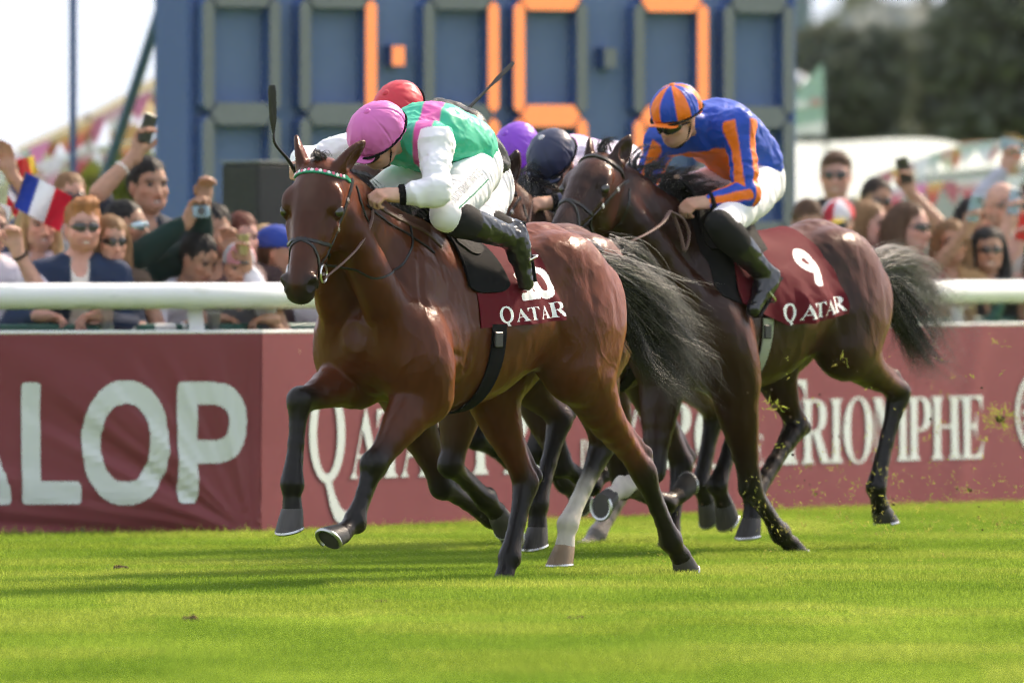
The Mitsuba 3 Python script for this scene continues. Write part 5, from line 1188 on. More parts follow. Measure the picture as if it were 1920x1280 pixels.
def build_grass():
    b = lambda c1, c2: {'type': 'principledthin', 'base_color': mikit.proc(lambda p, n, uv: mikit.mix(c1, c2, dr.clip(1.5 * mikit.fbm(p.x * 1.5, p.y * .7, 0., 3) - .3, 0, 1))), 'roughness': 0.55, 'diff_trans': 1.1, 'spec_trans': 0.0}
    scene['blade_a'] = b((0.185, 0.30, 0.032), (0.335, 0.455, 0.060)); scene['blade_b'] = b((0.245, 0.345, 0.040), (0.41, 0.485, 0.085))
    rng = np.random.default_rng(3); S = 1.0
    def patch(n, hgt, lean, name):
        V, F = [], []
        x = rng.uniform(-S / 2, S / 2, n); y = rng.uniform(-S / 2, S / 2, n); h = hgt * (.5 + .9 * rng.random(n)); a = rng.uniform(0, 6.28, n); w = .0022 + .0018 * rng.random(n); l = lean * h * rng.random(n); b_ = rng.uniform(0, 6.28, n)
        base = np.stack([x, y, x * 0 - .035], -1); side = np.stack([np.cos(a), np.sin(a), 0 * a], -1) * w[:, None]; bend = np.stack([np.cos(b_), np.sin(b_), 0 * b_], -1) * l[:, None]
        up = np.array([0, 0, 1.0]) * (h[:, None] + .035)
        P = np.stack([base - side, base + side, base + up * .6 + bend * .35 - side * .8, base + up * .6 + bend * .35 + side * .8, base + up + bend], 1).reshape(-1, 3)
        i = np.arange(n) * 5
        F = np.vstack([np.stack([i, i + 1, i + 3], 1), np.stack([i, i + 3, i + 2], 1), np.stack([i + 2, i + 3, i + 4], 1)])
        return TM(P, F)
    for g, (n, hg, ln, mt) in enumerate(((9000, .028, 1.0, 'blade_a'), (8000, .031, 1.3, 'blade_b'), (8600, .025, 1.1, 'blade_a'), (220, .055, .9, 'blade_b'))):
        scene['turf_patch_%d' % g] = {'type': 'shapegroup', 'blades': mikit.ply(patch(n, hg, ln, ''), mt)}
    k = 0
    labels['turf'] = {'label': 'short bright green racecourse turf under and around the horses', 'category': 'grass', 'kind': 'stuff'}
    for iy, y in enumerate(np.arange(33.5, 67, .93)):
        half = 960 / FPX * y + .9
        for x in np.arange(-half, half + .5, .93):
            fy = fence_y(x)
            if y > fy + .3: continue
            xx, yy = x + rng.uniform(-.05, .05), y + rng.uniform(-.05, .05)
            g = [0, 1, 2][rng.integers(3)]
            for gg in ([g, 3] if abs(y - fy) < .9 else [g]):
                k += 1
                zz = float(ground_z(xx, yy)) - (.018 if abs(y - fy) < 1.9 else .006)
                scene['turf__%03d' % k] = {'type': 'instance', 'group': {'type': 'ref', 'id': 'turf_patch_%d' % gg}, 'to_world': T().translate([xx, yy, zz]).rotate([0, 0, 1], float(rng.integers(4) * 90 + rng.uniform(-4, 4))).scale([1.03, 1.03, float(.75 + .5 * meshkit.fbm(np.array([xx * .8, yy * .5, 0.]), 2, 5))])}
# plan of the hoarding: nearly square on at the left, running away to the right
KINK = A3(-1.263, 57.56, 0); FL = unit(A3(-1.30, -.50, 0)); FR = unit(A3(4.17, 7.34, 0))
def fence_y(x):
    d = FL if x < KINK[0] else FR
    return KINK[1] + (x - KINK[0]) / d[0] * d[1]
def fence_pt(s, back=0.0):                        # s < 0: the left run, s > 0: the right run
    s = np.asarray(s, float)
    P = np.where((s < 0)[..., None], KINK + FL * -s[..., None], KINK + FR * s[..., None])
    nl, nr = A3(FL[1], -FL[0], 0), A3(-FR[1], FR[0], 0)
    nl = -nl if nl[1] < 0 else nl; nr = -nr if nr[1] < 0 else nr
    return P + np.where((s < 0)[..., None], nl, nr) * np.asarray(back, float)[..., None]
def px_to_s(px):
    r = (px - 960) / FPX
    d = FR if px > 490 else FL
    t = (KINK[0] - r * KINK[1]) / (r * d[1] - d[0])
    return t if px > 490 else -t
def build_fence():
    plain('banner_red', lambda p, n, uv: mikit.mix((0.200, 0.042, 0.052), (0.230, 0.054, 0.064), mikit.fbm(p.x * 3, p.y * 3, p.z * 3, 3)), 0.55, 0.3)
    plain('banner_print', (0.66, 0.70, 0.68), 0.6, 0.25)
    plain('rail_white', lambda p, n, uv: mikit.mix((0.80, 0.81, 0.80), (0.62, 0.64, 0.58), mikit.smoothstep(.60, .85, mikit.fbm(p.x * 9, p.y * 9, p.z * 22, 3))), 0.30, 0.5)
    plain('barrier_green', lambda p, n, uv: mikit.mix((0.010, 0.075, 0.055), (0.020, 0.10, 0.075), mikit.fbm(p.x * 20, p.y * 20, p.z * 20, 2)), 0.35, 0.5)
    def ripple(s, z):                              # the slack of the cloth, pulled towards its lower right corner
        s, z = np.asarray(s, float), np.asarray(z, float)
        L = s < 0
        u = (s + .12) * .62 + (z - .02) * .78; along = np.hypot(s + .12, z - .02)
        ang = np.arctan2(z + .03, -(s + .05))
        f = meshkit.fbm(np.stack([ang * 9, along * .6, ang * 0], -1), 2, 4) - .5
        a = np.clip(1 - z / .95, 0, 1) ** .7 * np.clip(along * 2, 0, 1)
        left = .115 * f * a + .006 * (meshkit.fbm(np.stack([s * 3, z * 3, s * 0], -1), 2, 8) - .5)
        right = .010 * (meshkit.fbm(np.stack([s * 1.6, z * 1.2, s * 0], -1), 3, 6) - .5) + .012 * np.exp(-((s - 7.6 - .3 * z) / .12) ** 2) + .008 * np.exp(-((s - 4.9 - .4 * z) / .10) ** 2)
        return np.where(L, left, right)
    def on_banner(s, z, lift):
        return fence_pt(s, -(ripple(s, z) + lift)) + np.asarray(z)[..., None] * A3(0, 0, 1)
    def banner(s0, s1, label, n):
        s, z = np.meshgrid(np.linspace(s0, s1, n), np.linspace(-.02, 1.0, 90), indexing='ij')
        P = on_banner(s, z, 0.0); N = grid_normals(P)
        if N[..., 1].mean() > 0: N = -N
        m = solid_sheet(P, N, .012)
        k = thing('hoarding', label, 'advertising board')
        part(k, 'banner', m, 'banner_red', 30)
        t = np.linspace(s0, s1, 40)
        part(k, 'top_piping', tube(fence_pt(t, .004) + A3(0, 0, 1.004), .010, 8), 'rail_white')
        for q in np.arange(s0 + .05, s1, 1.2):
            b = fence_pt(np.array([q]), .05)[0]
            part(k, 'post', rbox((.04, .04, 1.0), b + A3(0, 0, .48), .005), 'barrier_green')
        return k
    kl = banner(-7.0, -.004, 'maroon banner with large white letters ending in LOP', 420)
    kr = banner(.004, 16.0, 'maroon banner lettered with the name of the race, running behind the horses', 420)
    def letter(k, poly, s0, z0, sx, sz, lift=.010):
        V, F = fine_flat(poly, .05)
        s, z = s0 + V[:, 0] * sx, z0 + V[:, 1] * sz
        part(k, 'letter', TM(on_banner(s, z, lift), F), 'banner_print', smooth=False)
    for ch, a, b in (('A', -150, 20), ('L', 40, 151), ('O', 153, 315), ('P', 332, 465)):
        g = text_poly(ch, 1.0, False).buffer(.045, join_style=2); x0, y0, x1, y1 = g.bounds
        g = affinity.translate(g, -x0, -y0); g = affinity.scale(g, 1 / (x1 - x0), 1 / (y1 - y0), origin=(0, 0))
        sa, sb = px_to_s(a), px_to_s(b)
        letter(kl, g, sa, .145 if ch != 'O' else .138, sb - sa, .61 if ch != 'O' else .624)
    for ch, a, b in (('G', -560, -400),):
        g = text_poly(ch, 1.0, False).buffer(.045, join_style=2); x0, y0, x1, y1 = g.bounds
        g = affinity.translate(g, -x0, -y0); g = affinity.scale(g, 1 / (x1 - x0), 1 / (y1 - y0), origin=(0, 0)); letter(kl, g, px_to_s(a), .145, px_to_s(b) - px_to_s(a), .61)
    for word, a, b, big in (('QATAR', 577, 856, 1.30), ('PRIX', 884, 1066, 1.30), ('DE', 1086, 1116, 0), ('L', 1124, 1142, 0), ('ARC', 1158, 1364, 1.30), ('DE', 1386, 1428, 0), ('TRIOMPHE', 1446, 1841, 1.30)):
        sc, x, gl = .36, 0.0, []
        for i, ch in enumerate(word):
            h = sc * (big if (i == 0 and big) else 1.0) if big else .17
            g = serif_poly(ch).buffer(.012); w = g.bounds[2] - g.bounds[0]
            gl.append((affinity.translate(g, -g.bounds[0], 0), x, h)); x += (w * (.80 if ch in 'AT' else .94) + .05) * h
        last = gl[-1]; tot = last[1] + last[0].bounds[2] * last[2]
        sa, sb = px_to_s(a), px_to_s(b); f = (sb - sa) / tot
        if word == 'L': letter(kr, Polygon([(0, 0), (.10, 0), (.05, -.32), (.02, -.32)]), sb + .01, .247 + .17, .30, .17)
        for g, x, h in gl: letter(kr, g, sa + x * f, .247, h * f, h)
    # the round seal at the right
    ring = Polygon([(math.cos(a), math.sin(a)) for a in np.linspace(0, 2 * np.pi, 72)[:-1]]); seal = ring.difference(affinity.scale(ring, .93, .93))
    seal = seal.union(affinity.scale(ring, .70, .70).difference(affinity.scale(ring, .66, .66)))
    for i in range(28):
        a = i / 28 * 2 * np.pi; seal = seal.union(affinity.rotate(affinity.translate(Polygon([(-.045, -.05), (.045, -.05), (.03, .05), (-.03, .05)]), 0, .81), math.degrees(a), origin=(0, 0)))
    sc_ = px_to_s(1902); letter(kr, seal, sc_ + .62, .50, .62, .34)
    # white running rail with its brackets, and the barrier the crowd leans on
    t = np.concatenate([np.linspace(-7, -.4, 12), np.linspace(-.35, .35, 12), np.linspace(.4, 16, 24)])
    P = fence_pt(t, .055)
    sm = np.abs(t) < .5; w = (t / .5 + 1) / 2
    P[sm] = fence_pt(np.array([-.5]), .055)[0] * (1 - w[sm])[:, None] ** 2 + 2 * ((1 - w) * w)[sm][:, None] * fence_pt(np.array([0.0]), .055)[0] + fence_pt(np.array([.5]), .055)[0] * (w[sm])[:, None] ** 2
    kq = thing('running_rail', 'thick white plastic running rail above the maroon banners', 'rail')
    part(kq, 'rail_tube', tube(P + A3(0, 0, 1.186), .066, 24), 'rail_white', True)
    for s in (px_to_s(-18), px_to_s(1893)):
        for i, p in enumerate(fence_pt(np.array([s - .0]), .06)):
            nb = fence_pt(np.array([s]), .5)[0] - fence_pt(np.array([s]), 0)[0]; nb = unit(nb)
            tl = FR if s > 0 else -FL
            part(kq, 'bracket', tube(spline([p + A3(0, 0, 1.16), p + nb * .02 + tl * -.03 + A3(0, 0, 1.05), p + nb * .12 - tl * .10 + A3(0, 0, .86), p + nb * .2 - tl * .12 + A3(0, 0, -.02)], 6), .036, 12), 'barrier_green')
    kb = thing('crowd_barrier', 'green tubular barrier the spectators lean on, behind the white rail', 'barrier')
    for i, (a, b) in enumerate(((-6.5, -4.2), (-4.1, -.05), (.05, 4.2), (4.3, 8.4), (8.5, 15))):
        q = fence_pt(np.linspace(a, b, 12), .20)
        part(kb, 'top_tube', tube(q + A3(0, 0, 1.022), .024, 12), 'barrier_green')
        part(kb, 'low_tube', tube(q + A3(0, 0, .25), .018, 8), 'barrier_green')
        for s in np.arange(a + .06, b, .14):
            c = fence_pt(np.array([s]), .20)[0]; part(kb, 'bar', tube(np.stack([c + A3(0, 0, .25), c + A3(0, 0, 1.01)]), .007, 6), 'barrier_green')
    for s0, s1 in ((px_to_s(258), px_to_s(276)), (px_to_s(313), px_to_s(352)), (px_to_s(365), px_to_s(372))):
        q = fence_pt(np.linspace(s0, s1, 4), .20); part(kb, 'white_tape', tube(q + A3(0, 0, 1.022), .0255, 12), 'white_print')

def build_scoreboard():
    plain('board_blue', lambda p, n, uv: mikit.mix((0.125, 0.185, 0.315), (0.140, 0.205, 0.345), mikit.fbm(p.x * 2, p.y * 2, p.z * 6, 3)), 0.6, 0.3)
    plain('board_navy', (0.060, 0.105, 0.26), 0.6, 0.3)  # pole navy; on board and segment sides, blue with shade painted in
    plain('segment_off', lambda p, n, uv: mikit.mix((0.195, 0.212, 0.212), (0.225, 0.242, 0.242), mikit.noise(p.x * 60, p.y * 60, p.z * 60)), 0.7, 0.2)
    scene['segment_on'] = {'type': 'twosided', 'bsdf': {'type': 'principled', 'base_color': rgb((.80, .28, .10)), 'roughness': .6, 'specular': .2}}
    A = A3((365 - 960) / FPX * 70.0, 70.0, 0); B = A3((1478 - 960) / FPX * 72.0, 72.0, 0)
    d = unit(B - A); L = np.linalg.norm(B - A); n = A3(d[1], -d[0], 0); n = n if n[1] < 0 else -n
    Rm = np.stack([d, -n, A3(0, 0, 1)]).T                     # columns: along, back, up
    k = thing('scoreboard', 'tall blue timing board with large orange and grey digit segments', 'scoreboard')
    at = lambda s, z, f=0.0: A + d * s + n * f + A3(0, 0, z)
    part(k, 'panel', rbox((L, .30, 3.6), at(L / 2, 2.95, -.15), .012, Rm), 'board_blue')
    part(k, 'side_column', rbox((.06, .46, 4.9), at(-.033, 2.45, -.20), .012, Rm), 'board_navy')  # same blue board, its side turned from the sun painted darker
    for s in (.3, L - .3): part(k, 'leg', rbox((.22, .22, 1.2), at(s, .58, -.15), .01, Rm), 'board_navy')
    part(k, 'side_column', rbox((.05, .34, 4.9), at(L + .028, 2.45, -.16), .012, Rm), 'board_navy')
    def s_of(px):
        r = (px - 960) / FPX
        return (A[0] - r * A[1]) / (r * d[1] - d[0])
    zt, zm, zb, hw = 2.985, 2.262, 1.54, .072
    em = {'type': 'area', 'radiance': rgb((.12, .034, .012))}
    def seg(quad, on):
        q = np.array(quad); front = .105
        P2 = Polygon(q)
        def prism(poly, f0, f1):
            m = trimesh.creation.extrude_polygon(poly, f1 - f0, engine='earcut'); v = np.array(m.vertices)
            return TM(A + v[:, :1] * d + (f0 + v[:, 2:3]) * n + v[:, 1:2] * A3(0, 0, 1), m.faces)
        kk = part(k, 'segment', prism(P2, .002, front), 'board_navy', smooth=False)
        f = prism(P2.buffer(-.004), front + .001, front + .014)
        trimesh.repair.fix_normals(f)
        kf = part(kk, 'face', f, 'segment_on' if on else 'segment_off', smooth=False, label='lit orange segment face' if on else None)
        if on: scene[kf]['emitter'] = em
    def hseg(a, b, z, h=hw): return [(a, z), (a + h * .75, z + h), (b - h * .75, z + h), (b, z), (b - h * .75, z - h), (a + h * .75, z - h)]
    def vseg(x, z0, z1, w): return [(x, z0), (x + w, z0 + w), (x + w, z1 - w), (x, z1), (x - w, z1 - w), (x - w, z0 + w)]
    digits = [(365, 511, ''), (546, 691, 'bc'), (778, 920, 'bc'), (947, 1086, 'afgedc'), (1172, 1312, 'abged'), (1340, 1472, '')]
    for a, b, lit in digits:
        sa, sb = s_of(a), s_of(b); w = .040; g = .010
        xl, xr = sa + w, sb - w
        seg(hseg(xl + g, xr - g, zt), 'a' in lit); seg(hseg(xl + g, xr - g, zm), 'g' in lit); seg(hseg(xl + g, xr - g, zb), 'd' in lit)
        seg(vseg(xl, zm + g, zt - g, w), 'f' in lit); seg(vseg(xr, zm + g, zt - g, w), 'b' in lit); seg(vseg(xl, zb + g, zm - g, w), 'e' in lit); seg(vseg(xr, zb + g, zm - g, w), 'c' in lit)
    for px, on in ((731, True), (1128, False)):
        s = s_of(px)
        for z in (2.625, 1.90): seg([(s - .045, z - .065), (s + .045, z - .065), (s + .045, z + .065), (s - .045, z + .065)], on)
    # struts and poles that hold it up from behind
    ks = thing('support_strut', 'diagonal blue steel strut propping the timing board', 'strut')
    part(ks, 'tube', tube(np.stack([at_depth(322, -45, 71.5), at_depth(178, 392, 73.5), at_depth(100, 640, 74.5)]), .036, 10), 'board_navy'); part(ks, 'foot', rbox((.3, .3, .03), at_depth(100, 640, 74.5) * A3(1, 1, 0) + A3(0, 0, .02), .01), 'board_navy')
    kp = thing('flag_pole', 'upright slim blue steel pole at the left edge of the sky', 'pole')
    b = at_depth(137, 486, 72.0); part(kp, 'shaft', tube(np.stack([A3(b[0], b[1], 0), A3(b[0], b[1], 3.6)]), .023, 12), 'board_navy'); part(kp, 'base', rbox((.2, .2, .03), A3(b[0], b[1], .015), .006), 'board_navy')
    # a loudspeaker on a stand before the board
    c = at_depth(484, 368, 65.0); r = np.array([[math.cos(.55), -math.sin(.55), 0], [math.sin(.55), math.cos(.55), 0], [0, 0, 1]])
    kl = thing('loudspeaker', 'black loudspeaker box on a stand below the timing board', 'loudspeaker')
    plain('speaker_grille', lambda p, n, uv: mikit.mix((0.022, 0.024, 0.025), (0.045, 0.048, 0.048), mikit.noise(p.x * 180, p.y * 180, p.z * 180)), 0.7, 0.2)
    r = np.array([[math.cos(-.75), math.sin(-.75), 0], [-math.sin(-.75), math.cos(-.75), 0], [0, 0, 1]]).T
    part(kl, 'cabinet', rbox((.30, .30, .375), c, .015, r), 'black_plastic')
    fr = r @ A3(0, -1, 0)
    part(kl, 'grille', rbox((.27, .012, .345), c + fr * .154, .006, r), 'speaker_grille')
    part(kl, 'top_plate', rbox((.31, .31, .012), c + A3(0, 0, .195), .004, r), 'segment_off')
    part(kl, 'stand', tube(np.stack([A3(c[0], c[1], 0.02), A3(c[0], c[1], c[2] - .18)]), .02, 10), 'black_plastic')

def leaf_cloud(rng, centres, radii, n, size, flat=1.0):
    """Many small leaf faces spread through clumps."""
    k = rng.integers(len(centres), size=n)
    q = rng.normal(size=(n, 3)); q /= np.linalg.norm(q, axis=1, keepdims=True)
    P = np.asarray(centres)[k] + q * np.asarray(radii)[k] * (rng.random((n, 1)) ** .45)
    a = rng.normal(size=(n, 3)); b = rng.normal(size=(n, 3)); a /= np.linalg.norm(a, axis=1, keepdims=True)
    b -= a * (a * b).sum(1, keepdims=True); b /= np.linalg.norm(b, axis=1, keepdims=True)
    s = size * (.6 + .8 * rng.random((n, 1)))
    V = np.stack([P - a * s, P + b * s * .45, P + a * s, P - b * s * .45], 1).reshape(-1, 3); i = np.arange(n) * 4
    return TM(V, np.vstack([np.stack([i, i + 1, i + 2], 1), np.stack([i, i + 2, i + 3], 1)]))
def build_background():
    rng = np.random.default_rng(17)
    leafm = lambda key, c1, c2: scene.__setitem__(key, {'type': 'principledthin', 'base_color': mikit.proc(lambda p, n, uv: mikit.mix(c1, c2, mikit.fbm(p.x * 1.1, p.y * 1.1, p.z * .8, 3))), 'roughness': .6, 'diff_trans': .5})
    leafm('cypress_leaf', (.080, .098, .078), (.150, .162, .120)); leafm('bush_leaf', (.10, .13, .02), (.24, .26, .05)); leafm('far_leaf', (.07, .09, .05), (.14, .16, .09))  # cypress colours lightened to paint in the haze of distance
    plain('bark', lambda p, n, uv: mikit.mix((.05, .035, .025), (.12, .09, .06), mikit.fbm(p.x * 12, p.y * 12, p.z * 2, 3)), .9, .1)
    def column_tree(px, top, Y, w, label, mat='cypress_leaf', n=9000, grp='dark cypress trees behind the white marquee'):
        b = at_depth(px, 486, Y); H = at_depth(px, top, Y)[2]; x, y = b[0], b[1]
        k = thing('cypress_tree', label, 'tree', grp)
        zs = np.linspace(.3, H - .2, 16); r = w * np.clip(np.minimum(1.0, (H - zs) / (H * .07)) ** .6, .15, 1)
        cen = np.stack([x + rng.normal(size=16) * w * .18, y + rng.normal(size=16) * w * .18, zs], 1)
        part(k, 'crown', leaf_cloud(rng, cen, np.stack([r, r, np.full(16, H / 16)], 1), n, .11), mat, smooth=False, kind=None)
        part(k, 'trunk', tube(np.stack([A3(x, y, -.05), A3(x, y, H * .5), A3(x + .05, y, H * .93)]), [.14, .09, .02], 8), 'bark')
    for i, (px, top, Y, w, nm) in enumerate(((1556, 52, 112, .46, 'leftmost cypress of the dark row, beside the feather banner'), (1604, 66, 114, .44, 'second cypress from the left in the dark row'), (1648, 58, 112, .46, 'third cypress from the left in the dark row'),
                                             (1694, 62, 115, .46, 'fourth cypress from the left, with thin yellowish top'), (1738, 72, 113, .44, 'fifth cypress from the left in the dark row'), (1786, 66, 115, .42, 'sixth cypress, at the right end of the low row'),
                                             (1838, -40, 108, .44, 'tall dark cypress, left one of the tall pair'), (1900, -60, 108, .55, 'tall dark cypress at the right edge of the photo'))):
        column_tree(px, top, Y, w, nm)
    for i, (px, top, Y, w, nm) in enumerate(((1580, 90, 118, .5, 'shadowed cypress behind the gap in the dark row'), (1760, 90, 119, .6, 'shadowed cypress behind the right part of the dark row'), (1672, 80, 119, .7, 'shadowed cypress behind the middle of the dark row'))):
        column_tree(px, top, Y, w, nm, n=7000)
    # hills far off, with trees and houses faded by distance
    def hill(name, px0, px1, Y, tops, mat):
        xs = np.linspace(px0, px1, 40); tp = np.interp(xs, np.linspace(px0, px1, len(tops)), tops)
        P = []
        for f, g in ((0, 0.0), (.15, .55), (.35, .85), (.6, 1.0), (1.2, .6), (2, 0)):
            P.append(np.stack([np.array([at_depth(a, 486, Y)[0] for a in xs]), np.full(40, Y + f * Y * .4), np.array([max(at_depth(a, b, Y)[2], .3) * g for a, b in zip(xs, tp)]) + (meshkit.fbm(np.stack([xs * .04, xs * 0 + f * 5, xs * 0], 1), 3, 2) - .5) * Y * .012 * (g > 0)], -1))
        setting(name, grid_mesh(np.stack(P, 0)), mat, True)
    plain('hill_far', lambda p, n, uv: mikit.mix((.13, .15, .12), (.24, .23, .20), mikit.fbm(p.x * .25, p.y * .02, p.z * .35, 3)), .95, .05)
    plain('hill_near', lambda p, n, uv: mikit.mix((.13, .17, .09), (.26, .28, .18), mikit.fbm(p.x * .8, p.y * .05, p.z * .9, 3)), .95, .05)
    hill('wooded_hill', 1380, 2300, 420, [-60, -75, -90, -120, -150], 'hill_far')
    hill('grassy_bank', -500, 420, 190, [250, 268, 285, 272, 235, 190], 'hill_near')
    plain('far_wall', (.16, .20, .25), .8, .2)
    b = at_depth(1470, 486, 150); k = thing('grey_building', 'blurred blue grey building standing right of the timing board', 'building')
    part(k, 'wall', rbox((.75, 4, 5.2), A3(b[0], b[1] + 2, 2.6), .05), 'far_wall')
    part(k, 'roof', rbox((.85, 4.2, .18), A3(b[0], b[1] + 2, 5.29), .03), 'segment_off')
    for z in (1.2, 2.4, 3.6): part(k, 'window', rbox((.35, .05, .7), A3(b[0] + .05, b[1] - .01, z + .4), .01), 'black_gloss')
    # white marquee
    scene['marquee_cloth'] = {'type': 'principledthin', 'base_color': rgb((.94, .94, .94)), 'roughness': .8, 'diff_trans': .9}; plain('marquee_grey', (.42, .43, .44), .8, .2); plain('wood', lambda p, n, uv: mikit.mix((.22, .13, .06), (.34, .21, .10), mikit.fbm(p.x * 20, p.y * 20, p.z * 3, 3)), .8, .2)
    k = thing('marquee', 'long white canvas marquee behind the spectators on the right', 'tent')
    Y = 92.0
    xs = np.linspace(1440, 2060, 50); top = 258 + 4 * np.sin((xs - 1440) / 60) + np.clip((xs - 1760) / 90, 0, 1) ** 2 * 14
    Tp = np.stack([at_depth(a, b, Y) for a, b in zip(xs, top)]); zt = Tp[:, 2]
    rows = [np.stack([Tp[:, 0], np.full(50, Y + q), zt * f], -1) for q, f in ((-.3, -.01), (-.32, .3), (-.3, .58), (.0, .66), (2.6, 1.0), (3.6, .9))]
    P = np.stack(rows, 0); P[..., 1] += .04 * np.sin(P[..., 0] * 9)[...] * (P[..., 2] < 2.2)
    part(k, 'canvas', grid_mesh(P[::-1]), 'marquee_cloth')
    xs2 = np.linspace(1690, 2080, 30); P2 = np.stack([np.stack([at_depth(a, b2, Y - 3)[None][0] for a, b2 in zip(xs2, np.full(30, yy) + (xs2 - 1690) * -.10 * (yy < 400))]) for yy in (330, 480, 660)], 0); P2[..., 2] = np.maximum(P2[..., 2], .0)
    part(k, 'wall', solid_sheet(P2, grid_normals(P2), .01), 'marquee_grey')
    part(k, 'post', tube(np.stack([at_depth(1896, 660, Y - 4) * A3(1, 1, 0), at_depth(1896, 252, Y - 4)]), .05, 8), 'wood')
    part(k, 'roof_beam', tube(np.stack([at_depth(1800, 276, Y - 4), at_depth(1990, 268, Y - 4)]), .035, 8), 'wood')
    # feather banner
    k = thing('feather_banner', 'pale green curved feather banner with a white foot, right of the timing board', 'banner')
    Y = 90.0; plain('banner_green', (.34, .49, .42), .7, .2)
    t = np.linspace(0, 1, 16)
    Lf = np.stack([at_depth(1484 + 0 * a, 253 - (253 - 190) * a if False else 253 - 70 * a, Y) for a in t]); Rt = np.stack([at_depth(1549 - 4 * a * a, 253 - 138 * a, Y) for a in t])
    P = np.stack([Lf * (1 - f) + Rt * f for f in np.linspace(0, 1, 8)], 0)
    part(k, 'cloth', solid_sheet(P[:, 3:], grid_normals(P[:, 3:]), .004), 'banner_green'); part(k, 'foot', solid_sheet(P[:, :4] + A3(0, .003, 0), grid_normals(P[:, :4]), .004), 'white_cloth')
    part(k, 'pole', tube(spline([A3(Rt[0][0] + .01, Y, 0), Rt[0], Rt[-1], at_depth(1530, 108, Y), at_depth(1486, 170, Y)], 5), .014, 6), 'black_plastic')
    part(k, 'emblem', rbox((.08, .006, .05), at_depth(1530, 192, Y - .02), .01), 'emblem_pink'); part(k, 'emblem', rbox((.12, .006, .06), at_depth(1502, 196, Y - .02), .01), 'white_cloth')
    k = thing('parasol', 'small white parasol top peeping out right of the timing board', 'parasol')
    c = at_depth(1496, 150, 97); part(k, 'canopy', lathe([(.001, .13), (.06, .11), (.12, .03), (.115, .0), (.001, .02)], 16, c - A3(0, 0, .06)), 'white_cloth'); part(k, 'pole', tube(np.stack([c * A3(1, 1, 0), c]), .014, 6), 'segment_off')
    # canvas canopy and bunting at the left
    scene['canvas_beige'] = {'type': 'principledthin', 'base_color': rgb((.60, .46, .28)), 'roughness': .8, 'diff_trans': 1.0}
    k = thing('canopy', 'beige canvas canopy sloping down behind the bunting at the left', 'tent'); Y = 88.0
    xs = np.linspace(30, 420, 36); up_ = 278 - (xs - 30) / 390 * 215 + 12 * np.sin((xs - 30) / 390 * np.pi); lo_ = up_ + 18 + 80 * np.clip((xs - 190) / 130, 0, 1) ** 1.2
    P = np.stack([np.stack([at_depth(a, u_ * (1 - f) + l_ * f, Y - 2.2 * f) for a, u_, l_ in zip(xs, up_, lo_)]) for f in np.linspace(0, 1, 8)], 0)
    part(k, 'roof', grid_mesh(P), 'canvas_beige')
    for px, a in ((165, 214), (395, 90)): part(k, 'post', tube(np.stack([at_depth(px, 486, Y - 2) * A3(1, 1, 0), at_depth(px, a, Y - 2)]), .030, 8), 'wood')
    part(k, 'curtain', solid_sheet(*(lambda q: (q, grid_normals(q)))(np.stack([np.stack([at_depth(a, b2, Y + .6) for a in np.linspace(205, 262, 8)]) for b2 in (232, 320, 420, 600)], 0)), .02), 'canvas_beige')
    # bush
    for px, py, Y, w, nm, n in ((175, 330, 82, .38, 'yellow green bush behind the blue strut', 5000), (120, 350, 84, .34, 'rounded bush left of the upright pole', 3500), (60, 350, 86, .34, 'low bush behind the small flags at the far left', 3000), (240, 340, 84, .28, 'bush half hidden by the raised arm', 2500)):
        c = at_depth(px, py, Y); k = thing('bush', nm, 'bush')
        cen = np.stack([A3(c[0], c[1], 0) + A3(rng.normal() * w * .4, rng.normal() * w * .4, c[2] * f) for f in np.linspace(.25, 1, 10)])
        part(k, 'crown', leaf_cloud(rng, cen, np.full((10, 3), w * .62), n, .06), 'bush_leaf', smooth=False); part(k, 'trunk', tube(np.stack([A3(c[0], c[1], -.05), A3(c[0], c[1], c[2])]), [.06, .02], 6), 'bark')
    # bunting: strings of small flags, each its own piece of cloth
    cols = [((.62, .16, .26), (.78, .76, .78)), ((.78, .78, .80), (.60, .10, .14)), ((.64, .22, .38), (.64, .22, .38)), ((.75, .55, .20), (.60, .12, .10)), ((.78, .78, .80), (.78, .78, .80)), ((.70, .28, .38), (.78, .78, .78)), ((.30, .45, .36), (.75, .75, .75)), ((.78, .78, .80), (.66, .30, .38))]
    def bunting(pts, Y, n, size, label, seed):
        r = np.random.default_rng(seed); k = thing('bunting', label, 'bunting')
        S = spline([at_depth(a, b, Y) for a, b in pts], 12); part(k, 'cord', tube(S, .006, 5), 'white_cloth')
        u = np.linspace(0, len(S) - 1.01, n)
        for i, q in enumerate(u):
            j = int(q); c = S[j] + (S[j + 1] - S[j]) * (q - j); d = unit(S[min(j + 1, len(S) - 1)] - S[j]); sw = r.normal() * .25
            dn = unit(A3(sw, r.normal() * .3, -1)); a, b = cols[r.integers(len(cols))]
            V = [c - d * size * .42, c + d * size * .42, c + dn * size * .55 - d * size * .2, c + dn * size * .55 + d * size * .2, c + dn * size]
            nn = unit(np.cross(d, dn)) * .002; V = np.array(V); V2 = np.vstack([V - nn, V + nn]); F = [[0, 1, 3], [0, 3, 2], [2, 3, 4]]; F = F + [[x[2] + 5, x[1] + 5, x[0] + 5] for x in F]
            C = np.array([a, a, b, b, b] * 2, float)
            part(k, 'flag', TM(V2, F), 'flag_cloth', color=C)
    bunting([(20, 292), (120, 250), (220, 200), (320, 150)], 75, 12, .20, 'upper string of small flags below the beige canopy', 3)
    bunting([(60, 312), (140, 285), (230, 268), (320, 250)], 74, 8, .20, 'lower string of small flags behind the raised phone', 4)
    bunting([(10, 300), (70, 318), (130, 300)], 73, 5, .18, 'short string of red and yellow flags at the far left', 9)
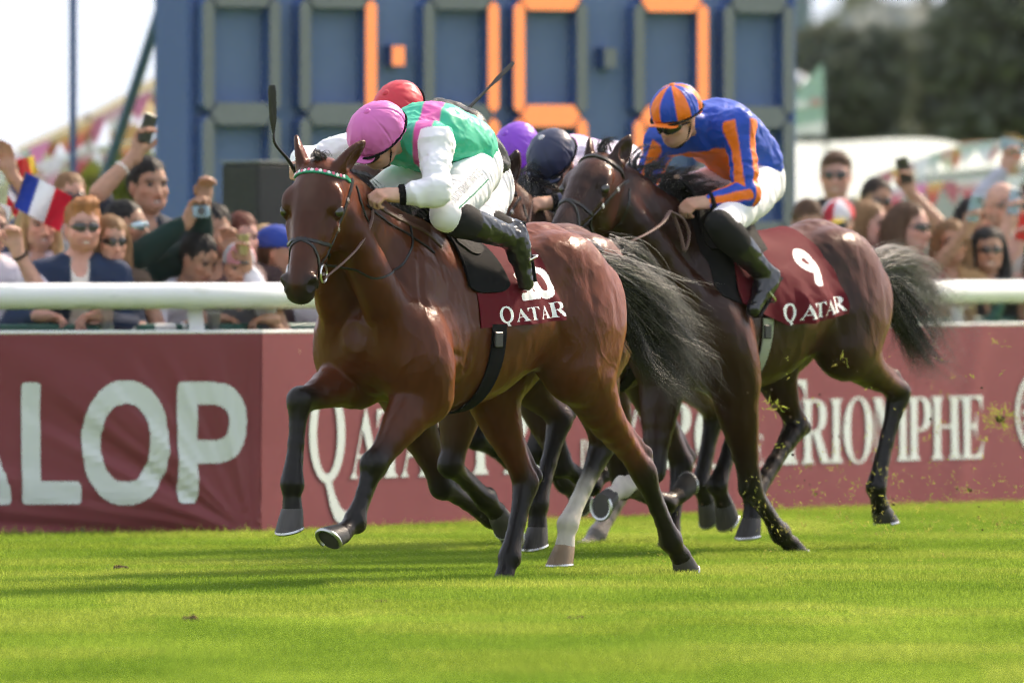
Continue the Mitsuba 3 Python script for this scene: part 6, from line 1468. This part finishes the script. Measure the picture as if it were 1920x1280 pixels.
    bunting([(1640, 330), (1720, 300), (1800, 275), (1900, 262)], 78, 12, .17, 'string of pink flags rising to the marquee post at the right', 6)
    bunting([(1690, 350), (1760, 340), (1830, 335), (1900, 330)], 77, 8, .19, 'string of pink flags hanging before the grey marquee wall', 8)
    bunting([(1480, 400), (1540, 388), (1600, 372), (1650, 330)], 80, 7, .14, 'string of pink flags low on the white canvas', 12)
plain('emblem_pink', (.55, .28, .27), .8, .2)
# ------------------------------------------------------------------ the spectators
SK = dict(fair=(.52, .30, .22), pink=(.56, .31, .25), tan=(.42, .235, .155), olive=(.36, .20, .13), brown=(.20, .10, .065))
HC = dict(red=(.30, .13, .05), brown=(.070, .036, .020), dark=(.022, .014, .010), black=(.010, .009, .009), blond=(.34, .23, .11), auburn=(.11, .035, .022), light=(.17, .095, .045))
plain('trousers', (.05, .06, .09), .85, .2)
plain('phone_black', (.01, .01, .012), .2, .6); plain('phone_gold', (.45, .36, .20), .3, .5, metal=.6); plain('phone_blue', (.30, .42, .52), .3, .5)
plain('mirror_lens', (.45, .58, .62), .12, .8, metal=.7)
plain('red_plastic', (.55, .02, .02), .4, .4); plain('yellow_paint', (.6, .42, .05), .5, .4); plain('wristband', (.75, .74, .70), .5, .4)
def person_at(label, px, py, Y, sk='fair', hair=('short', 'dark'), shirt=(.3, .3, .3), yaw=0, pitch=0, tilt=0, body=None, lean=.08, lats=0, sleeve='long', L=None, R=None, glasses='dark', smile=0.0, beard=None,
              scale=1.0, hat=None, hold=None, hlen=.22, group='spectators along the rail', inner=None, bare=False, seed=0, bracelet=None, palm=None, curl=.75, jaw=1.0):
    """A spectator whose head is centred on a sight line at distance Y. yaw: face towards picture right (+); L, R: hand places relative to the head (right, up, towards the course)."""
    key = thing('person', label, 'person', group)
    s = scale; c = at_depth(px, py, Y); sk = np.array(SK[sk])
    ya, pi_ = math.radians(yaw), math.radians(pitch); yb = math.radians(body if body is not None else yaw * .45)
    f = A3(math.sin(ya) * math.cos(pi_), -math.cos(ya) * math.cos(pi_), -math.sin(pi_)); r = A3(math.cos(ya), math.sin(ya), 0)
    u = np.cross(f, r) * -1; u = u if u[2] > 0 else -u; tl = math.radians(tilt); u = unit(u * math.cos(tl) + r * math.sin(tl))
    hp, hd = head_group(c, f, u, sk, s, smile=smile, beard=beard, jaw=jaw)
    fb, lat = A3(math.sin(yb), -math.cos(yb), 0), A3(math.cos(yb), math.sin(yb), 0)
    N = c + A3(0, 0, -.165 * s) - f * .03 * s - fb * lean * .15 + lat * lats * .2
    tz = lambda d, q: N + A3(0, 0, -d * s) - fb * lean * q + lat * lats * q
    che, wai, pel = tz(.17, .35), tz(.38, .75), tz(.56, 1.0)
    S = {'L': N + lat * .172 * s + A3(0, 0, -.055 * s), 'R': N - lat * .172 * s + A3(0, 0, -.055 * s)}
    torso = chain([(*N, .060 * s, 1.2), (*(N * .55 + che * .45), .108 * s, 1.35), (*che, .112 * s, 1.38), (*wai, .100 * s, 1.30), (*pel, .112 * s, 1.32)], .05, lat, 2, [sk] * 5, .03)
    shl = [Cone(S['L'], S['R'], .052 * s, .052 * s, .05, None, 1, sk)]
    neck = [Cone(N + A3(0, 0, -.02), hd['W'](0, -.03, -.02), .052 * s, .048 * s, .03, None, 1, sk)]
    G = [hp, torso, shl, neck]; arms, handd = {}, {}
    for sd, tg in (('L', L), ('R', R)):
        t = 1 if sd == 'L' else -1
        if tg is None: W = S[sd] + lat * .06 * t + A3(0, 0, -.52 * s) + fb * .08; up = False
        else: W = c + A3(tg[0], -tg[2], tg[1])
        E = elbow_of(S[sd], W, .285 * s, .255 * s, (lat * t * .6 + A3(0, 0, -1) - fb * .15))
        reach = np.linalg.norm(W - S[sd])
        if reach > .54 * s: W = S[sd] + (W - S[sd]) * (.535 * s / reach); E = elbow_of(S[sd], W, .285 * s, .255 * s, (lat * t * .6 + A3(0, 0, -1)))
        arms[sd] = (S[sd], E, W); d = unit(W - E)
        G.append(arm_group(S[sd], E, W, sk, s, .95))
        if tg is None: hdir, pn = d, -lat * t
        elif tg[1] > -.25: hdir, pn = unit(d * .5 + A3(0, 0, .9)), unit(fb * 1.0 + lat * -t * .3)      # held up
        else: hdir, pn = unit(-lat * t * .9 + fb * .15 + A3(0, 0, -.05)), A3(0, 0, -1)
        th = np.cross(hdir, pn) @ (-lat * t if tg is None or tg[1] < -.25 else -lat * t)
        G.append(hand_group(W, hdir, pn, 1 if th > 0 else -1, curl if tg is not None else .35, sk, s, rf=.0105)); handd[sd] = (W, hdir, pn)
    bm = build_person(key, None, sk, G, .0115 * (1 if s > .85 else .9))
    # clothes
    sh = np.array(shirt, float)
    cl = chain([(*(N * .9 + che * .1), .075 * s, 1.3), (*(N * .55 + che * .45), .114 * s, 1.36), (*che, .122 * s, 1.38), (*wai, .114 * s, 1.30), (*pel, .122 * s, 1.32)], .05, lat, 2, [sh] * 5, .03) + [Cone(S['L'], S['R'], .060 * s, .060 * s, .06, None, 1, sh)]
    neckline = [Cone(N + A3(0, 0, .055 * s) + fb * .01, c + A3(0, 0, .05), .068 * s, .13 * s, .012, None, 1, None, None, True), Ell(N + fb * .085 * s + A3(0, 0, -.015 if not bare else -.06), (.048 * s, .06, .062 * s if not bare else .09), np.stack([lat, fb, A3(0, 0, 1)]), .01, None, True)]
    if sleeve != 'none':
        for sd in 'LR':
            a, e, w = arms[sd]
            if sleeve == 'long': cl += arm_group(a, e, e + (w - e) * .88, sh, s, 1.05, .012)
            else: cl += chain([(*a, .066 * s), (*(a * .5 + e * .5), .060 * s), (*(a * .22 + e * .78), .058 * s)], .04, None, 2, [sh] * 3, .02)
    m = surface(cl[:len(torso) + 1] + neckline + cl[len(torso) + 1:], .0145, 1, .006)
    m = fabric_folds(m, .010, .13, seed + 3)
    v = np.asarray(m.vertices); col = np.tile(sh, (len(v), 1)) * (.85 + .3 * meshkit.fbm(v * 14, 2, 3)[:, None])
    if inner is not None:
        q = v - N; mm = (np.abs(q @ lat) < .045) & (q @ fb > .0); col[mm] = inner
    part(key, 'shirt', m, 'cloth', color=np.clip(col, .003, 1))
    lg = chain([(*pel, .13 * s, 1.25), (*(pel + A3(0, 0, -.12)), .125 * s, 1.2)], .04, lat, 2)
    for t in (1, -1):
        a = pel + lat * .09 * t + A3(0, 0, -.08); b = A3(a[0], a[1], 0) + lat * .04 * t; k_ = (a + A3(b[0], b[1], .05)) / 2 + fb * .03
        lg += chain([(*a, .085), (*k_, .062), (b[0], b[1], .08, .05)], .04, None, 2) + [Cone(A3(b[0], b[1], .05), A3(b[0], b[1], .045) + fb * .14, .045, .038, .02)]
    part(key, 'trousers', surface(lg, .026, 1), 'trousers')
    if hair and hair[0] != 'bald':
        hm, hc = hair_cap(hd, .0095, HC[hair[1]], seed + 11, hair[0], hlen, puff=.97 if hat else 1.0)
        part(key, 'hair', hm, 'crowd_hair', color=hc)
    if glasses: part(key, 'sunglasses', goggles(hd, drop=.006, big=1.05, depth=-.004), 'black_gloss' if glasses == 'dark' else 'mirror_lens')
    else:
        for sd in (-1, 1): part(key, 'eye', ellipsoid(hd['W'](.033 * sd, .010, .082), A3(.013, .009, .012) * s, hd['R'], 2), 'eye_gloss', True)
    if smile > .3: part(key, 'teeth', ellipsoid(hd['W'](0, -.065, .086), A3(.020 + .006 * smile, .0042 + .002 * smile, .009) * s, hd['R'], 2), 'teeth', True)
    if hat:
        hm, hc = cap_hat(hd, .010, hat[0], hat[1] if len(hat) > 1 else None)
        if len(hat) > 2:
            v = np.asarray(hm.vertices); q = (v - c) @ hd['R'].T; a = np.arctan2(q[:, 0], q[:, 2])
            hc = np.where((np.sin(a * 3) > .2)[:, None], np.array(hat[2]), hc)
        part(key, 'cap', hm, 'cloth', color=hc)
    if bracelet:
        a, e, w = arms[bracelet[0]]; d = unit(w - e); p = e + (w - e) * bracelet[2]; u1, u2 = frame_of(d)
        an = np.linspace(0, 2 * np.pi, 25); rr = .033 * s
        bt = part(key, bracelet[3], tube(np.stack([p + rr * (math.cos(t) * u1 + math.sin(t) * u2) for t in an]), .007 if bracelet[3] != 'watch' else .009, 6), bracelet[1])
    if hold:
        sd, what = hold[0], hold[1]; W, hdir, pn = handd[sd]; p = W + hdir * .085 * s + pn * .035 * s; sr = unit(np.cross(hdir, pn))
        if what == 'phone':
            k = thing('phone', hold[3], 'phone', 'phones held up by the crowd')
            Rm = np.stack([sr, pn, hdir]).T if len(hold) < 5 else np.stack([hdir, pn, sr]).T
            pc_ = p + hdir * .035
            part(k, 'case', rbox((.076, .010, .152), pc_, .004, Rm), hold[2]); part(k, 'screen', rbox((.068, .002, .140), pc_ - pn * .0065, .001, Rm), 'black_gloss')
            part(k, 'camera_bump', rbox((.026, .004, .030), pc_ + pn * .0068 + Rm @ A3(.018, 0, .052), .0015, Rm), 'black_gloss')
        elif what == 'cup':
            k = thing('drinking_cup', hold[3], 'cup')
            up_ = A3(0, 0, 1); part(k, 'cup', tube(np.stack([p + up_ * -.04, p + up_ * .0, p + up_ * .06, p + up_ * .062]), [.022, .026, .033, .030], 14), hold[2]); part(k, 'rim', tube(np.stack([p + up_ * .061 + .033 * A3(math.cos(t), math.sin(t), 0) for t in np.linspace(0, 2 * np.pi, 19)]), .004, 6), 'phone_gold')
    return key, hd, arms, handd
def build_crowd():
    fy = lambda px: fence_y((px - 960) / FPX * 60)
    B = lambda px, back: fence_pt(np.array([px_to_s(px)]), 0)[0][1] + (.20 + back) / (.93 if px < 490 else .494) * (1 if px < 490 else .75)          # distance of a place behind the barrier
    # --- left group
    person_at('red haired smiling man in navy jacket and dark sunglasses leaning on the barrier', 155, 426, B(150, .12), 'pink', ('quiff', 'red'), (.020, .034, .075), yaw=14, pitch=4, lean=.26, lats=-.05, sleeve='long', L=(.10, -.445, .15), R=(-.20, -.445, .15), smile=.7, beard=(.40, .20, .11), scale=1.08, inner=(.7, .68, .62), seed=1, bracelet=('R', 'web', .80, 'watch'))
    person_at('woman with long brown hair and dark sunglasses beside the red haired man', 206, 452, B(206, .20), 'fair', ('long', 'light'), (.10, .07, .05), yaw=24, pitch=6, lean=.16, sleeve='none', L=(.14, -.43, .15), R=(-.04, -.43, .15), scale=.98, hlen=.26, seed=2)
    kk = person_at('man in dark green jumper and mirrored sunglasses stretching both arms to hold a camera', 236, 428, B(236, .42), 'olive', ('short', 'black'), (.008, .026, .022), yaw=62, pitch=-4, lean=.12, body=40, sleeve='long', L=(.40, .14, .06), R=(.35, .06, .10), glasses='mirror', smile=.6, beard=(.06, .035, .025), scale=1.08, seed=3)
    W = kk[3]['L'][0]
    k = thing('camera', 'small silver camera held out in front of the dark green jumper', 'camera')
    cc = at_depth(374, 396, W[1] - .05); part(k, 'casing', rbox((.105, .035, .065), cc, .010), 'phone_blue'); part(k, 'lens', lathe([(.001, .03), (.018, .03), (.022, .0), (.022, -.02)], 16).apply_transform(trimesh.transformations.rotation_matrix(math.pi / 2, [1, 0, 0])).apply_translation(cc + A3(.01, -.02, 0)), 'black_gloss'); part(k, 'button', lathe([(.001, .006), (.007, .005), (.008, 0)], 10, cc + A3(-.03, 0, .033)), 'steel')
    person_at('tall smiling man in dark polo shirt raising a phone over the crowd', 277, 350, B(270, 1.15), 'tan', ('short', 'black'), (.03, .035, .05), yaw=30, pitch=2, lean=.02, sleeve='short', R=(-.05, .17, .16), glasses=None, smile=.55, scale=1.16, seed=4, hold=('R', 'phone', 'phone_black', 'black phone raised highest, above the tall man in the dark polo'), bracelet=('R', 'wristband', .62, 'bracelet'), jaw=1.1, inner=(.4, .42, .5))
    person_at('woman smiling behind the tricolour flag in a pale pink top', 72, 425, B(72, .75), 'fair', ('long', 'blond'), (.55, .46, .50), yaw=22, pitch=2, lean=.05, sleeve='short', glasses=None, smile=.8, scale=1.0, seed=5)
    person_at('grey haired woman behind the flag, only the top of her hair showing', 132, 372, B(132, 1.3), 'fair', ('short', 'light'), (.5, .5, .52), yaw=15, lean=.02, glasses='dark', scale=1.0, seed=6)
    person_at('person at the left edge holding a white sheet, dark watch on the wrist', -20, 430, B(0, .35), 'fair', ('short', 'brown'), (.6, .56, .62), yaw=25, lean=.05, sleeve='short', L=(.15, -.10, .30), glasses=None, scale=1.05, seed=7, bracelet=('L', 'web', .86, 'watch'))
    person_at('person beyond the left edge with raised open hands', -40, 360, B(0, 1.3), 'tan', ('short', 'dark'), (.10, .12, .20), yaw=25, lean=.02, sleeve='short', L=(.17, .10, .18), glasses=None, scale=1.05, seed=8, curl=.25)
    person_at('black haired man behind the camera, holding a gold rimmed glass', 402, 436, B(402, .80), 'olive', ('short', 'black'), (.10, .06, .06), yaw=10, pitch=4, lean=.08, sleeve='short', L=(.10, -.10, .20), glasses=None, scale=1.10, seed=9, beard=(.14, .07, .05))
    person_at('dark haired person in a white hooded top bending over the barrier', 372, 486, B(372, .28), 'olive', ('short', 'black'), (.62, .62, .68), yaw=46, pitch=26, lean=.40, lats=-.10, sleeve='long', L=(.24, -.02, .12), R=(-.02, -.33, .16), glasses=None, scale=1.0, seed=10, hold=('L', 'cup', 'phone_gold', 'gold glass held up beside the child in the cap'))
    person_at('child in a grey baseball cap with a black peak peering over the rail', 449, 503, B(449, .18), 'tan', ('short', 'black'), (.10, .10, .11), yaw=6, pitch=6, lean=.10, sleeve='none', L=(.16, -.255, .14), R=(-.10, -.255, .14), glasses=None, scale=.92, hat=((.35, .36, .38), (.015, .015, .017), (.45, .20, .22)), seed=11)
    person_at('auburn haired woman standing behind the child in the cap', 452, 446, B(452, .85), 'pink', ('bun', 'auburn'), (.05, .03, .03), yaw=30, pitch=8, lean=.05, glasses=None, scale=.98, seed=12)
    person_at('person in a blue cap and pale shirt seen from behind the leading horse', 522, 476, B(520, .55), 'tan', ('short', 'brown'), (.55, .57, .62), yaw=75, pitch=0, lean=.04, sleeve='short', glasses=None, scale=1.05, hat=((.03, .06, .30),), seed=13)
    person_at('woman with long blonde hair between the two caps', 494, 470, B(494, 1.0), 'fair', ('long', 'blond'), (.03, .03, .035), yaw=-30, lean=.03, glasses=None, scale=1.0, seed=14)
    person_at('person in white shirt with folded arms on the barrier under the horse head', 610, 498, B(600, .25), 'tan', ('short', 'brown'), (.60, .58, .62), yaw=-10, pitch=8, lean=.12, sleeve='short', L=(.05, -.33, .16), R=(-.26, -.33, .16), glasses='dark', scale=1.0, seed=15)
    # --- between the riders
    person_at('dark haired man in sunglasses under the orange silks', 1301, 362, B(1301, .9), 'pink', ('short', 'dark'), (.05, .05, .06), yaw=-8, lean=.04, glasses='dark', scale=1.05, seed=16)
    person_at('man in sunglasses half hidden by the flying mane', 1262, 372, B(1262, 1.6), 'tan', ('short', 'brown'), (.2, .2, .25), yaw=0, lean=.02, glasses='dark', scale=1.05, seed=17)
    # --- right group
    person_at('tall smiling person with short fringe and black top standing above the rest', 1567, 330, B(1567, 3.5), 'pink', ('fringe', 'brown'), (.012, .012, .014), yaw=-4, pitch=2, lean=.02, sleeve='none', smile=.9, scale=1.14, seed=18, bare=True)
    person_at('dark haired woman in sunglasses holding a black phone straight up', 1644, 378, B(1644, 1.9), 'tan', ('short', 'dark'), (.08, .06, .06), yaw=16, pitch=6, lean=.03, sleeve='none', L=(.19, .06, .15), scale=1.05, seed=19, hold=('L', 'phone', 'phone_black', 'black phone held straight up against the white marquee'))
    person_at('woman with long light brown hair in profile, mouth pursed', 1628, 425, B(1628, 1.0), 'pink', ('long', 'light'), (.20, .10, .06), yaw=66, pitch=0, lean=.05, sleeve='none', glasses=None, scale=1.12, seed=20, hlen=.2)
    person_at('woman with very long dark brown hair and sunglasses in profile', 1704, 428, B(1704, .65), 'pink', ('long', 'brown'), (.30, .03, .05), yaw=58, pitch=2, lean=.05, sleeve='none', glasses='dark', scale=1.14, seed=21, hlen=.30)
    person_at('person in a bright striped cap peering over the dark bay horse', 1572, 420, B(1572, .9), 'tan', ('short', 'dark'), (.10, .12, .22), yaw=-12, pitch=14, lean=.05, glasses='dark', scale=1.0, hat=((.70, .66, .70), (.55, .40, .05), (.50, .04, .06)), seed=22)
    person_at('brown haired person low behind the rump of the dark bay horse', 1514, 418, B(1514, 1.0), 'tan', ('short', 'brown'), (.2, .12, .08), yaw=10, pitch=20, lean=.05, glasses='dark', scale=1.0, seed=23)
    person_at('woman in sunglasses stretching one bare arm up to film with a pale phone', 1783, 456, B(1783, .45), 'tan', ('long', 'light'), (.40, .25, .12), yaw=18, pitch=4, lean=.08, sleeve='none', R=(.08, .08, .34), scale=1.02, seed=24, hlen=.2, hold=('R', 'phone', 'phone_blue', 'pale phone at the end of the outstretched bare arm'))
    person_at('laughing woman with long black hair and dark sunglasses', 1853, 470, B(1853, .25), 'tan', ('long', 'black'), (.02, .02, .022), yaw=8, pitch=2, lean=.08, sleeve='none', smile=1.0, scale=1.03, seed=25, hlen=.2)
    person_at('bald man in dark sunglasses taking a picture', 1880, 388, B(1880, 1.1), 'fair', ('bald', 'dark'), (.40, .38, .36), yaw=26, pitch=2, lean=.04, sleeve='short', R=(.02, -.10, .22), scale=1.15, seed=26, beard=(.36, .22, .16), hold=('R', 'phone', 'phone_blue', 'silver phone held in front of the bald man'))
    person_at('black haired woman behind the raised pale phone', 1826, 412, B(1826, 1.4), 'tan', ('long', 'black'), (.05, .04, .05), yaw=24, lean=.03, glasses=None, scale=1.0, seed=27)
    person_at('person at the right edge filming with a phone in a colourful case', 1960, 462, B(1940, .25), 'pink', ('long', 'brown'), (.35, .20, .15), yaw=-12, lean=.06, sleeve='none', R=(-.17, -.01, .20), L=(.1, -.42, .2), scale=1.05, seed=28, hold=('R', 'phone', 'red_plastic', 'phone in a red and yellow case at the right edge'))
    person_at('person beyond the right edge holding a wide phone high up', 1935, 388, B(1940, 2.2), 'pink', ('short', 'brown'), (.45, .45, .55), yaw=-8, lean=.02, sleeve='long', R=(-.16, .24, .10), scale=1.1, seed=29, hold=('R', 'phone', 'phone_blue', 'pale phone held sideways high at the right edge', 'wide'))
    # --- hand flags and odds and ends
    flag('French tricolour hand flag in blue, white and red held out over the crowd', (20, 400), [(48, 322), (135, 368), (112, 435), (26, 388)], 58.0, ((.02, .045, .30), (.78, .78, .80), (.62, .02, .045)))
    flag('second tricolour hand flag, mostly hidden under the first', (2, 452), [(20, 330), (12, 385), (52, 440), (58, 390)], 58.5, ((.03, .06, .32), (.75, .75, .78), (.62, .02, .045)))
    flag('red and yellow hand flag at the far left edge', (15, 345), [(30, 300), (62, 292), (72, 325), (38, 335)], 61.0, ((.62, .03, .05), (.65, .06, .05), (.62, .42, .05)))
    k = thing('paper_sheet', 'white paper programme held at the left edge', 'paper'); q = lambda a, b: at_depth(a, b, 58.2)
    P = np.stack([np.stack([q(-14, 378), q(-2, 380), q(14, 386), q(20, 388)]), np.stack([q(-16, 400), q(-3, 405), q(12, 408), q(20, 410)]), np.stack([q(-18, 440), q(-6, 444), q(8, 440), q(16, 432)])]); part(k, 'sheet', solid_sheet(P, grid_normals(P), .002), 'white_cloth')
    # things put down on the barrier
    k = thing('plastic_bottle', 'clear plastic water bottle standing on the barrier below the running rail', 'bottle'); c = fence_pt(np.array([px_to_s(215)]), .12)[0]
    scene['clear_plastic'] = {'type': 'principled', 'base_color': rgb((.9, .95, .97)), 'roughness': .08, 'spec_trans': .92, 'specular': .5}
    part(k, 'body', lathe([(.001, 0), (.030, .002), (.032, .02), (.030, .05), (.032, .09), (.030, .13), (.014, .165), (.012, .18), (.001, .181)], 18, c + A3(0, 0, 1.00)), 'clear_plastic'); part(k, 'bottle_cap', lathe([(.014, 0), (.014, .016), (.001, .017)], 12, c + A3(0, 0, 1.18)), 'white_print')
    k = thing('paper_banner', 'white paper strip hanging over the barrier near the child', 'paper'); s = np.linspace(px_to_s(366), px_to_s(395), 5); z = np.linspace(.92, 1.13, 6); S_, Z_ = np.meshgrid(s, z, indexing='ij')
    P = fence_pt(S_, .10 + .02 * np.sin(Z_ * 30)) + Z_[..., None] * A3(0, 0, 1); part(k, 'sheet', solid_sheet(P, grid_normals(P), .002), 'white_cloth')
    for px, nm, mt in ((418, 'clear plastic cup beside the paper strip on the barrier', 'clear_plastic'), (1836, 'cream paper cup on the barrier at the right', 'white_cloth'), (1858, 'brown paper cup on the barrier at the right', 'wood')):
        k = thing('cup', nm, 'cup'); c = fence_pt(np.array([px_to_s(px)]), .14)[0]; part(k, 'cup', lathe([(.001, 0), (.026, .001), (.036, .10), (.033, .10), (.024, .01), (.001, .01)], 16, c + A3(0, 0, 1.00)), mt)
        part(k, 'rim', tube(np.stack([c + A3(.036 * math.cos(t), .036 * math.sin(t), 1.10) for t in np.linspace(0, 2 * np.pi, 17)]), .003, 5), 'white_print')
def flag(label, foot, quad, Y, cols):
    k = thing('hand_flag', label, 'flag')
    a, b, c, d = [np.array(q, float) for q in quad]; n = 25; m = 12
    P = np.zeros((n, m, 3)); u = np.linspace(0, 1, n); v = np.linspace(0, 1, m)
    for i, x in enumerate(u):
        for j, y in enumerate(v):
            p = (a * (1 - x) + b * x) * (1 - y) + (d * (1 - x) + c * x) * y
            P[i, j] = at_depth(p[0], p[1], Y + .03 * math.sin(x * 7 + y * 2))
    sh = solid_sheet(P, grid_normals(P), .002); C = np.zeros((n, m, 3)); 
    for i, x in enumerate(u): C[i] = cols[min(int(x * 3), 2)]
    part(k, 'cloth', sh, 'flag_cloth', color=np.concatenate([C.reshape(-1, 3)] * 2))
    e = at_depth(d[0], d[1], Y); part(k, 'stick', tube(np.stack([at_depth(a[0], a[1], Y), e, e + (e - at_depth(a[0], a[1], Y)) * .9]), .004, 6), 'wood')
# ------------------------------------------------------------------ turf thrown up by the hooves
def build_clods():
    rng = np.random.default_rng(5)
    scene['clod_blade'] = {'type': 'principledthin', 'base_color': mikit.proc(lambda p, n, uv: mikit.mix((.34, .42, .04), (.52, .42, .14), mikit.noise(p.x * 22, p.y * 22, p.z * 22))), 'roughness': .6, 'diff_trans': .9}
    plain('soil', (.07, .045, .025), .95, .1)
    def tuft(c, size, n, soil):
        V, F = [], []
        for i in range(n):
            d = rng.normal(size=3); d /= np.linalg.norm(d); s = np.cross(d, rng.normal(size=3)); s /= np.linalg.norm(s); L = size * (.25 + .6 * rng.random()); o = c + rng.normal(size=3) * size * .5 * A3(1, 1, .75)
            b = np.cross(d, s) * L * .3; w = .0016 + .0016 * rng.random(); k = len(V)
            V += [o - s * w, o + s * w, o + d * L * .6 + b * .4 + s * w * .8, o + d * L * .6 + b * .4 - s * w * .8, o + d * L + b]; F += [[k, k + 1, k + 2], [k, k + 2, k + 3], [k + 3, k + 2, k + 4]]
        return TM(np.array(V), F)
    spots = [(1876, 785, 54.0, .085, 90, 'largest clod of torn green turf flying behind the dark bay horse'), (1452, 762, 51.5, .050, 30, 'green tuft of turf flying in front of the forelegs of the dark bay horse'), (1530, 925, 52.5, .030, 14, 'yellowish tuft of turf in the air below the belly of the dark bay horse'), (1575, 905, 52.5, .05, 6, 'forked strands of pale grass in the air beside the raised hind hoof'),
             (1870, 640, 54.0, .035, 8, 'small wisp of pale grass high at the right'), (1715, 1060, 51.0, .035, 12, 'dry wisp of grass just above the turf at the right'), (1818, 918, 53.5, .045, 16, 'pale torn tuft in the air at the lower right'), (1765, 1040, 51.5, .035, 10, 'straw coloured scrap in the air over the turf at the right')]
    for px, py, Y, sz, n, nm in spots:
        k = thing('turf_clod', nm, 'clod'); c = at_depth(px, py, Y)
        part(k, 'grass', tuft(c, sz, n, True), 'clod_blade', smooth=False)
        if n > 10:
            m = ellipsoid(c, (sz * .28, sz * .22, sz * .2), None, 2); v = np.asarray(m.vertices); part(k, 'root', TM(v + (v - c) * (meshkit.noise(v * 90)[:, None] - .5) * .9, m.faces), 'soil')
    ms = []
    for i in range(430):
        a = rng.random(); px = 1400 + 530 * rng.random() ** .8; py = 1010 - rng.exponential(95) - 10; Y = 51 + 3 * rng.random()
        if py < 560: continue
        ms.append(tuft(at_depth(px, py, Y), .013 + .022 * rng.random(), rng.integers(1, 4), False))
    for i in range(22):
        ms.append(tuft(at_depth(1440 + 470 * rng.random(), 1000 - rng.exponential(110), 51.5 + 2.5 * rng.random()), .022 + .022 * rng.random(), 9, False))
    for i in range(60):
        px = 1180 + 330 * rng.random(); py = 1060 - rng.exponential(25); ms.append(tuft(at_depth(px, py, 49.6 + 3 * rng.random()), .010 + .012 * rng.random(), 2, False))
    setting('turf_spray', cat(ms), 'clod_blade', False, 'fine spray of grass and soil thrown up behind the hooves', 'grass', 'stuff')
    soil = []
    for i in range(30):
        m = ellipsoid(at_depth(1300 + 600 * rng.random(), 1000 - rng.exponential(110), 51 + 3 * rng.random()), np.full(3, .003 + .004 * rng.random()), None, 1); soil.append(m)
    setting('soil_spray', cat(soil), 'soil', False, 'dark crumbs of soil in the air behind the horses', 'soil', 'stuff')
    # divots lying in the turf
    for px, py, nm in ((224, 1072, 'dark divot in the turf at the left'), (357, 1168, 'pair of small divots in the foreground left of centre'), (720, 1138, 'shallow divot in the foreground turf, right of the first stripe'), (1080, 1168, 'worn scuff in the foreground turf near the centre')):
        r = ray(px, py); t = -CAMZ / r[2]; c = A3(0, 0, CAMZ) + r * t; k = thing('divot', nm, 'divot')
        part(k, 'grass', tuft(c + A3(0, 0, .02), .022, 24, True), 'clod_blade', smooth=False)
        m = ellipsoid(c + A3(0, 0, .015), (.035, .03, .014), None, 2); v = np.asarray(m.vertices); part(k, 'earth', TM(v + (v - c) * (meshkit.noise(v * 60)[:, None] - .5) * .8, m.faces), 'soil')
# ------------------------------------------------------------------ the warm autumn air
def build_haze():
    scene['haze_medium'] = {'type': 'homogeneous', 'albedo': rgb((.95, .95, .95)), 'sigma_t': 0.00008}
    scene['haze'] = {'type': 'cube', 'to_world': T().translate([0, 420, 58.8]).scale([950, 560, 60.3]), 'bsdf': {'type': 'null'}, 'interior': {'type': 'ref', 'id': 'haze_medium'}}
    labels['haze'] = {'kind': 'stuff', 'label': 'thin warm haze in the air over the course', 'category': 'haze'}
    scene['camera']['medium'] = {'type': 'ref', 'id': 'haze_medium'}
# ------------------------------------------------------------------ build everything
import time as _t
for _f in (build_ground, build_fence, build_grass, build_scoreboard, build_background, leader, second, third, fourth, fifth, build_crowd, build_clods, build_haze):
    _t0 = _t.time(); _f(); print(_f.__name__, round(_t.time() - _t0, 1))
